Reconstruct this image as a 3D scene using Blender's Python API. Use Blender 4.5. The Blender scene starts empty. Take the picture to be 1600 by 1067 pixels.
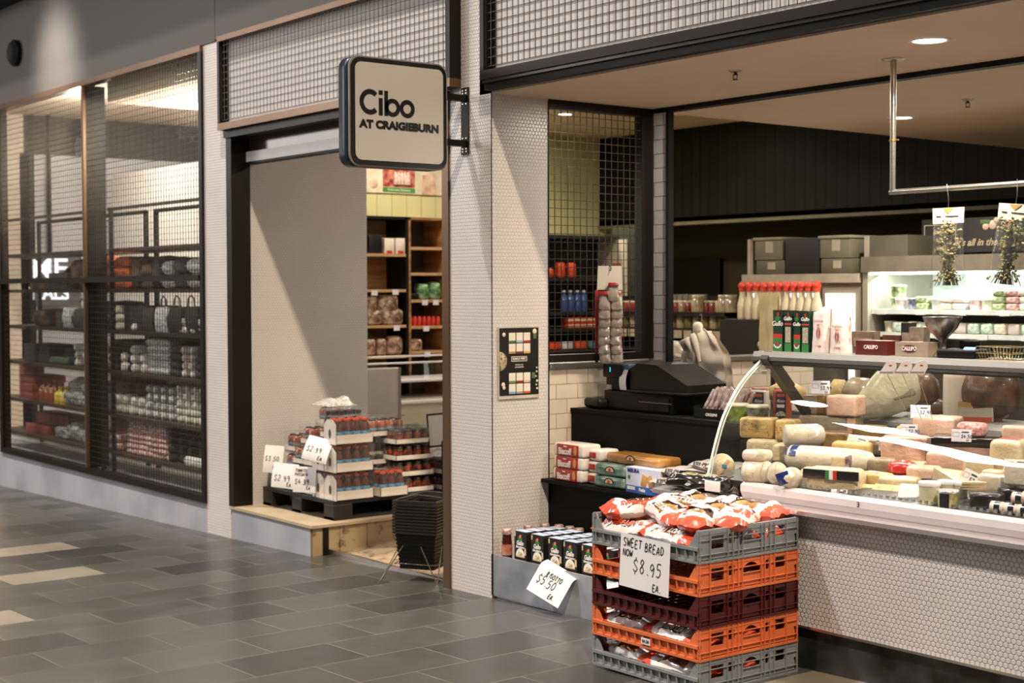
import bpy, math, random
from mathutils import Vector, Matrix, noise
# ---------------------------------------------------------------- camera
random.seed(7)
SC = bpy.context.scene; COL = SC.collection
FPX = 2300.0
yaw, pitch, roll = math.atan(1785/FPX), math.atan(80.5/FPX), 0.0025
Fh = Vector((-math.cos(yaw), math.sin(yaw), 0)); R0 = Vector((math.sin(yaw), math.cos(yaw), 0)); UZ = Vector((0, 0, 1))
FW = math.cos(pitch)*Fh - math.sin(pitch)*UZ; U0 = math.cos(pitch)*UZ + math.sin(pitch)*Fh
RT = math.cos(roll)*R0 - math.sin(roll)*U0; UP = math.cos(roll)*U0 + math.sin(roll)*R0
CP = Vector((6.065, -4.577, 1.6))
cd = bpy.data.cameras.new('camera'); cam = bpy.data.objects.new('camera', cd); COL.objects.link(cam)
cam.matrix_world = Matrix(((RT.x, UP.x, -FW.x, CP.x), (RT.y, UP.y, -FW.y, CP.y), (RT.z, UP.z, -FW.z, CP.z), (0, 0, 0, 1)))
cd.sensor_width = 36; cd.lens = 36*FPX/1600; cd.clip_start = .05
cd.dof.use_dof = True; cd.dof.focus_distance = 6.3; cd.dof.aperture_fstop = 3.2
SC.camera = cam
vs = SC.view_settings
SC.display_settings.display_device = 'sRGB'
vs.view_transform = 'Standard'; vs.look = 'None'; vs.gamma = 1; vs.exposure = 0.0; vs.use_curve_mapping = False
# ---------------------------------------------------------------- world and main lights
w = bpy.data.worlds.new('world'); SC.world = w; w.use_nodes = True
bg = w.node_tree.nodes['Background']; bg.inputs[0].default_value = (.62, .55, .52, 1); bg.inputs[1].default_value = .16
def lamp(name, kind, loc, energy, color, direction=None, **kw):
    d = bpy.data.lights.new(name, kind); d.energy = energy; d.color = color
    for k, v in kw.items(): setattr(d, k, v)
    o = bpy.data.objects.new(name, d); COL.objects.link(o); o.location = loc
    if direction is not None: o.rotation_euler = Vector(direction).to_track_quat('-Z', 'Y').to_euler()
    return o
WARM = (1, .90, .78); WARMER = (1, .78, .50); COOL = (.80, .88, 1)
SUN_DIR = Vector((.43, .43, -1))
lamp('mall_light_row_cool', 'SUN', (-3, -4, 8), 2.7, (1, .93, .93), SUN_DIR, angle=math.radians(2.5))
lamp('mall_light_row_warm', 'SUN', (5, -4, 8), 3.6, (1, .83, .64), Vector((-.62, .43, -1)), angle=math.radians(2.0))
lamp('mall_front_fill', 'AREA', (-12, -7.5, 4.6), 330, (1, .94, .90), (.72, .75, -.38), shape='RECTANGLE', size=6, size_y=3)  # added soft fill aimed at the facade and the left window
lamp('mall_ceiling_panel', 'AREA', (-2.38, -3.55, 6.0), 52, (1, .97, .95), (0, 0, -1), shape='RECTANGLE', size=.7, size_y=.95)
lamp('mall_ceiling_panel', 'AREA', (-3.05, -6.1, 6.0), 170, (1, .97, .95), (0, 0, -1), shape='RECTANGLE', size=.75, size_y=2.6)
lamp('mall_downlight', 'AREA', (-2.44, -1.55, 6.0), 18, (1, .95, .88), (0, 0, -1), shape='DISK', size=.4)
# downlights of the shop (position, ceiling height, watts)
DOWN = [(2.358, .447, 2.61, 34), (-2.46, 3.72, 3.11, 30), (.60, 2.567, 2.61, 34)]
# ---------------------------------------------------------------- pixel rays onto real planes
def ray(px, py): return FW + RT*((px-800)/FPX) - UP*((py-533.5)/FPX)
def onY(px, py, Y): r = ray(px, py); return CP + r*((Y-CP.y)/r.y)
def onX(px, py, X): r = ray(px, py); return CP + r*((X-CP.x)/r.x)
def onZ(px, py, z): r = ray(px, py); return CP + r*((z-CP.z)/r.z)
def onN(px, py, p, n): r = ray(px, py); n = Vector(n); return CP + r*((Vector(p)-CP).dot(n)/r.dot(n))
SL = .026
def fz(x): return SL*x
def mpp(p): return (Vector(p)-CP).dot(FW)/FPX
CAMROT = math.atan2(.79, .613)
# ---------------------------------------------------------------- materials
MATS = {}
def srgb(h):
    if isinstance(h, str):
        c = [int(h[i:i+2], 16)/255 for i in (0, 2, 4)]
        return tuple((x/12.92 if x <= .04045 else ((x+.055)/1.055)**2.4) for x in c)
    return h
def newmat(name):
    m = bpy.data.materials.new(name); m.use_nodes = True
    nt = m.node_tree; b = nt.nodes['Principled BSDF']; return m, nt, b
class NT:
    def __init__(s, nt): s.nt = nt
    def n(s, t, **kw):
        o = s.nt.nodes.new(t)
        for k, v in kw.items(): setattr(o, k, v)
        return o
    def l(s, a, b): s.nt.links.new(a, b)
    def math(s, op, a, b=None, c=None, clamp=False):
        o = s.nt.nodes.new('ShaderNodeMath'); o.operation = op; o.use_clamp = clamp
        for i, x in enumerate((a, b, c)):
            if x is None: continue
            if isinstance(x, (int, float)): o.inputs[i].default_value = x
            else: s.l(x, o.inputs[i])
        return o.outputs[0]
    def vm(s, op, a, b=None):
        o = s.nt.nodes.new('ShaderNodeVectorMath'); o.operation = op
        for i, x in enumerate((a, b)):
            if x is None: continue
            if isinstance(x, tuple): o.inputs[i].default_value = x
            else: s.l(x, o.inputs[i])
        return o
    def mix(s, f, a, b):
        o = s.nt.nodes.new('ShaderNodeMix'); o.data_type = 'RGBA'
        for i, x in ((0, f), (6, a), (7, b)):
            if isinstance(x, (int, float)): o.inputs[i].default_value = x
            elif isinstance(x, tuple): o.inputs[i].default_value = (*x[:3], 1)
            else: s.l(x, o.inputs[i])
        return o.outputs[2]
    def ramp(s, f, stops, const=False):
        o = s.nt.nodes.new('ShaderNodeValToRGB'); r = o.color_ramp
        if const: r.interpolation = 'CONSTANT'
        while len(r.elements) < len(stops): r.elements.new(.5)
        for e, (p, c) in zip(r.elements, stops): e.position = p; e.color = (*c[:3], 1)
        s.l(f, o.inputs[0]); return o.outputs[0]
def mat(name, col, rough=.55, metal=0, var=.12, scale=9, bump=0, bscale=60, emit=0, trans=0, coat=0, spec=.5, c2=None, sss=0, stretch=(1, 1, 1)):
    """procedural material: noise-varied colour, optional bump, optional second colour blotches"""
    if name in MATS: return MATS[name]
    m, nt, b = newmat(name); N = NT(nt); c = srgb(col)
    tc = N.n('ShaderNodeTexCoord'); mp = N.n('ShaderNodeMapping'); mp.inputs['Scale'].default_value = stretch; N.l(tc.outputs['Object'], mp.inputs[0])
    nz = N.n('ShaderNodeTexNoise'); nz.inputs['Scale'].default_value = scale; nz.inputs['Detail'].default_value = 4
    N.l(mp.outputs[0], nz.inputs['Vector'])
    a = tuple(x*(1-var) for x in c); d = tuple(min(1, x*(1+var)) for x in c) if c2 is None else srgb(c2)
    cc = N.ramp(nz.outputs[0], [(.35, a), (.65, d)]); N.l(cc, b.inputs['Base Color'])
    b.inputs['Roughness'].default_value = rough; b.inputs['Metallic'].default_value = metal
    b.inputs['Specular IOR Level'].default_value = spec; b.inputs['Coat Weight'].default_value = coat
    if sss: b.inputs['Subsurface Weight'].default_value = sss; b.inputs['Subsurface Scale'].default_value = .02
    if trans: b.inputs['Transmission Weight'].default_value = trans
    if emit: N.l(cc, b.inputs['Emission Color']); b.inputs['Emission Strength'].default_value = emit
    if bump:
        n2 = N.n('ShaderNodeTexNoise'); n2.inputs['Scale'].default_value = bscale; N.l(mp.outputs[0], n2.inputs['Vector'])
        bm = N.n('ShaderNodeBump'); bm.inputs['Strength'].default_value = bump; bm.inputs['Distance'].default_value = .01
        N.l(n2.outputs[0], bm.inputs['Height']); N.l(bm.outputs[0], b.inputs['Normal'])
    MATS[name] = m; return m
def glassmat(name, tint=(.95, .97, .96), rough=.02, gloss=.8, haze=0.0, hazecol=(.8, .8, .8)):
    """thin clear sheet: fresnel mix of straight-through and mirror reflection, with optional haze"""
    if name in MATS: return MATS[name]
    m, nt, b = newmat(name); N = NT(nt); nt.nodes.remove(b); out = nt.nodes['Material Output']
    t = N.n('ShaderNodeBsdfTransparent'); t.inputs[0].default_value = (*tint, 1)
    g = N.n('ShaderNodeBsdfGlossy'); g.inputs['Roughness'].default_value = rough
    g_ = N.n('ShaderNodeNewGeometry'); cs = N.math('ABSOLUTE', N.vm('DOT_PRODUCT', g_.outputs['Normal'], g_.outputs['Incoming']).outputs['Value'])
    fr = N.math('ADD', N.math('MULTIPLY', N.math('POWER', N.math('SUBTRACT', 1, cs), 5), .96), .04)
    nz = N.n('ShaderNodeTexNoise'); nz.inputs['Scale'].default_value = 14
    mx = N.n('ShaderNodeMixShader'); N.l(N.math('MULTIPLY', fr, gloss, clamp=True), mx.inputs[0]); N.l(t.outputs[0], mx.inputs[1]); N.l(g.outputs[0], mx.inputs[2])
    last = mx.outputs[0]
    if haze:
        d = N.n('ShaderNodeBsdfDiffuse'); d.inputs[0].default_value = (*hazecol, 1)
        m2 = N.n('ShaderNodeMixShader'); N.l(N.math('MULTIPLY', nz.outputs[0], 2*haze, clamp=True), m2.inputs[0]); N.l(last, m2.inputs[1]); N.l(d.outputs[0], m2.inputs[2]); last = m2.outputs[0]
    N.l(last, out.inputs[0]); MATS[name] = m; return m
def worldpos(N):
    g = N.n('ShaderNodeNewGeometry'); return g.outputs['Position']
def hexmat(name, axis, col='cbc4bf', grout='a89f98', pitch=.0212, bump=.4, rough=.3):
    """small hexagon mosaic with raised glazed tiles, laid in world metres"""
    m, nt, b = newmat(name); N = NT(nt); P = worldpos(N)
    sp = N.n('ShaderNodeSeparateXYZ'); N.l(P, sp.inputs[0]); cb = N.n('ShaderNodeCombineXYZ')
    N.l(sp.outputs['X' if axis == 'y' else 'Y'], cb.inputs[0]); N.l(sp.outputs['Z'], cb.inputs[1])
    s3 = math.sqrt(3)
    v = N.vm('ADD', N.vm('MULTIPLY', cb.outputs[0], (1/pitch, 1/pitch, 0)).outputs[0], (1000., 600*s3, 0)).outputs[0]
    def cell(v):
        mo = N.vm('MODULO', v, (1, s3, 1)).outputs[0]; q = N.vm('ABSOLUTE', N.vm('SUBTRACT', mo, (.5, s3/2, 0)).outputs[0]).outputs[0]
        d1 = N.vm('DOT_PRODUCT', q, (.5, s3/2, 0)).outputs['Value']; s = N.n('ShaderNodeSeparateXYZ'); N.l(q, s.inputs[0])
        return N.math('MAXIMUM', d1, s.outputs[0])
    d = N.math('MINIMUM', cell(v), cell(N.vm('ADD', v, (.5, s3/2, 0)).outputs[0]))
    h = N.n('ShaderNodeMapRange'); h.interpolation_type = 'SMOOTHSTEP'; h.inputs[1].default_value = .5; h.inputs[2].default_value = .36; N.l(d, h.inputs[0])
    k = N.n('ShaderNodeMapRange'); k.inputs[1].default_value = .485; k.inputs[2].default_value = .44; N.l(d, k.inputs[0])
    nz = N.n('ShaderNodeTexNoise'); nz.inputs['Scale'].default_value = 3; N.l(P, nz.inputs['Vector'])
    c = srgb(col); tile = N.ramp(nz.outputs[0], [(.3, tuple(x*.93 for x in c)), (.7, c)])
    N.l(N.mix(k.outputs[0], srgb(grout), tile), b.inputs['Base Color']); b.inputs['Roughness'].default_value = rough
    bm = N.n('ShaderNodeBump'); bm.inputs['Strength'].default_value = bump; bm.inputs['Distance'].default_value = .004
    N.l(h.outputs[0], bm.inputs['Height']); N.l(bm.outputs[0], b.inputs['Normal'])
    MATS[name] = m; return m
def brickmat(name, ax, ay, bw, rh, mortar, c1, c2, cm, rough=.4, offset=.5, bump=.3, shift=(0, 0), noisev=.1, dirt=None, bias=0.0, rvar=0.0, spec=.5):
    """world-space brick/tile pattern; ax, ay name the world axes used along and across the courses"""
    m, nt, b = newmat(name); N = NT(nt); P = worldpos(N)
    sp = N.n('ShaderNodeSeparateXYZ'); N.l(P, sp.inputs[0]); cb = N.n('ShaderNodeCombineXYZ')
    N.l(N.math('ADD', sp.outputs[ax], shift[0]), cb.inputs[0]); N.l(N.math('ADD', sp.outputs[ay], shift[1]), cb.inputs[1])
    br = N.n('ShaderNodeTexBrick'); br.offset = offset; N.l(cb.outputs[0], br.inputs['Vector']); br.inputs['Scale'].default_value = 1
    br.inputs['Brick Width'].default_value = bw; br.inputs['Row Height'].default_value = rh; br.inputs['Mortar Size'].default_value = mortar
    br.inputs['Bias'].default_value = bias; br.inputs['Mortar Smooth'].default_value = .1
    for i, c in (('Color1', c1), ('Color2', c2), ('Mortar', cm)): br.inputs[i].default_value = (*srgb(c), 1)
    nz = N.n('ShaderNodeTexNoise'); nz.inputs['Scale'].default_value = 5; nz.inputs['Detail'].default_value = 8; N.l(P, nz.inputs['Vector'])
    v = N.n('ShaderNodeHueSaturation'); N.l(br.outputs[0], v.inputs['Color'])
    mr = N.n('ShaderNodeMapRange'); mr.inputs[3].default_value = 1-noisev; mr.inputs[4].default_value = 1+noisev; N.l(nz.outputs[0], mr.inputs[0]); N.l(mr.outputs[0], v.inputs['Value'])
    col = v.outputs[0]
    if dirt:
        n3 = N.n('ShaderNodeTexNoise'); n3.inputs['Scale'].default_value = 16; n3.inputs['Detail'].default_value = 9; N.l(P, n3.inputs['Vector'])
        f = N.n('ShaderNodeMapRange'); f.inputs[1].default_value = dirt[1]; f.inputs[2].default_value = dirt[1]+.16; N.l(n3.outputs[0], f.inputs[0])
        col = N.mix(f.outputs[0], col, srgb(dirt[0]))
    N.l(col, b.inputs['Base Color']); b.inputs['Roughness'].default_value = rough
    b.inputs['Specular IOR Level'].default_value = spec
    if rvar:
        r = N.n('ShaderNodeMapRange'); r.inputs[3].default_value = rough-rvar; r.inputs[4].default_value = rough+rvar; N.l(nz.outputs[0], r.inputs[0]); N.l(r.outputs[0], b.inputs['Roughness'])
    bm = N.n('ShaderNodeBump'); bm.inputs['Strength'].default_value = bump; bm.inputs['Distance'].default_value = .004; bm.invert = True
    N.l(br.outputs['Fac'], bm.inputs['Height']); N.l(bm.outputs[0], b.inputs['Normal'])
    MATS[name] = m; return m
def printmat(name, stops, axis='X', rough=.35, const=True, coat=.3):
    """printed pack: colour bands along one local axis (positions in metres mapped by lo/hi)"""
    if name in MATS: return MATS[name]
    m, nt, b = newmat(name); N = NT(nt); tc = N.n('ShaderNodeTexCoord'); sp = N.n('ShaderNodeSeparateXYZ'); N.l(tc.outputs['Generated'], sp.inputs[0])
    nz = N.n('ShaderNodeTexNoise'); nz.inputs['Scale'].default_value = 30; N.l(tc.outputs['Object'], nz.inputs['Vector'])
    f = N.math('ADD', sp.outputs[axis], N.math('MULTIPLY', N.math('SUBTRACT', nz.outputs[0], .5), .05))
    N.l(N.ramp(f, [(p, srgb(c)) for p, c in stops], const), b.inputs['Base Color']); b.inputs['Roughness'].default_value = rough; b.inputs['Coat Weight'].default_value = coat
    MATS[name] = m; return m
# ---------------------------------------------------------------- mesh builder
def rotz(a): return Matrix.Rotation(a, 4, 'Z')
class MB:
    def __init__(s): s.v = []; s.f = []; s.mi = []; s.sm = []; s.T = None
    def add(s, vs, fs, mi=0, sm=False):
        b = len(s.v)
        s.v += [tuple(s.T @ Vector(v)) if s.T else tuple(v) for v in vs]
        for f in fs: s.f.append([i+b for i in f]); s.mi.append(mi); s.sm.append(sm)
        return s
    def box(s, x0, y0, z0, x1, y1, z1, mi=0):
        return s.add([(x0, y0, z0), (x1, y0, z0), (x1, y1, z0), (x0, y1, z0), (x0, y0, z1), (x1, y0, z1), (x1, y1, z1), (x0, y1, z1)],
                     [(0, 3, 2, 1), (4, 5, 6, 7), (0, 1, 5, 4), (1, 2, 6, 5), (2, 3, 7, 6), (3, 0, 4, 7)], mi)
    def cb(s, c, size, mi=0):
        return s.box(c[0]-size[0]/2, c[1]-size[1]/2, c[2]-size[2]/2, c[0]+size[0]/2, c[1]+size[1]/2, c[2]+size[2]/2, mi)
    def prism(s, poly, axis, a0, a1, mi=0, sm=False):
        """polygon in the two other axes, extruded along axis from a0 to a1"""
        def P(p, a): return {'x': (a, p[0], p[1]), 'y': (p[0], a, p[1]), 'z': (p[0], p[1], a)}[axis]
        n = len(poly); v = [P(p, a0) for p in poly]+[P(p, a1) for p in poly]
        s.add(v, [tuple(range(n))[::-1], tuple(range(n, 2*n))], mi); b = len(s.v)-2*n
        for i in range(n): s.f.append([b+i, b+(i+1) % n, b+n+(i+1) % n, b+n+i]); s.mi.append(mi); s.sm.append(sm)
        return s
    def rbox(s, c, size, r, n=2, mi=0, nz=0, seed=0, freq=8):
        """box with rounded edges, optionally lumpy"""
        hx, hy, hz = (q/2 for q in size); r = min(r, hx, hy, hz)
        def ts(h): 
            a = [-h+r*i/n for i in range(n)]; k = max(1, n)
            return a+[-(h-r)+2*(h-r)*i/k for i in range(k+1)]+[h-r+r*(i+1)/n for i in range(n)]
        T = [ts(hx), ts(hy), ts(hz)]; H = (hx, hy, hz)
        for ax in range(3):
            u, w_ = (ax+1) % 3, (ax+2) % 3
            for sg in (-1, 1):
                vs = []; A, B = T[u], T[w_]
                for a in A:
                    for b_ in B:
                        p = [0, 0, 0]; p[ax] = sg*H[ax]; p[u] = a; p[w_] = b_
                        q = Vector([max(-(H[i]-r), min(H[i]-r, p[i])) for i in range(3)]); d = Vector(p)-q
                        if d.length > 1e-9: d = d.normalized()*r
                        p = q+d
                        if nz: p += (p.normalized())*nz*noise.noise(p*freq+Vector((seed*3.7, seed, 0)))
                        vs.append(p+Vector(c))
                nb = len(B); fs = []
                for i in range(len(A)-1):
                    for j in range(nb-1):
                        q = (i*nb+j, (i+1)*nb+j, (i+1)*nb+j+1, i*nb+j+1); fs.append(q if sg > 0 else q[::-1])
                s.add(vs, fs, mi, True)
        return s
    def tube(s, pts, r, n=8, mi=0, closed=False, caps=True, sm=True):
        pts = [Vector(p) for p in pts]; m = len(pts); rs = r if isinstance(r, (list, tuple)) else [r]*m; vs = []; prev = None
        for i, p in enumerate(pts):
            a = pts[(i-1) % m] if (closed or i) else p; b = pts[(i+1) % m] if (closed or i < m-1) else p
            d = (b-a).normalized() if (b-a).length > 1e-9 else Vector((0, 0, 1))
            if prev is None:
                prev = d.orthogonal().normalized() if abs(d.z) > .99 or True else None
            x = (prev-d*prev.dot(d)); x = x.normalized() if x.length > 1e-6 else d.orthogonal().normalized(); prev = x; y = d.cross(x)
            for k in range(n):
                t = 2*math.pi*(k+.5)/n; vs.append(p+x*(math.cos(t)*rs[i])+y*(math.sin(t)*rs[i]))
        fs = []
        for i in range(m if closed else m-1):
            for k in range(n):
                a, b = i*n+k, i*n+(k+1) % n; c, d = ((i+1) % m)*n+(k+1) % n, ((i+1) % m)*n+k; fs.append((a, b, c, d))
        s.add(vs, fs, mi, sm)
        if caps and not closed: s.add(vs[:n], [tuple(range(n))[::-1]], mi); s.add(vs[-n:], [tuple(range(n))], mi)
        return s
    def lathe(s, prof, c=(0, 0, 0), n=16, mi=0, axis='z', sm=True):
        """profile [(radius, height)] turned about an axis"""
        vs = []; m = len(prof)
        for r, h in prof:
            for k in range(n):
                t = 2*math.pi*k/n; a, b = r*math.cos(t), r*math.sin(t)
                p = {'z': (a, b, h), 'y': (a, h, -b), 'x': (h, a, b)}[axis]; vs.append((p[0]+c[0], p[1]+c[1], p[2]+c[2]))
        fs = [(i*n+k, i*n+(k+1) % n, (i+1)*n+(k+1) % n, (i+1)*n+k) for i in range(m-1) for k in range(n)]
        s.add(vs, fs, mi, sm)
        if prof[0][0] > 1e-6: s.add(vs[:n], [tuple(range(n))[::-1]], mi)
        if prof[-1][0] > 1e-6: s.add(vs[-n:], [tuple(range(n))], mi)
        return s
    def grid(s, fn, nu, nv, mi=0, sm=True):
        vs = [fn(i/nu, j/nv) for i in range(nu+1) for j in range(nv+1)]; k = nv+1
        return s.add(vs, [(i*k+j, (i+1)*k+j, (i+1)*k+j+1, i*k+j+1) for i in range(nu) for j in range(nv)], mi, sm)
    def pillow(s, L, W, H, seed=0, wr=.1, mi=0, nu=14, nv=10, c=(0, 0, 0), crimp=.06):
        """sealed bag lying flat: length along x, width along y"""
        def f(sg):
            def g(u, v):
                a, b = 2*u-1, 2*v-1; body = (max(0, 1-abs(a)**3.2))**.6*(max(0, 1-abs(b)**3))**.55
                x = a*L/2; y = b*W/2*(1-.10*(1-abs(a)**6)*0-.16*(abs(a)**3)); nzv = noise.noise(Vector((x*22, y*22, seed*5.1+sg)))
                z = sg*H/2*body*(1+wr*2.2*nzv)+ (wr*.06*noise.noise(Vector((x*35, y*35, seed)))*(1-body))
                return (x+c[0], y+c[1], z+c[2]+H/2)
            return g
        s.grid(f(1), nu, nv, mi); b = len(s.f); s.grid(f(-1), nu, nv, mi)
        for i in range(b, len(s.f)): s.f[i] = s.f[i][::-1]
        return s
    def mesh(s, name, mats):
        me = bpy.data.meshes.new(name); me.from_pydata(s.v, [], s.f); me.polygons.foreach_set('material_index', s.mi); me.polygons.foreach_set('use_smooth', s.sm)
        for m in (mats if isinstance(mats, (list, tuple)) else [mats]): me.materials.append(m)
        me.update(); return me
    def build(s, name, mats, parent=None, label=None, loc=None, rot=None):
        return put(name, s.mesh(name, mats), parent, label, loc, rot)
def put(name, me, parent=None, label=None, loc=None, rot=None):
    o = bpy.data.objects.new(name, me); COL.objects.link(o)
    if parent is not None: o.parent = parent
    if label: o['label'] = label
    if loc is not None: o.location = loc
    if rot is not None: o.rotation_euler = rot if isinstance(rot, (tuple, list)) else (0, 0, rot)
    return o
def tag(o, label, cat, group=None, kind=None):
    o['label'] = label; o['category'] = cat
    if group: o['group'] = group
    if kind: o['kind'] = kind
    return o
def thing(name, label, cat, loc=(0, 0, 0), rot=0, group=None):
    o = bpy.data.objects.new(name, None); COL.objects.link(o); o.location = loc; o.empty_display_size = .1
    o.rotation_euler = rot if isinstance(rot, (tuple, list)) else (0, 0, rot)
    return tag(o, label, cat, group)
def dup(root, loc, rot=None, label=None, group=None, scale=None):
    r = root.copy(); COL.objects.link(r); r.location = loc
    if rot is not None: r.rotation_euler = rot if isinstance(rot, (tuple, list)) else (0, 0, rot)
    if label: r['label'] = label
    if group: r['group'] = group
    if scale: r.scale = scale
    for ch in KIDS(root):
        c = ch.copy(); COL.objects.link(c); c.parent = r
        for g in KIDS(ch):
            d = g.copy(); COL.objects.link(d); d.parent = c
    return r
def KIDS(o): return [c for c in bpy.data.objects if c.parent == o]
def struct(o, kind='structure'): o['kind'] = kind; return o
# ---------------------------------------------------------------- lettering
_T = {}
def text_mesh(s, size, mats, bold=0, shear=0, ext=.0006, align='CENTER', sx=1, space=1):
    k = (s, size, bold, shear, ext, align, sx, space, mats.name)
    if k in _T: return _T[k]
    cu = bpy.data.curves.new('lettering', 'FONT'); cu.body = s; cu.size = size; cu.offset = bold; cu.shear = shear; cu.extrude = ext; cu.align_x = align; cu.align_y = 'CENTER'
    cu.resolution_u = 3; cu.space_character = space
    o = bpy.data.objects.new('lettering', cu); me = bpy.data.meshes.new_from_object(o); bpy.data.objects.remove(o); bpy.data.curves.remove(cu)
    if sx != 1: me.transform(Matrix.Diagonal((sx, 1, 1, 1)))
    me.materials.clear(); me.materials.append(mats); me.name = 'lettering'; _T[k] = me; return me
FRONT = (math.pi/2, 0, 0)    # text in the x-z plane, read from -y
def text(s, size, m, parent, loc, rot=FRONT, **kw):
    return put('lettering', text_mesh(s, size, m, **kw), parent, None, loc, rot)
G = {'S': [[(.85, .85), (.6, 1), (.25, .95), (.12, .75), (.4, .55), (.75, .4), (.8, .15), (.5, 0), (.1, .1)]], 'W': [[(0, 1), (.2, 0), (.5, .7), (.75, 0), (1, 1)]],
 'E': [[(.85, 1), (.15, 1), (.1, 0), (.85, .02)], [(.12, .52), (.7, .52)]], 'T': [[(0, 1), (1, 1)], [(.5, 1), (.45, 0)]],
 'B': [[(.12, 0), (.15, 1), (.6, .98), (.7, .75), (.2, .54), (.75, .48), (.8, .12), (.12, 0)]], 'R': [[(.1, 0), (.15, 1), (.65, .95), (.75, .7), (.2, .5), (.85, 0)]],
 'A': [[(0, 0), (.5, 1), (.9, 0)], [(.15, .35), (.8, .38)]], 'D': [[(.12, 0), (.15, 1), (.7, .85), (.85, .5), (.65, .12), (.1, 0)]], 'N': [[(.05, 0), (.1, 1), (.85, 0), (.9, 1)]],
 'O': [[(.5, 1), (.12, .75), (.1, .25), (.5, 0), (.9, .25), (.88, .75), (.5, 1)]], 'I': [[(.5, 1), (.48, 0)]], 'P': [[(.1, 0), (.15, 1), (.7, .92), (.75, .6), (.2, .48)]],
 'M': [[(0, 0), (.15, 1), (.5, .3), (.8, 1), (1, 0)]], 'K': [[(.12, 1), (.1, 0)], [(.8, 1), (.15, .45), (.85, 0)]], 'C': [[(.85, .85), (.5, 1), (.12, .6), (.15, .2), (.5, 0), (.85, .15)]], 'L': [[(.15, 1), (.12, 0), (.8, .03)]],
 'a': [[(.8, .45), (.45, .55), (.15, .3), (.4, 0), (.75, .2), (.8, .5), (.85, 0)]], 'e': [[(.15, .3), (.8, .35), (.5, .58), (.15, .3), (.4, 0), (.8, .1)]],
 '0': [[(.5, 1), (.15, .7), (.12, .25), (.5, 0), (.85, .3), (.82, .75), (.5, 1)]], '2': [[(.12, .8), (.45, 1), (.8, .75), (.5, .4), (.1, .02), (.9, .05)]], '3': [[(.12, .95), (.8, .95), (.4, .58), (.8, .4), (.6, .02), (.1, .08)]],
 '4': [[(.55, 1), (.1, .38), (.9, .4)], [(.65, .65), (.6, 0)]], '5': [[(.85, 1), (.25, .98), (.2, .58), (.65, .6), (.82, .3), (.5, 0), (.1, .08)]], '7': [[(.1, .98), (.85, 1), (.35, 0)]],
 '8': [[(.8, .85), (.45, 1), (.2, .78), (.5, .55), (.82, .25), (.5, 0), (.15, .25), (.5, .55), (.8, .85)]], '9': [[(.8, .75), (.45, 1), (.15, .72), (.45, .48), (.8, .75), (.75, .3), (.6, 0)]],
 '$': [[(.85, .82), (.5, .95), (.15, .75), (.5, .5), (.85, .28), (.5, .05), (.1, .2)], [(.52, 1.15), (.5, 1.0)], [(.48, 0), (.46, -.15)]], '.': [[(.35, .06), (.45, .0), (.38, .0)]]}
def smooth(pl, n=4):
    if len(pl) < 3: return [Vector((*p, 0)) for p in pl]
    P = [Vector((*p, 0)) for p in pl]; out = []
    for i in range(len(P)-1):
        p0, p1, p2, p3 = P[max(0, i-1)], P[i], P[i+1], P[min(len(P)-1, i+2)]
        for k in range(n):
            t = k/n; out.append(.5*((2*p1)+(p2-p0)*t+(2*p0-5*p1+4*p2-p3)*t*t+(3*p1-p0-3*p2+p3)*t**3))
    return out+[P[-1]]
def strokes(mb, pls, x0, y0, sx, sy, wd, fn, mi=0, slant=.12):
    """pen strokes as flat ribbons; fn maps paper (u,v) in metres to 3D just above the paper"""
    for pl in pls:
        q = [Vector((x0+(p.x+slant*p.y)*sx, y0+p.y*sy, 0)) for p in smooth(pl)]
        vs = []; m = len(q)
        for i, p in enumerate(q):
            d = (q[min(m-1, i+1)]-q[max(0, i-1)]); d = d.normalized() if d.length > 1e-9 else Vector((1, 0, 0)); nrm = Vector((-d.y, d.x, 0))*wd/2
            vs += [fn(p.x+nrm.x, p.y+nrm.y), fn(p.x-nrm.x, p.y-nrm.y)]
        mb.add(vs, [(2*i, 2*i+1, 2*i+3, 2*i+2) for i in range(m-1)], mi)
def hand(mb, s, x, y, h, wd, fn, mi=0, adv=.72, seed=1):
    r = random.Random(seed)
    for ch in s:
        if ch in G: strokes(mb, G[ch], x, y+r.uniform(-.05, .05)*h, h*.58, h*r.uniform(.92, 1.06), wd, fn, mi)
        x += h*(adv if ch not in '.I' else adv*.55)
def paper_sign(name, label, W, H, lines, loc, rot, curl=None, group=None, cat='price sign', pen=.005):
    """handwritten card: origin at its top centre, hanging in the local x-z plane; curl(u,v)->(x,y,z)"""
    t = thing(name, label, cat, loc, rot, group)
    f = curl or (lambda u, v: (u, 0, v)); e = .0012
    mb = MB(); mb.grid(lambda a, b: f((a-.5)*W, -b*H), 10, 12); fr = len(mb.f)
    mb.grid(lambda a, b: tuple(Vector(f((a-.5)*W, -b*H))+Vector((0, .0006, 0))), 10, 12)
    mb.build('card', M_PAPER, t)
    def fn(u, v):
        p = Vector(f(u, v)); a = Vector(f(u+.001, v))-p; b = Vector(f(u, v+.001))-p; n = a.cross(b).normalized()
        if n.y > 0: n = -n
        return p+n*e
    ink = MB()
    for (s, x, y, h) in lines: hand(ink, s, x*W-W/2, -y*H-h, h, pen, fn, seed=len(s))
    ink.build('lettering', M_INK, t); return t
M_PAPER = mat('white_paper', 'd6d2d0', .7, var=.03, scale=4)
M_INK = mat('black_marker_ink', '16140f', .5, var=.05)
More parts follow.
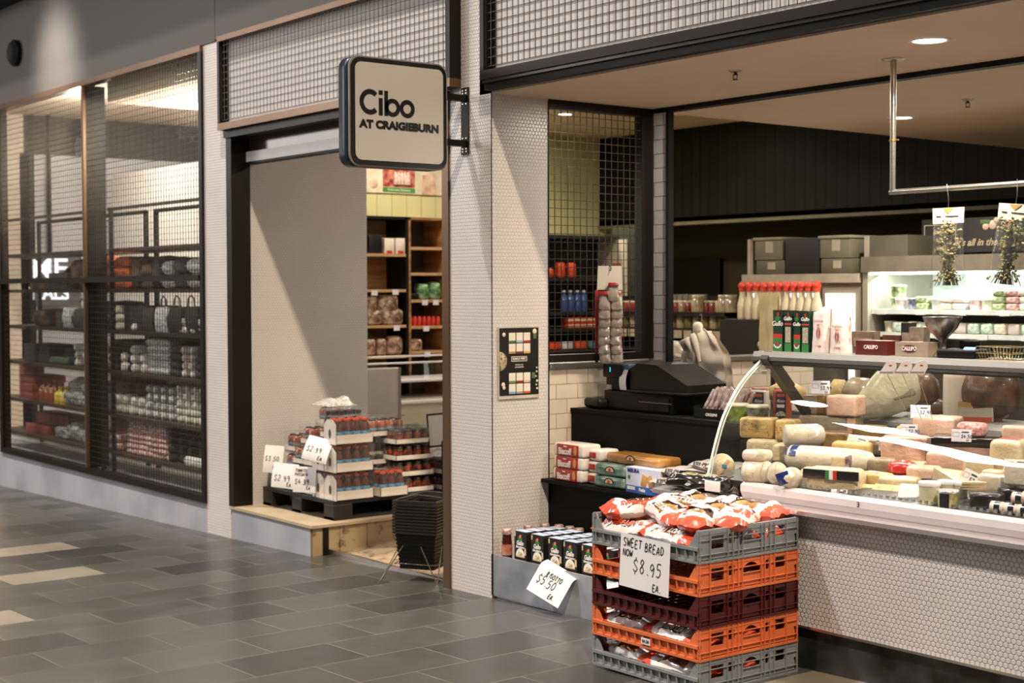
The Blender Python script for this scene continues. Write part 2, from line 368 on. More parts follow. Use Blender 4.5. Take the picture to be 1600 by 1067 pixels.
# ================================================================ THE SETTING
BRONZE = mat('dark_bronze_metal', '1f1710', .42, .5, scale=3); BRONZE_L = mat('worn_bronze_metal', '6b5440', .35, .7, scale=2)
BLACKM = mat('black_metal', '100e0b', .5, .2, spec=.3); STEEL = mat('brushed_steel', 'b9b2a8', .28, .95, var=.1, scale=3, stretch=(1, 1, 30))
WIRE = mat('dark_wire', '1d1a17', .4, .6); WIRE_L = mat('grey_wire', '453c32', .4, .6)
PLASTER = mat('cream_plaster', 'cdbfae', .8, var=.04, scale=2, bump=.05)
CEILM = mat('ceiling_paint', 'cdb8a2', .85, var=.03, scale=1.5)
PANEL = mat('grey_facade_panel', '474340', .55, var=.05, scale=1.3)
HEXY = hexmat('hex_mosaic_front', 'y'); HEXX = hexmat('hex_mosaic_side', 'x')
ZINC = mat('galvanised_sheet', '7f848d', .34, .55, var=.14, scale=2.6, bump=.06, bscale=5, c2='b4b7be')
SUBWAY = brickmat('cream_subway_tile', 'Y', 'Z', .15, .079, .0022, 'c8baa7', 'c0b29e', '857866', .3, .5, .25, (0.02, .012), .04)
SUBWAYY = brickmat('white_subway_tile', 'X', 'Z', .15, .079, .003, 'cfcbcb', 'c8c4c4', '7f7a78', .3, .5, .25, (0, .012), .04)
GLASS = glassmat('window_glass'); CGLASS = glassmat('case_glass', (.95, .96, .94), .004, 1.8)
WHITEM = mat('white_enamel', 'dcd6d4', .35, var=.03); GREENW = brickmat('pale_green_boarding', 'Y', 'Z', .4, .14, .003, 'c9c48c', 'c2bd84', '8f8a58', .6, 0, .2, (0, 0), .05)
GREENW = brickmat('green_boarding', 'Z', 'Y', 8, .14, .003, 'ccc68e', 'c8c288', '958f5c', .6, 0, .2, (0, 0), .05)
DARKB = brickmat('dark_board_wall', 'Z', 'X', 8, .115, .007, '17130c', '14110a', '030201', .45, 0, 1.0, (0, 0), .12, spec=.14)

# mall floor: stone pavers on a gentle fall
def floormat():
    m, nt, b = newmat('slate_pavers'); N = NT(nt); P = worldpos(N); sp = N.n('ShaderNodeSeparateXYZ'); N.l(P, sp.inputs[0]); cbn = N.n('ShaderNodeCombineXYZ')
    N.l(N.math('ADD', sp.outputs['Y'], 30*.54+.12), cbn.inputs[0]); N.l(N.math('ADD', sp.outputs['X'], 30*.36+.02), cbn.inputs[1])
    def br(c1, c2, cm, bias=0):
        o = N.n('ShaderNodeTexBrick'); o.offset = .5; N.l(cbn.outputs[0], o.inputs['Vector'])
        for k, v in (('Scale', 1), ('Brick Width', .54), ('Row Height', .36), ('Mortar Size', .0022), ('Mortar Smooth', .2), ('Bias', bias)): o.inputs[k].default_value = v
        for k, c in (('Color1', c1), ('Color2', c2), ('Mortar', cm)): o.inputs[k].default_value = (*srgb(c), 1)
        return o
    o = br('2f2e2b', '494842', '7f766a'); r = br('000000', 'ffffff', '000000')
    fs = []
    for (a, b_, c_, d_) in ((-2.54, -2.18, -1.74, -1.20), (-3.62, -3.26, -1.47, -.93), (-1.46, -1.10, -2.55, -2.01), (2.14, 2.50, -.40, .02), (2.5, 2.86, -.66, -.12)):  # pale pavers at left; those by the counter paint in the lit floor
        X, Y = sp.outputs['X'], sp.outputs['Y']; fs.append(N.math('MULTIPLY', N.math('MULTIPLY', N.math('GREATER_THAN', X, a), N.math('LESS_THAN', X, b_)), N.math('MULTIPLY', N.math('GREATER_THAN', Y, c_), N.math('LESS_THAN', Y, d_))))
    pale = fs[0]
    for q in fs[1:]: pale = N.math('MAXIMUM', pale, q)
    nz = N.n('ShaderNodeTexNoise'); nz.inputs['Scale'].default_value = 3.2; nz.inputs['Detail'].default_value = 9; nz.inputs['Roughness'].default_value = .65; N.l(P, nz.inputs['Vector'])
    c = N.mix(pale, o.outputs[0], srgb('7d7466')); mr = N.n('ShaderNodeMapRange'); mr.inputs[3].default_value = .65; mr.inputs[4].default_value = 1.3; N.l(nz.outputs[0], mr.inputs[0])
    hs = N.n('ShaderNodeHueSaturation'); N.l(c, hs.inputs['Color']); N.l(mr.outputs[0], hs.inputs['Value']); N.l(hs.outputs[0], b.inputs['Base Color'])
    rr = N.n('ShaderNodeMapRange'); rr.inputs[3].default_value = .24; rr.inputs[4].default_value = .42; N.l(nz.outputs[0], rr.inputs[0]); N.l(rr.outputs[0], b.inputs['Roughness'])
    bm = N.n('ShaderNodeBump'); bm.invert = True; bm.inputs['Strength'].default_value = .25; bm.inputs['Distance'].default_value = .003; N.l(o.outputs['Fac'], bm.inputs['Height']); N.l(bm.outputs[0], b.inputs['Normal'])
    return m
def slab(name, x0, x1, y0, y1, m, zf=fz, th=.2):
    z = lambda x: zf(x)
    mb = MB(); mb.add([(x0, y0, z(x0)-th), (x1, y0, z(x1)-th), (x1, y1, z(x1)-th), (x0, y1, z(x0)-th), (x0, y0, z(x0)), (x1, y0, z(x1)), (x1, y1, z(x1)), (x0, y1, z(x0))],
                      [(0, 3, 2, 1), (4, 5, 6, 7), (0, 1, 5, 4), (1, 2, 6, 5), (2, 3, 7, 6), (3, 0, 4, 7)])
    return struct(mb.build(name, m))
slab('floor', -16, 9, -9, .13, floormat())
CONC = brickmat('worn_beige_tile_floor', 'X', 'Y', .3, .3, .002, '9c8868', '8f7a5a', '75624a', .5, .5, .1, (0, 0), .2, ('5b452c', .50))
mb = MB(); mb.prism([(.13, -.05), (1.7, .11), (6, .11), (6, -.2), (.13, -.2)], 'x', -5.3, 6.3); struct(mb.build('floor_shop', CONC))
mb = MB(); mb.box(-1.85, .115, -.055, -.42, .14, -.012); struct(mb.build('trim_threshold', STEEL))
# raised step in the doorway
BEIGE = brickmat('stained_beige_tile', 'Y', 'Z', .2, .5, .003, 'a18b6a', '9a8464', '6d5b42', .45, 0, .1, (0, .3), .15, ('3f3220', .56))
STEPM = mat('blue_grey_slab', '8d9099', .45, var=.07, scale=2, c2='a3a3aa')
st = struct(MB().box(-2.92, 0, -.25, -1.856, 3.2, .128).build('floor_step', [BEIGE]))
MB().box(-2.92, -.004, -.25, -1.87, .0, .126).build('riser_sheet', STEPM, st)
MB().box(-2.92, -.014, .128, -1.84, 3.2, .146).build('tread', mat('sandy_step_tile', 'a8957a', .5, var=.08, scale=6), st)
MB().box(-1.858, .075, -.25, -1.848, .115, .128).build('corner_post', BLACKM, st)
# plinths
struct(MB().box(-14, 0, -.6, -3.295, .6, .124).build('trim_plinth', STEPM))
# columns
def column(name, x0, x1, y1, z1, y0=0):
    mb = MB(); mb.box(x0, y0, -.3, x1, y1, z1); mb.mi = [0, 0, 0, 1, 0, 1]; return struct(mb.build(name, [HEXY, HEXX]))
column('wall_column_by_window', -3.295, -2.94, 1.05, 3.285)
column('wall_doorway_side', -2.95, -2.87, 1.05, 2.93, .13)
column('wall_column_by_counter', -.372, 0, .377, 4.3)
struct(MB().box(-.001, -.003, -.1, .003, .001, 2.66).build('trim_column_corner', BLACKM))
struct(MB().box(-.002, .373, .2, .004, .379, 2.6).build('trim_wall_edge', BLACKM))
# partition with subway tile, sill and pillar
struct(MB().box(-.14, .377, -.1, -.002, 2.5, 1.185).build('wall_tiled_partition', SUBWAY))
MB().box(-.16, .379, 1.185, .022, 2.5, 1.203).build('ledge', STEEL, bpy.data.objects['wall_tiled_partition'])
struct(MB().box(-.14, 1.142, 1.205, .108, 1.172, 2.61).build('wall_tiled_pillar', SUBWAYY))
struct(MB().box(.108, 1.13, 1.15, .130, 1.17, 2.605).build('trim_shutter_guide', BLACKM))
# walls
struct(MB().box(-3.92, 1.05, -.1, -3.72, 2.7, 3.2).build('wall_green', GREENW)); struct(MB().box(-5.3, 2.7, -.1, -5.1, 6.0, 3.2).build('wall_green_far', GREENW)); struct(MB().box(-5.3, 2.6, -.1, -3.72, 2.7, 3.2).build('wall_green_return', GREENW))
struct(MB().box(-5.3, 5.2, 2.23, 6.3, 5.4, 3.2).build('wall_dark_boards', DARKB))
MB().box(-5.1, 5.18, 2.205, 6.3, 5.2, 2.235).build('trim_strip', mat('olive_trim', '6b6046', .6), bpy.data.objects['wall_dark_boards'])
struct(MB().box(-5.3, 5.8, -.1, 6.3, 6.0, 2.3).build('wall_back', mat('dark_olive_paint', '332d1e', .7, var=.08, scale=1, spec=.15)))
struct(MB().box(6.3, .14, -.1, 6.5, 6.0, 3.3).build('wall_right', PLASTER))
struct(MB().box(-14, 5.2, -.6, -9.4, 5.4, 3.7).build('wall_back_of_home_store', PLASTER))
# ceilings
struct(MB().box(-5.3, .14, 3.11, -.1, 5.4, 3.3).build('ceiling', CEILM))
struct(MB().box(-.1, .0, 2.61, 6.5, 5.4, 3.3).build('ceiling_bay', CEILM))
struct(MB().box(-5.3, 5.2, 2.235, 6.3, 5.8, 2.28).build('ceiling_kitchen', mat('dark_soffit', '3a3424', .7)))
# facade wall above openings, fascia backing panels
BACKP = mat('white_fascia_sheet', 'd3cdca', .6, var=.02)
FT = struct(MB().box(-3.3, .10, 2.62, -.372, .14, 4.3).build('wall_above_door', PANEL))
struct(MB().box(-2.94, -.018, 2.66, -.36, .10, 3.285).build('wall_fascia_backing', BACKP))
struct(MB().box(0.003, -.018, 2.66, 6.5, .08, 4.1).build('wall_fascia_backing_bay', BACKP))
struct(MB().box(-3.10, -.004, 3.30, -.372, .1, 4.3).build('wall_upper_panel_door', PANEL))
struct(MB().box(-14, -.004, 3.29, -3.106, .1, 4.14).build('wall_upper_panel_window', PANEL))
struct(MB().box(-14, -.3, 4.14, 7, .1, 4.5).build('ceiling_mall_edge', mat('black_bulkhead', '0d0c0a', .8)))
struct(MB().box(-14, .02, 3.286, -3.3, .12, 3.6).build('wall_above_window', PANEL))
# shutter track on the bay ceiling
struct(MB().box(.0, 1.13, 2.585, 6.3, 1.19, 2.612).build('trim_shutter_track', BLACKM))
# -- fascia boxes with wire mesh
def wiremesh(x0, x1, z0, z1, y, pitch=.045, r=.0021, axis='y', zp=None):
    mb = MB(); n = int((x1-x0)/pitch)
    def bx(a0, z0_, a1, z1_, d):
        if axis == 'y': mb.box(a0, y+d-r, z0_, a1, y+d+r, z1_)
        else: mb.box(y+d-r, a0, z0_, y+d+r, a1, z1_)
    for i in range(n+1): a = x0+i*pitch; bx(a-r, z0, a+r, z1, 0)
    k = int((z1-z0)/pitch)
    for j in range(k+1): z = z0+j*pitch; bx(x0, z-r, x1, z+r, 2*r)
    return mb
def fascia(name, x0, x1, z0, z1, m1, jw=.03, rb=.045, rt=.035):
    t = MB().box(x0, -.075, z0, x1, .0, z0+rb).build(name, m1)
    MB().box(x0, -.075, z1-rt, x1, .0, z1).build('top_rail', m1, t)
    MB().box(x0, -.074, z0+rb, x0+jw, .02, z1-rt).build('side_rail', BRONZE, t); MB().box(x1-jw, -.074, z0+rb, x1, .02, z1-rt).build('side_rail', BRONZE, t)
    MB().box(x0+jw, -.03, z0+rb, x0+jw+.03, .02, z1-rt).build('side_rail', BLACKM, t); MB().box(x1-jw-.07, -.03, z0+rb, x1-jw, .02, z1-rt).build('side_rail', BLACKM, t)
    wiremesh(x0+jw, x1-jw, z0+rb+.02, z1-rt, -.058, r=.0015).build('wire_mesh', WIRE_L, t); return struct(t)
fascia('trim_fascia_door', -2.94, -.265, 2.668, 3.29, BRONZE_L)
fascia('trim_fascia_bay', 0, 6.5, 2.671, 3.7, BRONZE, .03, .045)
struct(MB().box(0, -.06, 2.655, 6.5, .02, 2.671).build('trim_fascia_track', mat('fascia_track_metal', '4a443c', .3, .6))); struct(MB().box(.0, -.045, 2.62, 6.5, .02, 2.655).build('trim_fascia_shadow_gap', BLACKM))
# -- window_1
W1 = struct(MB().box(-7.50, -.02, .124, -3.295, .06, .17).build('window_1', BRONZE))
MB().box(-7.5, -.025, 3.245, -3.295, .06, 3.288).build('top_rail', BRONZE_L, W1)
MB().box(-3.345, -.02, .17, -3.295, .06, 3.245).build('jamb', BRONZE, W1); MB().box(-7.5, -.02, .17, -7.42, .06, 3.245).build('jamb', BRONZE, W1)
mb = MB(); mb.box(-5.455, -.02, .17, -5.42, .005, 3.25, 0); mb.box(-5.455, .005, .17, -5.42, .17, 3.25, 1); mb.build('mullion', [BRONZE_L, BLACKM], W1)
MB().box(-7.42, -.028, 1.668, -3.345, .03, 1.712).build('transom', BRONZE, W1)
wiremesh(-7.42, -5.455, .17, 3.245, .012, r=.0017).build('wire_mesh', WIRE_L, W1); wiremesh(-5.42, -3.345, .17, 3.245, .012, r=.0017).build('wire_mesh', WIRE_L, W1)
MB().box(-7.42, .04, .17, -3.345, .044, 3.245).build('pane', GLASS, W1)
# interior of the home store seen through it
struct(MB().box(-14, .6, -.5, -3.9, 5.2, .10).build('floor_home_store', mat('home_store_floor', '6a6157', .5)))
struct(MB().box(-14, .12, 3.47, -3.9, 5.3, 3.6).build('ceiling_home_store', CEILM))
HW = struct(MB().box(-9.7, .9, .1, -9.5, 5.2, 3.06).build('wall_home_store_left', mat('lavender_white_wall', 'b8b4b8', .7, var=.03, scale=1)))
MB().box(-9.72, .95, 3.06, -9.49, 5.2, 3.47).build('ribbed_band', brickmat('dark_ribbed_band', 'Z', 'Y', 8, .07, .02, '0f0c08', '0b0906', '2a2216', .5, 0, .8), HW)
MB().box(-9.7, .12, .1, -9.5, .99, 3.47).build('beige_return', PLASTER, HW); MB().box(-9.52, .99, .1, -9.47, 1.05, 3.47).build('corner_strip', BLACKM, HW)
struct(MB().box(-8.94, 1.7, .1, -3.9, 1.8, 2.83).build('wall_home_store_partition', mat('warm_white_wall', 'cfc8c2', .7, var=.03, scale=1)))
# -- door_1 opening frame
D1 = struct(MB().box(-2.945, -.012, .146, -2.872, .135, 2.62).build('door_1', BRONZE))
MB().box(-.43, -.012, -.05, -.372, .06, 2.62).build('jamb', BRONZE_L, D1); MB().box(-2.945, -.03, 2.62, -.372, .1, 2.668).build('header', BRONZE, D1)
MB().box(-2.872, .10, 2.462, -.43, .16, 2.53).build('roller_track', WHITEM, D1); MB().box(-2.872, .125, 2.53, -.43, .14, 2.62).build('transom_panel', mat('brown_gloss_panel', '55483a', .12, .1), D1)
MB().box(-2.872, .095, 2.448, -.43, .165, 2.462).build('track_slot', BLACKM, D1)
# -- window_2 with mesh, in the tiled partition
W2 = struct(MB().box(-.06, .379, 1.212, .0, 1.139, 1.252).build('window_2', BRONZE))
MB().box(-.06, .379, 2.565, .0, 1.139, 2.612).build('top_rail', BRONZE, W2); MB().box(-.06, 1.05, 1.252, .0, 1.139, 2.565).build('jamb', BRONZE, W2)
wiremesh(.385, 1.05, 1.27, 2.565, -.012, axis='x', r=.0017).build('wire_mesh', WIRE_L, W2)
# -- counter base with hex mosaic, ledge of the display counter
HEXC = hexmat('hex_mosaic_counter', 'y', 'c6c0bc', 'a49c96', .0212, .8, .25)
CB = struct(MB().box(1.60, 0, .231, 6.3, .9, .688).build('wall_counter_front', HEXC))
struct(MB().box(1.55, .012, -.1, 6.3, .9, .229).build('trim_counter_kick', mat('dark_kick_sheet', '3a3834', .22, .75, var=.3, scale=2.5, c2='7a7f84')))
struct(MB().box(1.58, -.006, .224, 6.3, .004, .234).build('trim_counter_edge', STEEL))
# -- zinc plinth trough
tr = MB(); tr.box(-.012, 0, .02, 1.55, .012, .229); tr.box(-.012, .012, -.1, 1.55, .375, .19); tr.box(1.52, .012, .02, 1.55, .375, .229); tr.box(-.012, .0, .015, 1.55, .03, .021)
struct(tr.build('trim_zinc_trough', ZINC))
# -- far-left light fitting on the facade panel
s = thing('wall_speaker', 'round black speaker fixed high on the grey facade panel', 'speaker', (-6.95, -.005, 3.70))
MB().lathe([(.11, 0), (.118, -.02), (.115, -.035), (.10, -.04)], n=28, axis='y').build('backplate', BLACKM, s)
MB().lathe([(.10, -.04), (.09, -.06), (.05, -.075), (.0, -.08)], n=24, axis='y').build('grille', mat('speaker_grille', '1c1a17', .8), s)
# -- downlights
LENS = mat('downlight_lens', 'fff3df', .5, emit=14, var=0.0)
def downlight(x, y, z, wt, lab, r=.066, vis=True):
    t = thing('downlight', lab, 'downlight', (x, y, z), 0, 'recessed ceiling downlights')
    MB().lathe([(r, -.004), (r+.004, -.008), (r+.018, -.004), (r+.02, 0)], n=32).build('trim_ring', WHITEM, t)
    MB().lathe([(0.0001, -.003), (r, -.004)], n=32).build('lens', LENS, t)
    lamp('downlight_glow', 'AREA', (x, y, z-.02), wt, WARM, (0, 0, -1), shape='DISK', size=.13, spread=math.radians(150))
downlight(*DOWN[0], 'large round downlight lit in the bay ceiling above the counter')
downlight(*DOWN[1], 'small bright downlight over the dark board wall, seen past the black shutter guide', .055)
downlight(*DOWN[2], 'small downlight behind the hanging rail post', .06)
p = onZ(883, 178, 3.11); downlight(p.x, p.y, 3.11, 26, 'small downlight seen through the top of the mesh window', .055)
for x, y in ((-2.9, 1.7), (-1.0, 1.5), (-4.0, 3.6)): lamp('shop_light', 'AREA', (x, y, 3.08), 24, WARM, (0, 0, -1), shape='DISK', size=.3)
for x, y in ((3.6, 2.4), (1.9, 1.9), (4.6, .8), (.75, .9)): lamp('bay_light', 'AREA', (x, y, 2.59), 19, WARM, (0, 0, -1), shape='DISK', size=.2)
for x, y in ((-7.4, .8), (-5.2, .8), (-4.2, .8), (-7.5, 3.2)): lamp('store_light', 'POINT', (x, y, 2.95), 110, (1, .90, .80), shadow_soft_size=.12)
lamp('panel_spot', 'SPOT', (-6.15, -1.15, 4.1), 420, WARM, onY(88, 110, 0)-Vector((-6.15, -1.15, 4.1)), spot_size=math.radians(52), spot_blend=1.0, shadow_soft_size=.2)
# sprinklers
def sprinkler(px, py, lab):
    p = onZ(px, py, 2.61); t = thing('sprinkler', lab, 'sprinkler', p, 0, 'ceiling sprinklers')
    MB().lathe([(.034, 0), (.03, -.006), (.012, -.01)], n=20).build('flange', mat('dull_chrome', '9b9184', .3, .8), t)
    mb = MB(); mb.lathe([(.007, -.008), (.007, -.02)], n=10); mb.tube([(-.012, 0, -.02), (-.012, 0, -.036), (0, 0, -.042)], .002, 6); mb.tube([(.012, 0, -.02), (.012, 0, -.036), (0, 0, -.042)], .002, 6); mb.cb((0, 0, -.02), (.028, .005, .004)); mb.lathe([(.014, -.044), (.014, -.042)], n=12); mb.build('head', BLACKM, t)
sprinkler(1149, 110, 'sprinkler head on the plain ceiling in front of the shutter track'); sprinkler(1512, 155, 'sprinkler head on the ceiling behind the hanging rail')
# ================================================================ BLADE SIGN
SIGNF = mat('sign_face', 'c4bcb4', .4, var=.02, scale=1.5); SIGNB = mat('sign_black', '12100e', .4); SIGNBLUE = mat('sign_side_paint', '1d2a33', .35, .2)
def rrect(w_, h_, r, n=7):
    P = []
    for cx, cy, a0 in ((w_/2-r, h_/2-r, 0), (-w_/2+r, h_/2-r, 90), (-w_/2+r, -h_/2+r, 180), (w_/2-r, -h_/2+r, 270)):
        for k in range(n+1): a = math.radians(a0+90*k/n); P.append((cx+r*math.cos(a), cy+r*math.sin(a)))
    return P
sg = thing('blade_sign', 'square white projecting sign reading Cibo at Craigieburn on a black wall bracket', 'sign', (-.21, -.455, 2.487))
W_, H_ = .59, .545
mb = MB(); mb.prism(rrect(W_, H_, .06), 'x', -.055, .035, 0, True); mb.build('case', SIGNBLUE, sg)
mb = MB(); mb.prism(rrect(W_, H_, .06), 'x', .035, .042, 0, True); mb.build('front_rim', mat('sign_rim_grey', '8b8580', .35), sg)
mb = MB(); mb.prism(rrect(W_-.016, H_-.016, .056), 'x', .042, .048, 0, True); mb.build('black_border', SIGNB, sg)
mb = MB(); mb.prism(rrect(W_-.062, H_-.062, .036), 'x', .048, .052, 0, True); mb.build('face', SIGNF, sg)
RX = (math.pi/2, 0, math.pi/2)
def arcp(cx, cy, rx, ry, a0, a1, n=26): return [(cx+rx*math.cos(math.radians(a0+(a1-a0)*k/n)), cy+ry*math.sin(math.radians(a0+(a1-a0)*k/n))) for k in range(n+1)]
def ribbon(mb, pts, wd, x=.0535, closed=False):
    q = [Vector((p[0], p[1])) for p in pts]; m = len(q); vs = []
    for i, p in enumerate(q):
        d = q[min(m-1, i+1)]-q[max(0, i-1)] if not closed else q[(i+1) % m]-q[(i-1) % m]; d.normalize(); nn = Vector((-d.y, d.x))*wd/2
        vs += [(x, p.x+nn.x, p.y+nn.y), (x, p.x-nn.x, p.y-nn.y), (x-.003, p.x+nn.x, p.y+nn.y), (x-.003, p.x-nn.x, p.y-nn.y)]
    fs = []
    for i in range(m if closed else m-1):
        a, b = 4*i, 4*((i+1) % m); fs += [(a+1, a, b, b+1), (a, a+2, b+2, b), (a+3, a+1, b+1, b+3)]
    if not closed: fs += [(0, 1, 3, 2), (4*m-4, 4*m-2, 4*m-1, 4*m-3)]
    mb.add(vs, fs)
mb = MB()   # big geometric letters
ribbon(mb, arcp(-.180, .047, .049, .051, 46, 314), .024)
ribbon(mb, [(-.117, -.016), (-.117, .070)], .023); ribbon(mb, [(-.117, .086), (-.117, .108)], .023)
ribbon(mb, [(-.085, -.016), (-.085, .108)], .022); ribbon(mb, arcp(-.047, .027, .0345, .0345, 0, 360)[:-1], .022, closed=True)
ribbon(mb, arcp(.041, .027, .0345, .0345, 0, 360)[:-1], .022, closed=True)
mb.build('lettering', SIGNB, sg)
me = text_mesh('AT CRAIGIEBURN', .052, SIGNB, bold=.0030, align='LEFT', space=1.0); xs_ = [v.co.x for v in me.vertices]; k_ = .478/(max(xs_)-min(xs_)); me.transform(Matrix.Diagonal((k_, 1, 1, 1)))
put('lettering', me, sg, None, (.054, -.240, -.064), RX)
for z in (.118, -.118): MB().box(-.035, .293, z-.016, .005, .452, z+.016).build('arm', BLACKM, sg)
pl = MB(); pl.box(-.048, .448, -.175, .018, .4545, .175); pl.build('wall_plate', BLACKM, sg)
bo = MB()
for z in (-.16, -.145, .145, .16, .09, -.09): bo.lathe([(.005, 0), (.004, -.003)], (-.03, .448, z), 8, axis='y'); bo.lathe([(.005, 0), (.004, -.003)], (.0, .448, z), 8, axis='y')
bo.build('bolt', STEEL, sg)
# ================================================================ HANGING RAIL AND HERB BUNDLES
hr = thing('hanging_rail', 'stainless pipe rail hanging from the ceiling above the display counter', 'rail', (1.955, .738, 2.61))
MB().lathe([(.05, -.002), (.045, -.006), (.02, -.009)], n=24).build('ceiling_flange', STEEL, hr)
MB().tube([(0, 0, 0), (0, 0, -.583)], .0135, 14).build('drop_pipe', STEEL, hr); MB().tube([(-.013, 0, -.583), (3.2, 0, -.583)], .0125, 14).build('cross_pipe', STEEL, hr)
mb = MB(); mb.lathe([(.017, -.36), (.017, -.352)], n=12); mb.tube([(.018, 0, -.356), (.03, 0, -.356)], .004, 6); mb.build('clip', mat('brass_clip', 'b08d50', .35, .8), hr)
HERB = mat('dried_oregano', '8a7d48', .9, var=.5, scale=60, c2='a39a68'); STEM = mat('dried_stem', '4d4028', .85, var=.4, scale=50)
FILM = glassmat('clear_film', (.96, .96, .95), .10, 1.6, .03, (.85, .85, .85)); CARD = mat('cream_card', 'ddd2bf', .7, var=.03)
def herb(px, lab, tilt=0, seed=1, dx=0):
    p = onY(px, 293, .738); t = thing('herb_bag', lab, 'dried herbs', (p.x, .738, 2.040), (0, tilt, math.radians(20)), 'dried herb bundles on the rail')
    r = random.Random(seed)
    hook = MB(); hook.tube([(-.004, .02, -.02), (-.008, 0, .004), (0, -.017, -.01), (.002, -.004, -.06), (.0, 0, -.10), (.006, 0, -.112), (.012, 0, -.10)], .0017, 6); hook.build('hook', STEEL, t)
    c = MB(); c.prism([(-.066, -.097), (.068, -.094), (.066, -.16), (-.064, -.163)], 'y', -.004, .004, 0); c.prism([(-.024, -.098), (.026, -.097), (.0, -.122)], 'y', -.0055, -.004, 1); c.box(-.05, -.0055, -.134, -.03, -.004, -.130, 2); c.box(-.012, -.0055, -.134, .045, -.004, -.130, 2); c.build('header_card', [CARD, mat('tan_print', 'a78c4a', .6), M_INK], t)
    h = MB()
    for i in range(460):
        k = r.random(); z = -.15-.26*k; wd = 1.2*(.05 if k < .35 else .05-.03*(k-.35)/.4 if k < .75 else .02+.045*(k-.75)/.25); a = r.uniform(0, 6.28); q = r.uniform(.2, 1)*wd
        x, y = q*math.cos(a), q*math.sin(a)*.45; s = r.uniform(.004, .0085)
        h.rbox((x, y, z), (s*r.uniform(1, 1.8), s, s*r.uniform(.8, 1.6)), s/2, 1, nz=.003, seed=i)
    h.build('dried_leaves', HERB, t)
    st = MB()
    for i in range(34):
        a = r.uniform(0, 6.28); x, y = .026*math.cos(a)*r.random(), .012*math.sin(a); st.tube([(x*1.2, y, -.20), (x*.7, y, -.34), (x*2.2+r.uniform(-.02, .02), y, -.425)], .0016, 5)
    st.build('stem', STEM, t)
    b = MB()
    def bagf(sg_):
        def g(u, v):
            x = (2*u-1)*(.064+.014*v*v); z = -.163-.275*v+.006*math.sin(9*u); th = .028*math.sqrt(max(0, 1-(2*u-1)**4))*math.sin(math.pi*min(1, v*.9+.12))**.5
            return (x, sg_*th+.006*noise.noise(Vector((x*40, z*40, seed+sg_))), z)
        return g
    b.grid(bagf(-1), 16, 16); b.grid(bagf(1), 16, 16); b.build('bag', FILM, t); return t
herb(1482, 'clear bag of dried herbs with cream header card on the first rail hook', seed=3)
herb(1592, 'tilted clear bag of dried herbs on the second rail hook, cut by the picture edge', math.radians(7), seed=9)
# ================================================================ POSTER on the mosaic side wall
ps = thing('poster', 'black seasoning poster with twelve small sachets in a clear holder', 'poster', (0.004, .171, 1.22))
MB().box(0, -.136, -.188, .003, .134, .188).build('holder', mat('pale_acrylic', 'b9b1a6', .25), ps)
MB().box(.003, -.130, -.170, .004, .130, .182).build('sheet', mat('poster_black', '191611', .4), ps)
K = [['3f6b3a', '8fa3b3', 'a52a22'], ['a5814a', '6a2c3c', 'c29a4a'], ['6c8a3f', '8f2027', 'b9a98a'], ['6fa0b8', '9c8a7c', 'b8502a']]
wp = MB(); cols = []; m_s = [mat('sachet_paper', 'd8cfbe', .6, var=.03)]
for j, row in enumerate(K):
    for i, c in enumerate(row):
        y = -.068+.049*i; z = (.158-.058*j if j < 2 else .048-.10-.058*(j-2))-.055+.0
        z0 = (.105, .048, -.105, -.162)[j]; wp.box(.004, y, z0, .0052, y+.043, z0+.052, 0); m_s.append(mat('sachet_band_'+str(j*3+i), c, .6)); wp.box(.0052, y, z0, .0056, y+.043, z0+.011, len(m_s)-1)
        wp.box(.0052, y+.014, z0+.016, .0056, y+.03, z0+.030, 13 if False else 0)
wp.build('sachet_pattern', m_s, ps)
im = MB()
for y, z, r_ in ((-.10, .148, .011), (.104, .162, .014), (.118, -.03, .005), (.118, -.05, .006), (.112, -.075, .005), (.12, -.10, .007), (.115, -.12, .005), (.12, -.14, .006), (-.105, -.112, .012), (-.10, -.128, .010)):
    im.lathe([(r_, 0), (r_*.7, .0015), (.0001, .002)], (.004, y, z), 14, axis='x')
im.build('print_pattern', mat('garlic_white', 'd6c9b0', .5), ps)
lf = MB(); lf.lathe([(.05, 0), (.046, .001), (.0001, .001)], (.004, -.13, .01), 26, axis='x'); lf.v = [(x, max(-.129, y), z) for x, y, z in lf.v]; lf.build('bowl_print', mat('bowl_print_brown', '8d7858', .6, var=.5, scale=90, c2='c9b48c'), ps)
for y, z in ((.095, -.07), (.105, .14)): MB().rbox((.0045, y, z), (.001, .022, .03), .008, 2).build('leaf_print', mat('leaf_green', '55663a', .6), ps)
IVORY = mat('ivory_print', 'dcd3c2', .5)
fr = MB(); fr.box(.004, -.052, .007, .0052, .052, .010); fr.box(.004, -.052, .030, .0052, .052, .033); fr.box(.004, -.052, .007, .0052, -.049, .033); fr.box(.004, .049, .007, .0052, .052, .033); fr.build('title_frame', IVORY, ps)
text('FLAVA & TWIST', .0155, IVORY, ps, (.0046, 0, .020), RX, bold=.0006, sx=.8); text('PASTA & CO.', .010, IVORY, ps, (.0046, 0, -.012), RX, sx=.9); text('& MARINADES', .010, IVORY, ps, (.0046, 0, -.024), RX, sx=.9)
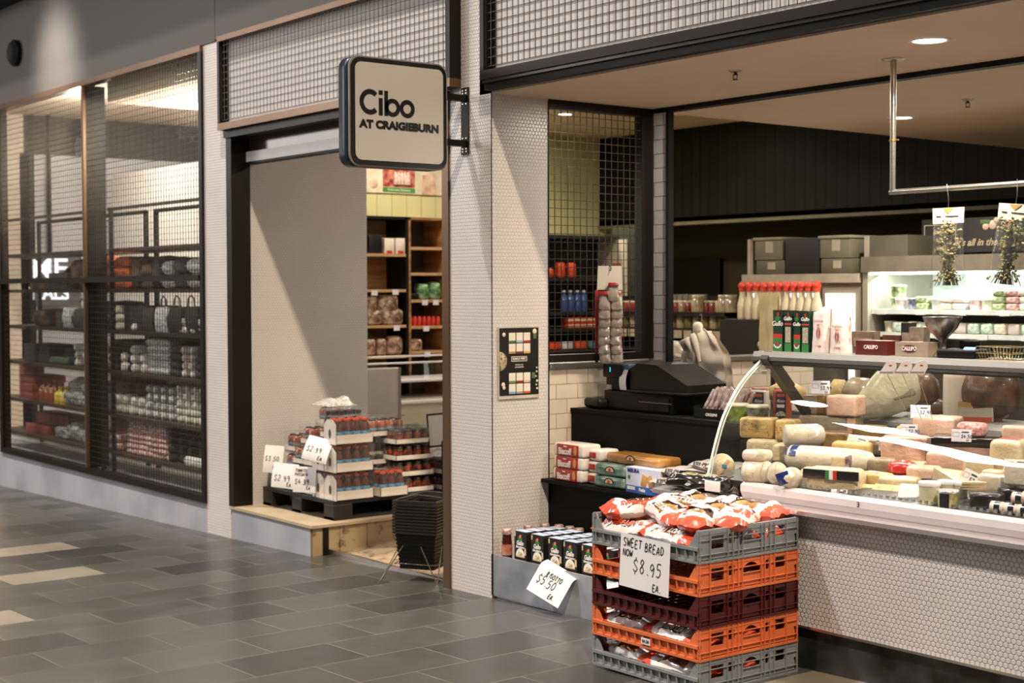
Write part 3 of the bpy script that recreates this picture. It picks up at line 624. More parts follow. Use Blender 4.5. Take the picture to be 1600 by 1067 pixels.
# ================================================================ CRATE STACK
CR = dict(grey=mat('grey_crate_plastic', '7c7f80', .38, var=.08, scale=3), orange=mat('orange_crate_plastic', 'cb6a3c', .4, var=.10, scale=3), brown=mat('maroon_crate_plastic', '4a1714', .38, var=.1, scale=3))
CX0, CX1, CY0, CY1 = 1.49, 2.10, -.605, -.045; CW, CD, CHt = CX1-CX0, CY1-CY0, .128
def crate(z, mname, lab):
    m = CR[mname]; t = thing('bread_crate', lab, 'crate', ((CX0+CX1)/2, CY0, z), (0, -math.atan(SL)*0, 0), 'stacked bread crates')
    w2 = CW/2; h = CHt
    f = MB()   # floor lattice
    for i in range(13): x = -w2+.02+i*(CW-.04)/12; f.box(x-.006, .01, .006, x+.006, CD-.01, .014)
    for i in range(11): y = .02+i*(CD-.04)/10; f.box(-w2+.01, y-.006, .004, w2-.01, y+.006, .012)
    f.box(-w2, 0, 0, w2, .02, .012); f.box(-w2, CD-.02, 0, w2, CD, .012); f.box(-w2, 0, 0, -w2+.02, CD, .012); f.box(w2-.02, 0, 0, w2, CD, .012)
    f.build('base', m, t)
    fr = MB(); hf = .062   # low ribbed front
    fr.box(-w2, .006, .004, w2, .012, hf); fr.box(-w2, -.006, hf-.012, w2, .016, hf); fr.box(-w2, -.004, 0, w2, .012, .010)
    for i in range(13): x = -w2+.02+i*(CW-.04)/12; fr.box(x-.0025, -.004, .008, x+.0025, .008, hf-.008)
    fr.build('front_panel', m, t)
    bk = MB(); bk.box(-w2, CD-.012, .004, w2, CD-.006, hf); bk.box(-w2, CD-.016, hf-.012, w2, CD+.004, hf); bk.build('back_panel', m, t)
    for sx in (-1, 1):
        s = MB(); X = lambda a: sx*(w2-a)
        def bx(y0, z0, y1, z1, a0=.0, a1=.006): s.box(min(X(a0), X(a1)), y0, z0, max(X(a0), X(a1)), y1, z1)
        y0, y1 = .0, CD
        bx(y0, .0, y1, .030); bx(y0, h-.020, y1, h-.002, -.002, .012); bx(y0, -.0, y1, .009, -.008, .008)        # lower band, rim, skirt
        wins = [(.070, .140, .050, .100), (.165, .200, .062, .100), (.235, CD-.215, .062, h-.02), (CD-.192, CD-.167, .062, .100), (CD-.140, CD-.072, .062, .104)]; yy_ = 0
        for (a, b, c_, d_) in wins: bx(yy_, .03, a, h-.02); bx(a, .03, b, c_); yy_ = b; (bx(a, d_, b, h-.02) if d_ < h-.02 else None)
        bx(yy_, .03, CD, h-.02)
        ya, yb = .235, CD-.215   # arched hand hole
        arc = [(ya, h-.02), (ya, .075)]+[(ya+(yb-ya)*k/10, .075+.028*math.sin(math.pi*k/10)) for k in range(1, 10)]+[(yb, .075), (yb, h-.02)]
        for i in range(1, len(arc)-2):
            (a, za), (b, zb) = arc[i], arc[i+1]; s.add([(X(0), a, za), (X(0), b, zb), (X(0), b, h-.02), (X(0), a, h-.02), (X(.006), a, za), (X(.006), b, zb), (X(.006), b, h-.02), (X(.006), a, h-.02)], [(0, 1, 2, 3), (7, 6, 5, 4), (0, 4, 5, 1)])
        for y in (.004, .058, .155, .183, .213, .236, CD-.216, CD-.196, CD-.166, CD-.14, CD-.07, CD-.004): bx(y-.0018, .006, y+.0018, h-.006, -.008, 0)   # raised ribs
        bx(0, .030, CD, .033, -.007, 0); bx(0, h-.042, CD, h-.039, -.006, 0); bx(.02, .012, .04, .02, -.002, 0); bx(.24, .062, CD-.22, .065, -.007, 0)
        s.build('side_wall', m, t)
        for yy in (0, 1):
            c = MB(); yq = (lambda v: v) if yy == 0 else (lambda v: CD-v)   # corner posts with a sloping shoulder
            P = [(.001, .002), (.001, h-.003), (.022, h-.003), (.07, .062), (.07, .002)]; c.prism([(yq(a), b) for a, b in P], 'x', min(X(.0012), X(.0075)), max(X(.0012), X(.0075)))
            xa, xb = sorted((X(.0), X(.055))); c.prism([(X(.001), 0), (X(.001), h), (X(.012), h), (X(.055), .064), (X(.055), 0)], 'y', min(yq(.004), yq(.010)), max(yq(.004), yq(.010)))
            c.build('corner', m, t)
    return t
FZ = fz(1.80)+.006; PIT = .1255
CZ = [FZ+PIT*i for i in range(5)]
CN = ['grey', 'orange', 'brown', 'orange', 'grey']
CL = ['grey bread crate on the floor at the bottom of the stack', 'orange bread crate with a small price label, second from the floor', 'maroon empty bread crate in the middle of the stack', 'orange empty bread crate directly under the top grey one', 'grey bread crate on top of the stack heaped with sweet loaves']
for i in range(5): crates = crate(CZ[i], CN[i], CL[i])
# sweet loaves
BREAD = mat('golden_bread', 'b5793a', .7, var=.3, scale=25, c2='d8a868', bump=.3, bscale=60)
def bagprint():
    m, nt, b = newmat('printed_loaf_bag'); N = NT(nt); out = nt.nodes['Material Output']; tc = N.n('ShaderNodeTexCoord'); sp = N.n('ShaderNodeSeparateXYZ'); N.l(tc.outputs['Generated'], sp.inputs[0])
    nz = N.n('ShaderNodeTexNoise'); nz.inputs['Scale'].default_value = 11; nz.inputs['Detail'].default_value = 3; N.l(tc.outputs['Object'], nz.inputs['Vector'])
    x = N.math('ADD', sp.outputs[0], N.math('MULTIPLY', N.math('SUBTRACT', nz.outputs[0], .5), .45))
    y = N.math('ADD', sp.outputs[1], N.math('MULTIPLY', N.math('SUBTRACT', nz.outputs[0], .5), .10))
    c = N.ramp(x, [(0, srgb('e0492f')), (.14, srgb('ddd2cc')), (.70, srgb('e0d6cf')), (.84, srgb('d8573c'))], True); N.l(c, b.inputs['Base Color'])
    b.inputs['Roughness'].default_value = .25; b.inputs['Coat Weight'].default_value = .5
    t = N.n('ShaderNodeBsdfTransparent'); g = N.n('ShaderNodeBsdfGlossy'); g.inputs['Roughness'].default_value = .08; m1 = N.n('ShaderNodeMixShader'); m1.inputs[0].default_value = .24; N.l(t.outputs[0], m1.inputs[1]); N.l(g.outputs[0], m1.inputs[2])
    win = N.math('MULTIPLY', N.math('MULTIPLY', N.math('GREATER_THAN', x, .30), N.math('LESS_THAN', x, .74)), N.math('MULTIPLY', N.math('GREATER_THAN', y, .06), N.math('LESS_THAN', y, .94)))
    m2 = N.n('ShaderNodeMixShader'); N.l(win, m2.inputs[0]); N.l(b.outputs[0], m2.inputs[1]); N.l(m1.outputs[0], m2.inputs[2])
    bm = N.n('ShaderNodeBump'); bm.inputs['Strength'].default_value = .5; bm.inputs['Distance'].default_value = .01; N.l(nz.outputs[0], bm.inputs['Height']); N.l(bm.outputs[0], b.inputs['Normal']); N.l(bm.outputs[0], g.inputs['Normal'])
    N.l(m2.outputs[0], out.inputs[0]); return m
BAGM = bagprint(); LOAFRED = mat('loaf_lettering_red', 'c43a26', .4); LOAFWHITE = mat('loaf_lettering_white', 'f1ece8', .4)
loafs = []
for k in range(3):
    b = MB()
    for i in range(7):
        a = -.085+.0285*i; b.rbox((a, .012*math.sin(i*2.1+k), .043), (.05, .088, .062), .028, 2, nz=.012, seed=i+k*9)
    mbread = b.mesh('bread', BREAD); q = MB(); q.pillow(.32, .15, .088, seed=k*3+1, wr=.20, nu=26, nv=18); mbag = q.mesh('bag', BAGM); loafs.append((mbread, mbag))
def loaf(x, y, z, rz, lab, k=0, tx=0, ty=0, word=None, group='sweet loaves in the top crate'):
    t = thing('sweet_loaf', lab, 'bread loaf', (x, y, z), (tx, ty, rz), group)
    put('bread', loafs[k][0], t); put('bag', loafs[k][1], t)
    if word: text('SWEET LOAF', .034, LOAFWHITE if word == 'w' else LOAFRED, t, (0, -.046, .080), (math.radians(38), 0, 0), bold=.0016, shear=.25, sx=.95)
    return t
zt = CZ[4]+.02; x0, y0 = CX0, CY0
TL = [(.12, .10, 0, .0, 10, 'r'), (.40, .075, 0, .0, -4, 'w'), (.13, .27, 0, .02, 80, None), (.30, .28, 0, .0, 12, None), (.48, .27, 0, .03, 70, None), (.15, .45, 0, .0, 5, None), (.44, .46, 0, .0, -8, None),
      (.10, .17, .072, .0, 62, 'r'), (.30, .14, .078, .0, -25, 'w'), (.45, .15, .074, .0, -48, 'r'), (.20, .33, .078, .0, 15, 'w'), (.43, .32, .08, .0, -12, None), (.17, .47, .075, .0, -6, None), (.42, .48, .078, .0, 10, None), (.53, .30, .065, .0, -60, None)]
LW = ['front left corner', 'front right, under the price card edge', 'left wall, lower layer', 'centre, lower layer', 'right wall, lower layer', 'back left, lower layer', 'back right, lower layer', 'front left, upper layer', 'front centre, upper layer', 'front right, upper layer', 'centre left, upper layer', 'centre right, upper layer', 'back left, upper layer', 'back right, upper layer', 'right wall, its red tail sticking out']
for (a, b, c, ty, rz, wd), lw in zip(TL, LW): loaf(x0+a, y0+b, zt+c, math.radians(rz), 'bagged sweet loaf in the top crate, '+lw, random.randrange(3), random.uniform(-.1, .1), random.uniform(-.12, .12), wd)
for ci, lst, nm in ((1, [(.16, .10, 5), (.43, .09, -5), (.15, .30, 8), (.44, .30, -6), (.30, .47, 3)], 'lower orange crate'), (0, [(.16, .10, -5), (.43, .09, 6), (.15, .30, 4), (.44, .30, -6), (.30, .47, 3)], 'bottom grey crate')):
    pos = ['front left', 'front right', 'middle left', 'middle right', 'back']
    for (a, b, rz), pw in zip(lst, pos):
        t = loaf(x0+a, y0+b, CZ[ci]+.016, math.radians(rz), 'bagged sweet loaf in the %s, %s' % (nm, pw), random.randrange(3), word='w' if (pw, ci) == ('front right', 1) else None, group='sweet loaves in the lower crates')
pc = thing('price_ticket', 'tiny white price label stuck on the lower orange crate front', 'label', (CX0+.325, CY0-.0065, CZ[1]+.028)); MB().box(-.026, -.001, -.013, .026, 0, .013).build('card', M_PAPER, pc); text('$4.50', .017, M_INK, pc, (0, -.0022, 0))
paper_sign('price_sign', 'handwritten sign reading Sweet Bread now $8.95 each, hung on the crate stack', .285, .212, [('SWEET', .06, .08, .031), ('BREAD', .50, .11, .031), ('NOW', .06, .28, .027), ('$8.95', .27, .44, .052), ('EA.', .68, .83, .026)],
           (1.822, CY0-.016, CZ[4]+.066), (math.radians(-1.5), math.radians(1.5), 0), group='handwritten price signs', pen=.0042)
# ================================================================ TROUGH GOODS
DARKBOX = mat('matt_black_carton', '1b1714', .45, var=.06); RIM_B = mat('pale_blue_carton_edge', 'a9b4c4', .5, var=.04); RED = mat('red_print', 'c0301f', .45); GREEN = mat('green_print', '2c7a35', .45); WHITEP = mat('white_print', 'e6e1da', .5)
RICE = mat('risotto_print', 'c8a066', .6, var=.4, scale=120, c2='ecdcb8'); CREAMP = mat('cream_print', 'cfb48c', .5)
def disc(mb, x, z, rx, rz, y, mi=0, a0=0, a1=360, n=18, th=.0006): mb.prism([(x+rx*math.cos(math.radians(a0+(a1-a0)*k/n)), z+rz*math.sin(math.radians(a0+(a1-a0)*k/n))) for k in range(n if a1-a0 >= 360 else n+1)], 'y', y-th, y, mi)
def risotto(loc, rot, lab):
    t = thing('risotto_box', lab, 'box', loc, rot, 'black risotto boxes in the zinc trough'); w_, d, h = .096, .056, .178
    b = MB(); b.prism([(-w_/2, 0), (w_/2, 0), (w_/2, h*.93), (w_/2-.004, h), (-w_/2+.004, h), (-w_/2, h*.93)], 'y', 0, d); b.build('carton', DARKBOX, t)
    e = MB(); e.box(-w_/2+.002, .001, h, w_/2-.002, d-.002, h+.0012); e.build('top_flap', RIM_B, t)
    p = MB(); disc(p, 0, .052, .034, .040, 0, 0, 0, 180); disc(p, .002, .054, .024, .022, -.0006, 1, 0, 180, 14); p.box(-.034, -.0008, .046, .034, 0, .053, 2); disc(p, 0, .140, .017, .010, 0, 3); disc(p, .004, .156, .008, .007, 0, 4); disc(p, -.010, .150, .006, .005, 0, 4); disc(p, 0, .152, .004, .009, -.0006, 2); p.box(-w_/2+.002, -.0007, .150, -w_/2+.011, 0, .173, 2); p.box(w_/2-.014, -.0007, .060, w_/2-.001, 0, .095, 2)
    disc(p, -.004, .018, .008, .007, 0, 0, 0, 360, 7); p.build('front_print', [WHITEP, RICE, CREAMP, GREEN, RED], t)
    text('Gallo', .031, WHITEP, t, (0, -.0016, .118), bold=.0012, shear=.15, sx=.85, ext=.0003); text('Risottissimo', .0165, WHITEP, t, (0, -.0012, .098), bold=.0005, shear=.3, sx=.85, ext=.0003)
    return t
r0 = risotto((0, 0, 0), 0, 'x'); xs = [.19, .325, .465, .585, .72, .85, .985]; first = True
COLN = ['first column beside the mosaic wall', 'second column from the mosaic wall', 'third column from the mosaic wall', 'fourth column from the mosaic wall', 'fifth column, beside the crate stack', 'sixth column, behind the crates', 'seventh column, behind the crates']; ROWN = ['front row', 'second row', 'third row', 'fourth row']
for j in range(4):
    for i, x in enumerate(xs):
        if i > 4 and j < 0: continue
        o = dup(r0, (x+random.uniform(-.004, .004)+.008*j, .035+.064*j, .1905), math.radians(random.uniform(-3, 8)), 'black risotto box with white plate print, %s, %s' % (ROWN[j], COLN[i]))
for c in list(KIDS(r0)): bpy.data.objects.remove(c)
bpy.data.objects.remove(r0)
def sauce(loc, lab):
    t = thing('sauce_bottle', lab, 'bottle', loc, 0, 'dark sauce bottles at the mosaic end of the trough')
    MB().lathe([(.026, 0), (.028, .01), (.028, .10), (.024, .13), (.022, .15)], n=16).build('bottle', mat('dark_red_sauce', '2a0c0a', .12, coat=1, c2='5a1d10'), t)
    MB().lathe([(.0285, .045), (.0285, .10)], n=16).build('label_wrap', mat('cream_red_label', 'd5c4b0', .6, var=.5, scale=35, c2='b84a2c'), t)
    MB().lathe([(.023, .150), (.025, .152), (.025, .172), (.022, .176)], n=16).build('cap', mat('berry_pattern_cap', 'd9cfc2', .5, var=.1, scale=60, c2='8a2a22'), t); return t
for (x, y, w_) in ((.075, .035, 'in front by the trough corner'), (.045, .20, 'standing against the mosaic wall'), (.06, .30, 'at the back against the mosaic wall'), (.135, .335, 'second in the back row'), (.21, .345, 'third in the back row'), (.285, .345, 'fourth in the back row, beside the black shelf')): sauce((x, y, .1905+(.02 if y > .19 else 0)*0), 'dark sauce bottle with berry-patterned cap, '+w_)
ang = math.radians(38)
def curlf(R, ang0):
    def f(u, v):
        s = -v-.012; 
        if s < 0: return (u, .012-0-s*0-s*-1*0+s*-1, .006) if False else (u, .004-s, .004)
        k = min(s/R, ang0); y = -R*math.sin(k)*1.0; z = -R*(1-math.cos(k)); r = s-k*R; return (u+.0*s, y-r*math.cos(ang0), z-r*math.sin(ang0))
    return f
paper_sign('price_sign', 'handwritten sign reading Risotto $5.50 each, curling over the zinc trough edge', .24, .185, [('RISOTTO', .30, .30, .024), ('$5.50', .12, .47, .042), ('EA.', .62, .80, .022)], (.555, -.002, .2315), (0, math.radians(14), math.radians(2)), curl=curlf(.035, math.radians(62)), group='handwritten price signs', pen=.0052)
paper_sign('price_sign', 'handwritten price sign on the zinc trough, half hidden behind the crates', .24, .18, [('$5.50', .12, .47, .042), ('EA.', .62, .80, .022)], (1.0, -.002, .2315), (0, math.radians(-6), math.radians(2)), curl=curlf(.035, math.radians(62)), group='handwritten price signs', pen=.0052)
# ================================================================ BLACK SHELVES AND COUNTER
BLK = mat('black_laminate', '070604', .6, var=.15, scale=2, spec=.15)
sh = thing('display_shelf', 'low black display shelf between the zinc trough and the till counter', 'shelf', (0.002, .375, -.02)); MB().box(0, 0, 0, 1.55, .155, .60).build('body', BLK, sh); MB().box(0, -.055, .600, 1.55, .155, .618).build('shelf_board', BLK, sh)
SZ = .598
ct = thing('till_counter', 'black till counter standing against the cream tiled wall', 'counter', (0.002, .532, -.02)); MB().box(0, 0, 0, 1.50, .75, .965).build('body', BLK, ct); MB().box(.0, -.006, .965, 1.52, .76, .985).build('counter_top', BLK, ct)
CT = .965
# biscuit packs (red front, white wrap)
BR = mat('red_biscuit_wrap', '9c2318', .35, var=.06, coat=.3); WW = mat('white_biscuit_wrap', 'd9cfc4', .35, var=.05, coat=.3); TAN = mat('tan_biscuit', 'c08a4e', .6)
def biscuit(loc, lab, rot=0):
    t = thing('biscuit_pack', lab, 'biscuit pack', loc, rot, 'red and white biscuit packs'); b = MB(); b.rbox((0, .065, .034), (.235, .13, .066), .014, 2, nz=.003, seed=loc[2]*9); b.build('wrapper', WW, t)
    p = MB(); p.rbox((-.002, .0, .034), (.175, .006, .060), .003, 1); p.build('front_print', BR, t); q = MB(); disc(q, .062, .036, .013, .024, -.0035); q.build('biscuit_print', TAN, t); text('Biscoff', .046, WHITEP, t, (-.022, -.0042, .026), bold=.0013, sx=.85, ext=.0004); text('lotus', .012, WHITEP, t, (-.018, -.0042, .053), bold=.0005, ext=.0004); return t
for k, w_ in enumerate(('bottom', 'middle', 'top')):
    biscuit((.185+.006*k, .345, SZ+.066*k), 'red biscuit pack in the stack beside the tiled wall, %s one' % w_)
for k, w_ in enumerate(('bottom', 'middle', 'top')): biscuit((.19+.012*k, .60, SZ+.066*k) if False else (.245, .372+.0*k, SZ+.068*k+.0), 'second stack') if False else None
for k in range(3):
    t = thing('biscuit_pack', 'white back end of a biscuit pack in the second stack, %s' % ('bottom', 'middle', 'top')[k], 'biscuit pack', (.345+.006*k, .385, SZ+.060*k), 0, 'red and white biscuit packs'); MB().rbox((0, .07, .030), (.085, .14, .058), .014, 2, nz=.004, seed=k).build('wrapper', WW, t); MB().rbox((-.01, .0, .03), (.05, .004, .03), .002, 1).build('front_print', BR, t)
# teal toast packs, brown pack on top
TEAL = mat('teal_pack_film', '1f5a50', .25, var=.25, scale=8, coat=.6, c2='a9b8a4'); BRN = mat('brown_pack_film', '94602a', .28, var=.25, scale=7, coat=.5, c2='b58848')
def toast(loc, m, lab, name='toast_pack', L=.30, H=.058, rot=0):
    t = thing(name, lab, 'toast pack', loc, rot, 'film-wrapped toast packs'); MB().rbox((0, .12, H/2), (L, .24, H), .018, 3, nz=.008, seed=loc[0]*7+loc[2]).build('film', m, t)
    q = MB(); disc(q, 0, .026, .038, .026, -.003, 0, 0, 180); disc(q, 0, .026, .028, .020, -.004, 1, 0, 180); disc(q, 0, .034, .010, .008, -.005, 2); q.build('badge', [M_INK, CREAMP, RED], t); return t
toast((.515, .35, SZ), TEAL, 'lower teal film-wrapped toast pack on the black shelf', L=.24); toast((.52, .352, SZ+.060), TEAL, 'upper teal film-wrapped toast pack on the black shelf', L=.24); toast((.62, .40, SZ+.121), BRN, 'brown film-wrapped toast pack lying on the teal ones', L=.42, H=.05, rot=math.radians(-4))
# white and blue box
t = thing('cracker_box', 'white and blue cracker box with biscuit picture on the black shelf', 'box', (.775, .335, SZ), math.radians(-3)); MB().box(-.125, 0, 0, .125, .10, .125, 0).box(-.126, -.001, 0, .126, .10, .035, 1).build('carton', [mat('pale_lilac_carton', 'cdd0de', .45, var=.03), mat('blue_carton', '2f5fa6', .45, var=.08, scale=12)], t)
text('MISURA', .026, mat('navy_print', '23386a', .5), t, (-.068, -.0015, .108), bold=.001, ext=.0005); q = MB()
for cx, a in ((.015, .25), (.062, -.45)): q.T = Matrix.Translation((cx, -.001, .065)) @ Matrix.Rotation(a, 4, 'Y'); q.rbox((0, 0, 0), (.042, .003, .058), .0015, 1)
q.T = None; q.build('biscuit_print', TAN, t); q = MB(); disc(q, -.10, .075, .010, .010, -.0015); q.build('seal_print', GREEN, t); MB().box(-.115, -.0022, .014, -.055, -.001, .030).build('table_print', WHITEP, t); text('Fette', .022, WHITEP, t, (0, -.0018, .018), bold=.0008, ext=.0005)
# white biscuit bags
WB = mat('white_snack_film', 'd4ccc4', .28, var=.14, scale=14, coat=.6, c2='a89a8e'); DT = mat('dark_print', '35302b', .5)
def snack(x, y, z, L, Wd, H, lab, rot=0, m=None, word=None, seed=1, name='biscuit_bag', cat='bag', group='white biscuit bags on the black shelf', tilt=0):
    t = thing(name, lab, cat, (x, y, z), (tilt, 0, rot), group); MB().pillow(L, Wd, H, seed=seed, wr=.16, nu=18, nv=12).build('film', m or WB, t)
    if word: text(word, .034, DT, t, (-.02, -Wd*.47, H*.62), (math.radians(70), 0, 0), bold=.0012, sx=.9)
    return t
snack(.985, .40, SZ, .30, .17, .05, 'white biscuit bag at the bottom of the pile beside the cracker box', 0, word='KOURABIES', seed=1); snack(1.0, .40, SZ+.045, .32, .18, .055, 'white biscuit bag second from the bottom of the pile', .1, word='KISS CREMA', seed=2)
snack(1.06, .41, SZ+.092, .36, .18, .06, 'white biscuit bag third in the pile, lying across it', -.08, word='KISS CREMINO', seed=3); snack(1.22, .44, SZ+.140, .34, .18, .055, 'white biscuit bag on top of the pile, touching the glass end', -.1, word='KISS CREMINO', seed=4)
snack(1.25, .42, SZ, .34, .18, .06, 'white biscuit bag lying low behind the black coffee bags', .1, seed=5); snack(1.28, .43, SZ+.05, .34, .18, .06, 'mottled biscuit bag above the low one behind the coffee bags', -.1, seed=6); snack(1.30, .44, SZ+.10, .30, .17, .05, 'mottled biscuit bag under the topmost one', .15, seed=7)
KF = mat('black_foil', '0c0a08', .16, var=.4, scale=16, coat=1, c2='2a2116')
# ================================================================ TILL
TILL = mat('till_plastic', '0f0d09', .45, var=.1, spec=.25); TG = mat('till_cover', '161309', .4, var=.1, spec=.3)
t = thing('cash_drawer', 'black cash drawer under the till on the black counter', 'cash drawer', (.20, .60, CT)); MB().rbox((.24, .22, .052), (.52, .42, .10), .006, 2).build('body', TILL, t); MB().box(-.0, .004, .015, .48, .0085, .085).build('drawer_front', TILL, t); MB().box(.26, .0, .054, .50, .009, .058).build('drawer_trim', mat('dull_trim', '6e6554', .35, .6), t)
t = thing('receipt_printer', 'black receipt printer with a strip of paper, on the cash drawer', 'receipt printer', (.21, .62, CT+.1035)); b = MB(); b.rbox((.045, .08, .07), (.15, .16, .14), .012, 2); b.rbox((.045, .03, .105), (.156, .10, .075), .01, 2); b.build('body', TILL, t)
MB().box(.03, -.0235, .098, .034, -.0205, .122).build('light', mat('cyan_indicator', '35b6c8', .4, emit=1.5), t); MB().box(-.02, -.002, .004, .02, -.0008, .028).build('sticker', mat('grey_sticker', 'a7a49a', .6, var=.3, scale=150), t)
rp = MB(); rp.grid(lambda u, v: (.105+.052*u, -.004-.02*math.sin(v*2.5), .118-.112*v), 3, 10); rp.build('receipt', M_PAPER, t); MB().rbox((.13, .02, .128), (.06, .06, .03), .008, 2).build('blue_pad', mat('blue_pad', '37506e', .4, var=.4, scale=60), t)
t = thing('till_screen', 'black sloping till keyboard and screen under a dust cover', 'till', (.375, .60, CT+.1035)); b = MB(); b.prism([(.0, .0), (.42, 0), (.42, .05), (.20, .145), (.06, .150), (.0, .12)], 'y', .02, .30, 0); b.build('cover', TG, t); b = MB(); b.rbox((.22, .15, .006), (.44, .32, .012), .004, 1); b.build('base', TILL, t)
t = thing('card_terminal', 'small dark card terminal lying on the counter before the cash drawer', 'card terminal', (.115, .56, CT), math.radians(-12)); b = MB(); b.rbox((.0, .06, .03), (.17, .10, .055), .02, 3); b.build('body', TILL, t); MB().rbox((-.055, .045, .045), (.05, .05, .03), .012, 2).build('paper_lid', mat('smoke_plastic', '5a5348', .2, coat=.6), t)
# stick snacks box, olive tubs
t = thing('snack_tray', 'black counter tray filled with wrapped stick snacks', 'tray', (.86, .60, CT), math.radians(2)); b = MB(); b.box(0, 0, 0, .25, .008, .05); b.box(0, .19, 0, .25, .198, .11); b.box(0, 0, 0, .006, .198, .06); b.box(.244, 0, 0, .25, .198, .06); b.box(0, 0, 0, .25, .198, .006); b.build('tray', TILL, t); text('GRISSINI', .02, WHITEP, t, (.12, -.001, .02))
SM = [mat('stick_wrap_brown', '6d3a26', .35, var=.2, scale=30, c2='e0d4cc'), mat('stick_wrap_white', 'd8cdc6', .35, var=.15, scale=40, c2='9c5a48')]
for i in range(30):
    x = .02+.021*(i % 11); y = .03+.055*(i//11); tt = thing('stick_snack', 'wrapped stick snack standing in the black tray, slot %s of the %s row' % (['one', 'two', 'three', 'four', 'five', 'six', 'seven', 'eight', 'nine', 'ten', 'eleven'][i % 11], ['front', 'middle', 'back'][i//11]), 'snack', (.86+x, .60+y, CT+.008), (random.uniform(-.35, -.1), random.uniform(.1, .5), 0), 'stick snacks in the tray'); MB().rbox((0, 0, .075), (.017, .012, .15), .004, 1, nz=.003, seed=i).build('wrapper', SM[i % 2], tt)
for i, (x, c, lb) in enumerate(((1.14, '5c7a2a', 'green'), (1.27, '6b6a58', 'grey-green'))):
    t = thing('olive_tub', 'clear tub of %s olives on the black counter near the glass end' % lb, 'tub', (x, .62, CT), 0, 'olive tubs'); MB().lathe([(.045, 0), (.05, .02), (.052, .075)], n=20).build('tub', mat('tub_'+lb.replace('-', '_'), c, .15, var=.4, scale=40, coat=1), t); MB().lathe([(.055, .075), (.055, .085), (.05, .088)], n=20).build('lid', mat('tub_lid', 'b8b09a', .3), t)
for i, (x, c, lb) in enumerate(((1.26, '2b2a33', 'dark blue'), (1.385, 'a5482a', 'rust red'))):
    p = onZ((1187, 1222)[i], 655, CT); t = thing('rice_bag', 'upright %s paper bag of rice behind the glass end' % lb, 'rice bag', (p.x, p.y, CT), math.radians(30), 'upright rice bags')
    MB().rbox((0, 0, .072), (.085, .06, .145), .01, 2, nz=.006, seed=i).build('bag', mat('rice_bag_'+lb.replace(' ', '_'), 'c9bfb4' if i == 0 else 'a5482a', .5, var=.12), t); MB().rbox((0, -.032, .07), (.05 if i else .056, .004, .13), .002, 1).build('front_label', mat('rice_label', '23242c', .45), t); MB().rbox((0, -.002, .148), (.08, .03, .018), .006, 1, nz=.004).build('folded_top', mat('red_white_fold', 'd9d0c8', .5, c2='b8452c', scale=20), t)
    q = MB(); disc(q, 0, .018, .026, .024, -.034, 0, 0, 180); q.box(-.018, -.0350, .112, .018, -.034, .128, 1); q.box(-.018, -.0350, .060, .018, -.034, .075, 2); q.build('front_print', [mat('mixed_rice_print', '8f8064', .6, var=.5, scale=140, c2='d8ccb4'), mat('red_logo', 'b0504a', .5), WHITEP], t); text('Riso', .022, WHITEP, t, (0, -.036, .092), shear=.3)
# hanging sachet strips on the mesh
t = thing('sachet_strip', 'long strip of red and white spice sachets hanging on the window mesh', 'sachet strip', (.035, .78, 1.73), math.radians(55)); MB().prism([(-.07, -.13), (-.065, .0), (.065, .0), (.07, -.13)], 'y', 0, .002).build('header_card', CARD, t)
MB().tube([(0, .004, -.02), (.004, -.012, -.028), (.006, -.01, -.01), (.0, .0, .004)], .0022, 6).build('hook', BLACKM, t)
RF = mat('red_sachet_film', 'a3281c', .25, coat=.6, var=.15); SF = mat('silver_sachet_film', 'b9ada2', .22, var=.3, scale=22, coat=.6, c2='8a7868')
zz = -.12; k = 0
for r_ in range(8):
    for sx in ((-1, 1) if r_ else (1,)):
        q = MB(); q.pillow(.062, .095, .016, seed=r_*2+sx, wr=.2, nu=8, nv=8); q.T = None; sc = put('sachet', q.mesh('sachet', SF), t, None, (sx*.033+(0 if r_ else -.015)+.003*math.sin(r_), -.012-.003*r_, zz-.03), (math.radians(72), math.radians(random.uniform(-5, 5)), 0)); 
        MB().rbox((0, 0, 0), (.058, .006, .018), .002, 1).build('sachet_header', RF, t, None, (sx*.033+(0 if r_ else -.015), -.018-.003*r_, zz+.020), (math.radians(-15), 0, 0))
    zz -= .048
MB().rbox((-.072, .004, -.33), (.018, .012, .40), .005, 2, nz=.006).build('side_sachet', RF, t)
# aprons / grey bags hung on the post by the opening
AP = mat('grey_apron_cloth', 'cabdad', .75, var=.10, scale=6)
p = onY(1095, 507, 1.2); t = thing('folded_apron', 'crumpled grey plastic apron roll hanging on a wire hook beside the till', 'apron', (p.x, 1.2, p.z)); ax = p
sc = mpp(p)
MB().tube([(-.01, 0, .05), (0, 0, .06), (.006, 0, .045), (.004, 0, .0)], .002, 6).build('hook', STEEL, t)
def apr(u, v):
    a = 2*u-1; wd = (.035+.11*min(1, v*2.4)**.8+.05*v); x = a*wd+.012*math.sin(v*5); z = -.02-.36*v-.035*(1-abs(a))*0; y = -.035*math.cos(a*1.5)-.008*math.sin(a*7+v*3)+.018*noise.noise(Vector((a*3, v*5, 1)))
    return (x+.02*v, y, z)
b = MB(); b.grid(apr, 30, 26); b.grid(lambda u, v: tuple(Vector(apr(u, v))+Vector((0, .05+.02*math.sin(u*9), -.015))), 20, 16); b.build('cloth', AP, t)
b = MB(); b.tube([(-.075, -.03, -.14), (-.085, -.05, -.10), (-.04, -.06, -.085), (.02, -.06, -.16), (.01, -.05, -.22), (-.05, -.05, -.19)], [.02, .024, .022, .02, .018, .014], 10); b.tube([(-.01, -.05, -.06), (.03, -.07, -.10), (.05, -.06, -.20)], [.02, .018, .01], 10); b.rbox((0, -.03, -.02), (.06, .05, .07), .025, 3, nz=.015); b.build('loop_handle', AP, t)
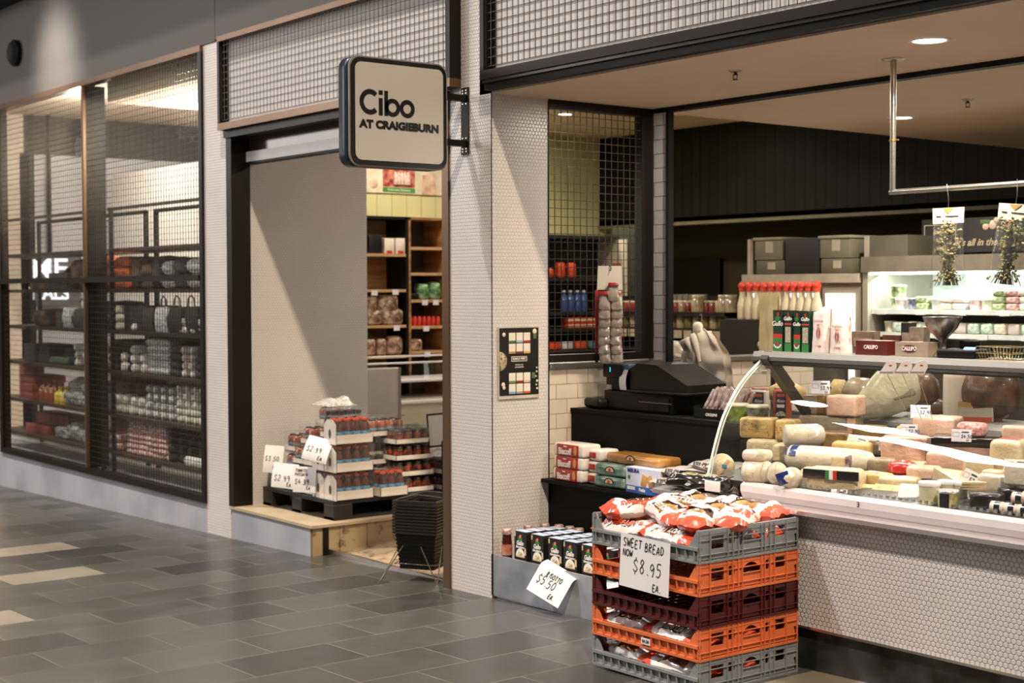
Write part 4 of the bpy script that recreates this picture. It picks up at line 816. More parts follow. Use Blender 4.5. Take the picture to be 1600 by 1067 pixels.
# ================================================================ REFRIGERATED DISPLAY CASE
CASEW = mat('case_white_enamel', 'd6cdcb', .3, var=.03); CASEG = mat('case_grey_profile', '8d8f92', .35, .4); RAILG = mat('rail_grey', '85817a', .35, .3, var=.05, scale=2)
DK = .2
def deckz(y): return .785+DK*(y-.05)
dc = thing('display_case', 'long glass-fronted cheese display case with curved end glass and steel ledge', 'display case', (1.55, 0, 0)); XE = 4.75
mb = MB(); mb.prism([(-.045, .690), (-.045, .707), (-.02, .712), (.015, .716), (.33, .716), (.33, .690)], 'x', -.30, XE); mb.build('steel_ledge', mat('pale_steel_ledge', 'c9c2c0', .22, .7, var=.04, scale=2, stretch=(.3, 3, 1)), dc)
mb = MB(); mb.prism([(.02, .716), (.005, .745), (.005, .772), (.03, .786), (.05, .780), (.05, .716)], 'x', .19, XE, 0, False); mb.build('front_lip', CASEW, dc)
mb = MB(); mb.prism([(.045, deckz(.045)-.02), (.045, deckz(.045)-.004), (.98, deckz(.98)-.004), (.98, deckz(.98)-.02)], 'x', .0, XE); mb.build('deck', mat('deck_steel', '4d4b49', .35, .4, var=.15, scale=9), dc)
mb = MB()
for i in range(0, 150): mb.cb((.20+i*.03, .052, .795), (.012, .006, .010))
mb.build('grille', CASEG, dc)
mb = MB(); mb.prism([(.98, .90), (.98, .985), (1.02, 1.005), (1.30, 1.005), (1.30, .90)], 'x', -.03, XE); mb.build('rear_ledge', mat('rear_ledge_grey', '8f8b86', .4, .2), dc)
GP = [(.0, .786), (.05, .936), (.098, 1.046), (.178, 1.155), (.259, 1.228), (.342, 1.285)]
def gp(t):
    q = smooth([(a, b) for a, b in GP], 5); k = t*(len(q)-1); i = min(len(q)-2, int(k)); return q[i].lerp(q[i+1], k-i)
mb = MB(); mb.grid(lambda u, v: (.012+u*(XE-.012), gp(v).x, gp(v).y), 2, 25); mb.build('front_glass', CGLASS, dc)
mb = MB(); q = [(0.0, gp(k/20).x, gp(k/20).y) for k in range(21)]; mb.tube(q, .006, 8); mb.tube([(a, b+.018, c-.004) for a, b, c in q], .004, 6); mb.build('glass_edge', mat('glass_edge_green', 'c9d2c8', .12, coat=1, emit=.05), dc)
mb = MB(); pts = [(.0, gp(k/20).x, gp(k/20).y) for k in range(21)]; mb.add(pts+[(.0, .95, 1.285), (.0, .95, .92), (0, .0, .78)], [tuple(range(24))]); mb.build('end_glass', CGLASS, dc)
mb = MB(); mb.prism([(.335, 1.283), (.330, 1.300), (.340, 1.322), (.62, 1.322), (.62, 1.283)], 'x', -.045, XE, 0); mb.build('top_shelf', RAILG, dc)
MB().box(-.03, .345, 1.262, XE, .60, 1.283).build('under_rail', BLACKM, dc)
mb = MB(); mb.T = Matrix.Translation((.03, .47, 1.175)) @ Matrix.Rotation(math.radians(-45), 4, 'X'); mb.box(-.016, -.185, -.018, .016, .225, .018); mb.box(-.022, -.19, -.026, .022, .03, .022); mb.T = None; mb.build('support_strut', mat('strut_grey', '3b3732', .35, .4), dc)
MB().lathe([(.014, 0), (.014, .03)], (.04, .31, 1.235), 12, axis='x').build('clamp', STEEL, dc)
mb = MB(); mb.box(.2, .50, 1.258, XE, .53, 1.2615); mb.build('light_strip', mat('case_light_strip', 'fff2ec', .5, emit=6, var=0), dc)
lamp('case_light', 'AREA', (4.0, .50, 1.252), 15, (1, .90, .86), (0, -.0, -1), shape='RECTANGLE', size=4.6, size_y=.08)
mb = MB(); mb.add([(.02, .97, 1.0), (XE, .97, 1.0), (XE, .80, 1.26), (.02, .80, 1.26)], [(0, 1, 2, 3)]); mb.build('rear_glass', CGLASS, dc)
text('3', .03, M_INK, dc, (2.368-1.55, .002, .757))
# ---- cheeses
def cm(name, c, c2=None, bump=.25, rough=.45, scale=14, var=.08, sss=0): return mat(name, c, rough, var=var, scale=scale, c2=c2, bump=bump*1.6, bscale=55, coat=.35)
C_YEL = cm('yellow_cheese', 'bd9d5e', 'cdb070'); C_CREAM = cm('cream_cheese', 'c6b08a', 'd6c5a2'); C_PINK = cm('pale_pink_cheese', 'c79f85', 'd6b49c'); C_GREY = cm('grey_rind_cheese', '857760', '9f9074'); C_BR = cm('brown_rind', '6f5026', '91703a')
C_WHITE = cm('milk_white_cheese', 'cdc0aa', 'd9cdb8', .15, .3); C_BLACK = mat('black_wax', '1b1614', .3, coat=.4, var=.2); C_RED = mat('red_wax', 'b3281d', .28, coat=.6, var=.08); NAVY = mat('navy_foil', '1e2c66', .25, coat=.6, var=.3, scale=30)
STRING = mat('straw_string', 'cdbb93', .8); SWISS = cm('swiss_cheese', 'c9b278', 'd8c592', .2, .35); WRAP = glassmat('cling_wrap', (.97, .97, .96), .16, 2.5, .12, (.9, .9, .9))
def onD(px, py): return onN(px, py, (0, .05, .785), (0, -DK, 1))
SPEC = mat('speckle_red', 'a3482f', .5)
def place(px, py, z=None, y=None):
    if y is not None: return onY(px, py, y)
    return onD(px, py) if z is None else onZ(px, py, z)
def ch(name, lab, px, py, wpx, hpx, dep, m, rot=35, z=None, y=None, r=.012, kind='block', group=None, cat='cheese', nz=.004):
    """a cheese whose foot centre shows at px,py; width and height given in picture pixels of its front"""
    p = place(px, py, z, y); s = mpp(p); W = wpx*s; H = hpx*s; a = math.radians(rot)
    t = thing(name, lab, cat, p, a, group); b = MB(); sd = px*.13
    if kind == 'block': b.rbox((0, dep/2, H/2), (W, dep, H), r, 3, nz=nz, seed=sd)
    elif kind == 'wedge': b.prism([(-W/2, 0), (W/2, 0), (W/2*.9, dep), (-W/2*.2, dep)], 'z', 0, H)
    elif kind == 'ball': b.lathe([(.0001, 0)]+[(W/2*math.sin(math.pi*k/12)*(1+.05*math.sin(k*1.7+sd)), H/2-H/2*math.cos(math.pi*k/12)) for k in range(1, 12)]+[(.0001, H)], (0, W/2*.8, 0), 20)
    elif kind == 'wheel': b.lathe([(.0001, 0), (W/2*.96, 0), (W/2, H*.15), (W/2, H*.85), (W/2*.96, H), (.0001, H)], (0, W/2*.8, 0), 28)
    elif kind == 'roll': b.lathe([(.0001, -W/2), (H*.32, -W/2*.98), (H/2*.97, -W/2*.88), (H/2, -W/2*.5), (H/2*1.02, 0), (H/2*.97, W/2*.6), (H/2*.8, W/2*.9), (H*.2, W/2), (.0001, W/2)], (0, H/2, H/2), 22, axis='x')
    elif kind == 'disc': b.lathe([(.0001, 0), (W/2, 0), (W/2, dep), (.0001, dep)], (0, 0, W/2), 28, axis='y')
    b.build('body' if name != 'cheese' else 'paste', m, t); return t, W, H
def ticket(px, py, wpx, hpx, lab, y=None, z=None, rot=30, lean=-20, roll_=0, on=None):
    p = place(px, py, z, y); s = mpp(p); W = wpx*s; H = hpx*s
    t = thing('price_ticket', lab, 'price ticket', p, (math.radians(lean), math.radians(roll_), math.radians(rot)), 'small white price tickets in the case')
    MB().box(-W/2, 0, 0, W/2, .0012, H).build('card', M_PAPER, t); q = MB(); r = random.Random(int(px)); e = -.0008
    fn = lambda u, v: (u, e, v)
    for k in range(4): strokes(q, [[(0, 0), (.25, .9), (.45, .1), (.7, .8), (1, .2)]], W*(.0+.09*k), H*.70, W*.09, H*.13, H*.05, fn)
    hand(q, r.choice(('$3.99', '$4.50', '$5.50', '$2.90')), -W*.02, H*.30, H*.26, H*.055, fn, seed=k); hand(q, 'EA', W*.26, H*.06, H*.13, H*.035, fn)
    for a, b in (((-W*.44, H*.4), (-W*.12, H*.4)), ((-W*.12, H*.4), (-W*.12, H*.75)), ((-W*.12, H*.75), (-W*.44, H*.75)), ((-W*.44, H*.75), (-W*.44, H*.4))): strokes(q, [[(0, 0), (1, 1)]], a[0], a[1], b[0]-a[0], b[1]-a[1], H*.02, fn, slant=0)
    q.build('lettering', mat('ticket_ink', '37333a', .6), t); return t
# back row / big blocks
t, W, H = ch('cheese', 'large grey-rinded cheese block lying along the deck near the strut', 1292, 684, 92, 34, .13, [C_GREY], 22, y=.62); MB().rbox((W*.42, .001, H/2), (W*.14, .012, H*.96), .004, 1).build('cut_face', C_PINK, t); zb = t.location.z+H; yb = t.location.y
t, W, H = ch('cheese', 'cut cheese with grey face and golden rind on the grey-rinded block', 1271, 648, 36, 31, .10, [C_BR], 20, y=yb+.01); MB().rbox((-W*.16, .002, H/2), (W*.62, .012, H*.95), .004, 1).build('cut_face', C_GREY, t); t.location.z = zb
t, W, H = ch('cheese', 'smooth pinkish cheese block on the grey-rinded block', 1313, 651, 50, 33, .12, [C_PINK], 15, y=yb+.01); t.location.z = zb
t, W, H = ch('cheese', 'pale block of cheese under the speckled yellow one', 1200, 720, 72, 33, .14, [C_CREAM], 30, y=.42, r=.02); zb = t.location.z+H; yb = t.location.y
for (px, w_, lab) in ((1180.5, 54, 'speckled yellow cheese block at the curved glass end'), (1226, 32, 'second speckled yellow cheese block, half behind the first')):
    t, W, H = ch('cheese', lab, px, 689, w_, 32, .11, [C_YEL], 24, y=yb+(.0 if px < 1200 else .03), r=.014, nz=.006); t.location.z = zb; q = MB(); r = random.Random(int(px))
    for i in range(12): q.rbox((r.uniform(-.42, .42)*W, -.0015, r.uniform(.1, .9)*H), (.006, .004, .005), .002, 1)
    q.build('speckle_pattern', SPEC, t)
# front left
t, W, H = ch('cheese', 'small round wax-paper cheese standing on edge at the case end', 1127, 746, 38, 36, .035, [C_CREAM], 35, y=.16, kind='disc'); t.rotation_euler.x = math.radians(-14); q = MB(); q.rbox((.012, -.001, W*.45), (.022, .003, .02), .001, 1, 1); q.build('blue_label', mat('blue_label', '3d6a8c', .5), t); q = MB(); q.T = Matrix.Rotation(.6, 4, 'Y'); q.rbox((-.02, -.0008, W*.36), (.018, .003, W*.8), .001, 1); q.T = None; q.build('paper_band', mat('pale_red_band', 'd6b09a', .6, c2='b5906a', scale=40), t)
t, W, H = ch('cheese', 'string-tied white provolone lying near the case end', 1176, 757, 50, 36, .09, [C_WHITE], 10, kind='roll'); q = MB()
for f_ in (-.28, .0, .28): q.tube([(W*f_, H/2+H*.51*math.cos(2*math.pi*k/16), H/2+H*.51*math.sin(2*math.pi*k/16)) for k in range(16)], .0016, 5, closed=True)
q.tube([(-W/2, H/2-H*.1, H*.5), (0, -.003, H*.55), (W/2, H/2-H*.1, H*.5)], .0016, 5); q.build('string', STRING, t); zt_ = t.location.z+H*.94; yt_ = t.location.y+.02
t, W, H = ch('cheese', 'flat white cheese slab resting on the tied provolone', 1175, 720, 40, 18, .09, [C_WHITE], 12, y=yt_, r=.02, nz=.006); t.location.z = zt_
t, W, H = ch('cheese', 'round string-tied white cheese beside the navy-labelled ball', 1205, 759, 33, 36, .08, [C_WHITE], 0, kind='ball'); q = MB()
for a in (0, 1.05, 2.1): q.tube([((W/2+.001)*math.sin(2*math.pi*k/20)*math.cos(a), W*.4+(W/2+.001)*math.sin(2*math.pi*k/20)*math.sin(a), H/2+(H/2+.001)*math.cos(2*math.pi*k/20)) for k in range(20)], .0016, 5, closed=True)
q.build('string', STRING, t)
t, W, H = ch('cheese', 'white ball cheese with a square navy label', 1234, 765, 36, 34, .08, [C_WHITE], 30, kind='ball'); q = MB(); q.T = Matrix.Rotation(-.35, 4, 'Y'); q.rbox((-.01, .006, H*.58), (.055, .02, .052), .004, 2); q.T = None; q.build('navy_label', NAVY, t)
# middle
t, W, H = ch('cheese', 'clear-wrapped white cheese roll standing end-on above the long provolone', 1262, 700, 66, 36, .08, [C_WHITE], 60, y=.36, kind='roll'); MB().lathe([(H*.50, -W*.02), (H*.53, W*.02), (H*.52, W*.34), (H*.4, W*.45)], (0, H/2, H/2), 20, axis='x').build('wrap', WRAP, t)
t, W, H = ch('cheese', 'long white provolone lying across the case with navy label at its end', 1288, 740, 150, 40, .1, [C_WHITE], 14, y=.26, kind='roll'); q = MB(); q.lathe([(H*.44, -W*.47), (H*.505, -W*.40), (H*.505, -W*.34)], (0, H/2, H/2), 22, axis='x'); q.v = [(x, y, max(z, H*.62)) for x, y, z in q.v]; q.build('navy_label', NAVY, t)
t, W, H = ch('cheese', 'large pale half-round cheese with black label striped green white and red', 1298, 776, 92, 44, .11, [C_CREAM], 18, y=.085, kind='block', r=.035)
q = MB(); q.rbox((0, -.003, H*.78), (W*1.0, .010, H*.34), .004, 1, 0); q.box(-.02, -.0105, H*.62, -.004, -.007, H*.94, 1); q.box(-.004, -.0105, H*.62, .012, -.007, H*.94, 2); q.box(.012, -.0105, H*.62, .028, -.007, H*.94, 3); q.build('label', [C_BLACK, GREEN, WHITEP, RED], t)
t, W, H = ch('cheese_packet', 'dark red and black cheese packet behind the orange-labelled one', 1330, 755, 70, 20, .07, [mat('dark_red_packet', '2b1a1a', .3, coat=.4, var=.4, scale=22, c2='6e2b30')], 15, y=.30, cat='packet')
t, W, H = ch('cheese', 'yellow cheese wedge pack with orange label by the swiss slices', 1355, 759, 50, 20, .09, [C_YEL], -6, y=.20); q = MB(); q.rbox((-.0, .045, H+.001), (W*.6, .04, .002), .001, 1); q.build('orange_label', mat('orange_label', 'c8553a', .5, c2='e8dcd0', scale=50), t)
t, W, H = ch('cheese', 'small square pale cheese with dark plum label on the provolone', 1311, 733, 27, 21, .05, [C_CREAM], 20, y=.20); MB().rbox((W*.45, .02, H/2), (.012, .055, H*1.02), .003, 1).build('plum_label', mat('plum_label', '4a2a38', .4, c2='c9b9bb', scale=40), t)
t, W, H = ch('cheese', 'green-wrapped cheese ball beside the red wax cheese', 1349, 734, 27, 17, .05, [mat('green_wax', '254a26', .25, coat=.6, var=.4, scale=20)], 10, y=.36, kind='ball')
t, W, H = ch('cheese', 'grey-green cheese wedge under the leaning ticket', 1362, 722, 48, 30, .12, [C_GREY], 30, y=.52, r=.008)
t, W, H = ch('cheese', 'pointed cream cheese wedge lying on the grey-green one', 1345, 702, 46, 14, .10, [C_CREAM], 30, y=.50, kind='wedge')
t, W, H = ch('cheese', 'red wax cheese shaped like a lemon with a round white label', 1402, 748, 50, 28, .08, [C_RED], 12, y=.30, kind='ball'); q = MB(); q.lathe([(.022, 0), (.02, -.002), (.0001, -.0025)], (-.018, .012, H*.55), 18, axis='y'); q.T = None; q.build('round_label', M_PAPER, t)
for i, (px, py, w_, h_, rt, lab) in enumerate(((1345, 776, 56, 30, 15, 'swiss cheese slice lying lowest in the front pile'), (1378, 781, 60, 34, 5, 'swiss cheese slice with a large hole leaning on the pile'))):
    t, W, H = ch('cheese', lab, px, py, w_, h_, .04, [SWISS], rt, y=.12+.0*i, r=.012, group='swiss cheese slices'); t.rotation_euler.x = math.radians(-48); q = MB(); r = random.Random(i)
    for k in range(7): q.lathe([(.008, -.001), (.006, .001), (.0001, .002)], (r.uniform(-.4, .4)*W, 0, r.uniform(.15, .85)*H), 12, axis='y')
    q.build('hole_pattern', mat('swiss_hole', 'b89f66', .5), t)
t, W, H = ch('packet', 'white paper-wrapped packet beside the clear tubs', 1416, 786, 34, 34, .03, [mat('white_packet', 'd8d0ce', .4, var=.06, scale=12)], 20, y=.10, cat='packet'); t.rotation_euler.x = math.radians(-30)
# wedges right of middle
t, W, H = ch('cheese', 'tall pink-beige cheese block with a ticket standing on top', 1458, 702, 66, 50, .16, [C_PINK], 20, y=.66, r=.015); ztop = t.location.z+H; ytop = t.location.y
t, W, H = ch('cheese', 'broad pink-beige cheese block lying before the tall one', 1412, 728, 70, 44, .14, [C_PINK], 32, y=.46, r=.01)
t, W, H = ch('cheese', 'long brie wedge pointing towards the striped black cheese', 1474, 764, 66, 24, .13, [C_CREAM], -20, y=.28, kind='wedge'); t.rotation_euler.y = math.radians(14)
t, W, H = ch('cheese', 'small wrapped cream cheese behind the brie wedge', 1430, 748, 34, 26, .08, [C_CREAM], 20, y=.42)
t, W, H = ch('cheese', 'square cheese with black rind and a salami pack on top', 1506, 725, 100, 40, .20, [C_PINK], 30, y=.56, r=.004); q = MB(); q.rbox((0, .10, H*.82), (W*1.01, .203, H*.38), .004, 1); q.build('rind', C_BLACK, t); zr = t.location.z+H; yr = t.location.y
t, W, H = ch('salami_pack', 'clear pack of sliced pink salami on the black-rinded cheese', 1515, 690, 44, 22, .09, [mat('salami_pink', 'c96a5c', .35, var=.2, scale=60, c2='e8c0b4', bump=.3)], 20, y=yr+.05, r=.02, cat='salami', nz=.008); t.location.z = zr
t, W, H = ch('cheese', 'tall wrapped cheese block with red top label', 1568, 742, 48, 54, .13, [C_CREAM], 15, y=.42, r=.025); MB().rbox((0, .06, H), (W*.7, .07, .004), .002, 1).build('red_label', RED, t)
t, W, H = ch('cheese', 'orange-beige cheese piece behind the sliced half moons', 1548, 765, 34, 30, .08, [cm('orange_cheese', 'cf9468', 'dcaa80')], 10, y=.26)
t, W, H = ch('cheese', 'white tub of cheese at the picture edge, wrapped in film', 1588, 760, 44, 34, .10, [C_WHITE], 10, y=.24)
# tubs, jar, black cheeses
CL = mat('clear_tub', 'cfcaa8', .2, coat=.8, var=.12, scale=18); CLID = mat('frosted_lid', 'd9d3d6', .35, coat=.3)
def tub(px, py, w_, h_, lab, m, lid=CLID, y=None, group='tubs and jars in the case'):
    p = place(px, py, None, y); s = mpp(p); R = w_*s/2; H = h_*s; t = thing('tub', lab, 'tub', p, 0, group); MB().lathe([(R*.86, 0), (R*.9, .005), (R, H*.84)], n=22).build('tub', m, t); MB().lathe([(R*1.04, H*.84), (R*1.05, H*.98), (R*.98, H)], n=22).build('lid', lid, t); return t, R, H
tub(1452, 792, 33, 40, 'clear tub of bocconcini with frosted lid, tallest at the front', CL, y=.09); tub(1478, 786, 26, 36, 'clear tub with frosted lid behind the black-banded jar', CL, y=.16); tub(1500, 786, 24, 34, 'clear tub half hidden behind the black-banded jar', CL, y=.19)
t, R, H = tub(1481, 795, 33, 30, 'glass jar of cheese in yellow oil with a black paper band', mat('oil_jar', 'a99a30', .12, coat=1, var=.3, scale=30, c2='d8cc9a'), mat('silver_lid', 'cfc8c8', .25, .7), y=.075); MB().box(-.018+.01, -R*1.03, 0, .018+.01, -R*.8, H*.86).build('black_band', C_BLACK, t)
t, W, H = ch('cheese', 'flat black-waxed cheese wheel at the front of the deck', 1530, 801, 54, 30, .1, [C_BLACK], 0, y=.10, kind='wheel'); zk = t.location.z+H
t, W, H = ch('cheese', 'black-waxed cheese wheel behind the front one', 1570, 790, 42, 26, .1, [C_BLACK], 0, y=.22, kind='wheel')
for k in range(3):
    t = thing('cheese_slice', 'cream half-moon cheese slice on the black wheel, %s' % ('lowest', 'middle', 'topmost')[k], 'cheese', (2.86+.012*k, .17, zk), (0, 0, math.radians(30+6*k)), 'half-moon cheese slices'); MB().prism([(.045*math.cos(math.pi*i/12), .045*math.sin(math.pi*i/12)) for i in range(13)], 'z', .010*k, .010*k+.009).build('paste', C_CREAM, t)
    t.location = onY(1522, 768, .17); t.location.z = zk
for k, (px, py) in enumerate(((1556, 803), (1578, 806), (1598, 808), (1590, 789), (1606, 788))):
    t, W, H = ch('cheese_sweet', 'little twisted-paper cheese with a dark band, %s' % ('left end of the front row', 'second in the front row', 'third in the front row', 'first of the upper row', 'second of the upper row')[k], px, py, 26, 19, .04, [mat('candy_paper', 'ddc0ac', .4, var=.12, scale=30, c2='e9ddd2')], 8, y=.07 if k < 3 else .085, kind='roll', group='twisted-paper cheeses', cat='cheese'); MB().lathe([(H*.52, -.01), (H*.52, .012)], (0, H/2, H/2), 18, axis='x').build('band', C_BLACK, t)
# rear ledge goods, seen through the glass
RZ = 1.006
def ham(u, v):
    a = 2*math.pi*v; L = .40; s = u; rad = (.018+.105*math.sin(math.pi*min(1, s*.62+.0))**1.3)*(1 if s < .9 else math.sqrt(max(0, 1-((s-.9)/.1)**2))); 
    return (-L/2+L*s, rad*.75*math.cos(a), rad*math.sin(a)+.10*s)
p = onY(1380, 650, .99); t = thing('prosciutto', 'large leg of cured ham in a milky clear bag on the rear ledge', 'ham', (p.x, .99, RZ+.045), (0, math.radians(-20), math.radians(40))); b = MB(); b.grid(ham, 24, 22); b.build('ham', mat('ham_bag', 'b8b092', .3, coat=.5, var=.10, scale=6, c2='cdc6aa', bump=.9, bscale=22), t)
b = MB(); b.rbox((.10, -.070, .06), (.11, .03, .10), .04, 3, nz=.01); b.build('cut_meat', mat('grey_meat_window', '857c68', .3, coat=.5, var=.12, scale=10), t)
t, W, H = ch('ricotta_cylinder', 'tall white paper-wrapped cheese cylinder standing on the rear ledge', 1484, 662, 40, 76, .1, [mat('white_wrap_paper', 'd4c8ba', .6, var=.04, scale=20)], 0, y=1.06, kind='wheel', cat='cheese'); t.location.z = RZ
p = onY(1522, 668, 1.1)
for k, (c, w_) in enumerate((('c8563a', 'red lowest'), ('c4b6a2', 'pale second'), ('c4b6a2', 'pale third'), ('b58f3c', 'golden topmost'))):
    t = thing('cracker_carton', 'flat cracker carton in the small stack on the rear ledge, %s' % w_, 'box', (p.x+.02, 1.08, RZ+.0215*k), math.radians(30), 'stacked flat cartons'); b = MB(); b.box(-.075, 0, 0, .075, .09, .021, 0); b.box(.070, .0, .001, .0755, .09, .020, 1); b.build('carton', [mat('carton_'+w_.split()[0], c, .5), WHITEP], t)
MEAT = mat('cured_meat', '3a261b', .4, coat=.3, var=.35, scale=18, c2='664430', bump=.3); BAGG = mat('bagged_meat', '9c8a70', .3, coat=.5, var=.2, scale=16, c2='b8a88c', bump=.3)
for (px, py, w_, h_, m, lab, nm) in ((1345, 617, 56, 28, BAGG, 'clear-bagged pale ham piece behind the pink cheese block', 'bagged_ham'), (1312, 618, 34, 26, C_YEL, 'yellow wrapped cheese behind the grey and golden one', 'cheese'), (1555, 628, 44, 30, mat('pink_meat', '9c6a60', .35, coat=.4, var=.3, scale=20, c2='c8a296'), 'pink marbled ham end on the rear ledge', 'ham_end'), (1455, 648, 60, 26, MEAT, 'dark cured sausage lying behind the white cylinder', 'salami'), (1548, 598, 90, 30, MEAT, 'big dark smoked ham high behind the glass', 'smoked_ham'), (1230, 622, 60, 34, C_YEL, 'round yellow cheese loaf wrapped in film behind the rice bags', 'cheese'), (1440, 612, 56, 32, MEAT, 'dark cured ham behind the milky ham bag', 'smoked_ham')):
    p = onY(px, py, 1.2); s = mpp(p); t = thing(nm, lab, 'meat' if m is not C_YEL else 'cheese', (p.x, 1.2, max(RZ, p.z) if py > 640 else RZ), math.radians(30)); W, H = w_*s, h_*s
    if py < 620: t.location.z = RZ
    H2 = (p.z-RZ+H) if py < 620 else H
    b = MB(); b.lathe([(.0001, -W/2), (H2*.3, -W/2*.92), (H2/2, -W/2*.5), (H2*.48, W*.2), (H2*.3, W*.45), (.0001, W/2)], (0, 0, H2/2), 18, axis='x'); b.build('body', m, t)
# pins with round tags
for k, px in enumerate((1400, 1418, 1435)):
    p = onY((1386, 1410, 1434)[k], 584, .308); e = onY(px+22, 655, .62); t = thing('tag_pin', 'round white tag on a long skewer stuck in the ham, %s of three' % ('first', 'second', 'third')[k], 'tag', p, 0, 'round tags on skewers')
    MB().tube([(0, 0, 0), tuple(e-p)], .0014, 6).build('skewer', STEEL, t); q = MB(); q.T = rotz(math.radians(38)) @ Matrix.Rotation(math.radians(4), 4, 'X'); q.prism([(-.034, 0), (.026, 0), (.038, .024), (.038, .038), (.030, .050), (.014, .053), (-.004, .046), (-.016, .026)], 'y', 0, .0015, 0); q.box(-.03, -.0006, .002, .024, .0, .009, 1); q.rbox((.014, -.0005, .034), (.012, .001, .006), .0004, 1, 2); q.build('tag', [M_PAPER, mat('mauve_print', '8d7480', .6), RED], t)
# tickets
ticket(1282, 615, 28, 21, 'price ticket standing on the grey and golden cheese', y=.62, z=None, rot=38); ticket(1438, 653, 30, 21, 'price ticket on top of the tall pink-beige block', y=.66, rot=36); ticket(1420, 682, 26, 20, 'price ticket between the two pink-beige blocks', y=.60, rot=36)
ticket(1502, 690, 30, 20, 'price ticket leaning on the salami pack', y=.53, rot=30); ticket(1338, 697, 32, 16, 'tilted price ticket above the pointed wedge', y=.44, rot=35, roll_=14); ticket(1382, 704, 18, 17, 'grey price ticket half hidden behind the broad block', y=.44, rot=30)
ticket(1178, 760, 22, 14, 'price ticket before the string-tied provolone', y=.055, rot=20); ticket(1274, 777, 28, 13, 'price ticket lying on the lip below the navy-labelled ball', y=.048, rot=20, lean=-45); ticket(1310, 782, 26, 18, 'price ticket standing below the striped black label', y=.046, rot=25)
ticket(1386, 791, 30, 12, 'price ticket lying under the swiss slices', y=.046, rot=20, lean=-50); ticket(1414, 793, 34, 12, 'price ticket lying under the white packet', y=.046, rot=20, lean=-50); ticket(1510, 757, 24, 24, 'price ticket in a clear sleeve behind the half moons', y=.20, rot=30, roll_=25); ticket(1588, 737, 40, 20, 'large handwritten ticket beside the red-labelled block', y=.30, rot=22)
# black coffee bag packs on the steel ledge
t = thing('coffee_pack', 'shiny black foil pack with a pale label lying on the ledge before the glass', 'pack', (1.50, -.03, .717), math.radians(6)); b = MB(); b.rbox((0, .08, .038), (.32, .16, .065), .03, 6, nz=.034, seed=3, freq=30); b.build('foil', KF, t)
MB().rbox((.105, -.006, .036), (.08, .010, .045), .003, 1).build('label', M_PAPER, t); MB().rbox((-.02, .06, .070), (.16, .06, .006), .002, 1, nz=.003).build('gold_label', mat('gold_label', 'b8a878', .35), t); b = MB(); b.prism([(.15, .02), (.22, .005), (.21, .045), (.15, .055)], 'y', .03, .05, 0); b.build('bag_tail', KF, t)
# ---- goods on the top shelf of the case
TZ = 1.3225
def pasta(px, w_, lab, k):
    p = onZ(px, 545, TZ); s = mpp(p); t = thing('grain_box', lab, 'box', (p.x, .42, TZ), 0, 'green grain boxes on the case shelf'); p = onY(px, 545, .42); t.location = (p.x, .42, TZ); s = mpp(p); W = w_*s; H = 64*s
    MB().box(-W/2, 0, 0, W/2, .05, H).build('carton', mat('dark_green_carton', '16301f', .4, var=.1), t); q = MB()
    if k == 0:
        disc(q, 0, H*.17, W*.42, H*.10, -.0008, 0, 180, 360); disc(q, 0, H*.18, W*.32, H*.07, -.0014, 1); q.box(-W/2, -.0007, H*.32, W/2, 0, H*.42, 2); q.box(-W/2, -.0005, 0, W/2, 0, H*.32, 3)
    else: q.box(-W*.38, -.0007, H*.22, W*.40, 0, H*.60, 4); q.box(-W/2, -.0007, H*.65, W/2, 0, H*.69, 2); q.box(-W/2, -.0005, 0, W/2, 0, H*.2, 3)
    disc(q, 0, H*.80, W*.30, H*.06, -.0008, 3); disc(q, W*.06, H*.90, W*.13, H*.05, -.0012, 2); q.build('front_print', [WHITEP, mat('nut_print', '6d4a2c', .6, var=.4, scale=90), RED, GREEN, mat('grain_print', 'a89f8c', .6, var=.3, scale=150)], t)
    text('Gallo', W*.56, WHITEP, t, (0, -.002, H*(.67 if k == 0 else .80)), bold=.0005, shear=.15)
pasta(1215, 19, 'dark green grain box with plate picture at the left end of the shelf', 0); pasta(1231, 14, 'dark green grain box with clear window beside the first plate box', 1); pasta(1245, 13, 'second dark green grain box with plate picture on the shelf', 0); pasta(1258, 14, 'dark green grain box with window next to the flour bag', 1)
FL = mat('flour_bag_paper', 'd8cbc4', .6, var=.06, scale=10, bump=.3, bscale=20); RP = mat('brick_red_print', 'a5452f', .6)
for px, w_, h_, lab, rt in ((1279, 34, 68, 'tall white flour bag with red print leaning beside the green boxes', -8), (1308, 36, 58, 'shorter white flour bag with red print next to the tall one', 6)):
    p = onY(px, 546, .42); s = mpp(p); W, H = w_*s, h_*s; t = thing('flour_bag', lab, 'flour bag', (p.x, .42, TZ), math.radians(10), 'flour bags on the case shelf')
    def fb(sg):
        return lambda u, v: ((2*u-1)*W/2*(1-.12*math.sin(math.pi*v)+.06*noise.noise(Vector((u*3, v*4, px)))), .035+sg*.035*(max(0, 1-(2*u-1)**4)**.5)*(max(0, 1-v**3)**.5+.04)+.003*noise.noise(Vector((u*9, v*9, px))), H*v+.012*math.sin(u*5+rt)*v)
    b = MB(); b.grid(fb(-1), 14, 16); b.grid(fb(1), 14, 16); b.build('bag', FL, t); q = MB()
    for k in range(3): q.tube([(.0+.009*math.cos(a)*(1-k*.2), -.0035, H*.46+.026*math.sin(a)*(1-k*.25)) for a in [2*math.pi*i/16 for i in range(16)]], .0011, 4, closed=True)
    q.build('grain_print', RP, t); text('FARINA', .017, RP, t, (0, -.003, H*.72), sx=.8); text('00', .013, RP, t, (0, -.003, H*.63)); text('1 KG', .013, RP, t, (0, -.003, H*.15)); q = MB(); q.tube([(W*.46, .035, 0), (W*.40, .03, H*.5), (W*.47, .03, H)], .002, 5); q.build('red_seam', RP, t)
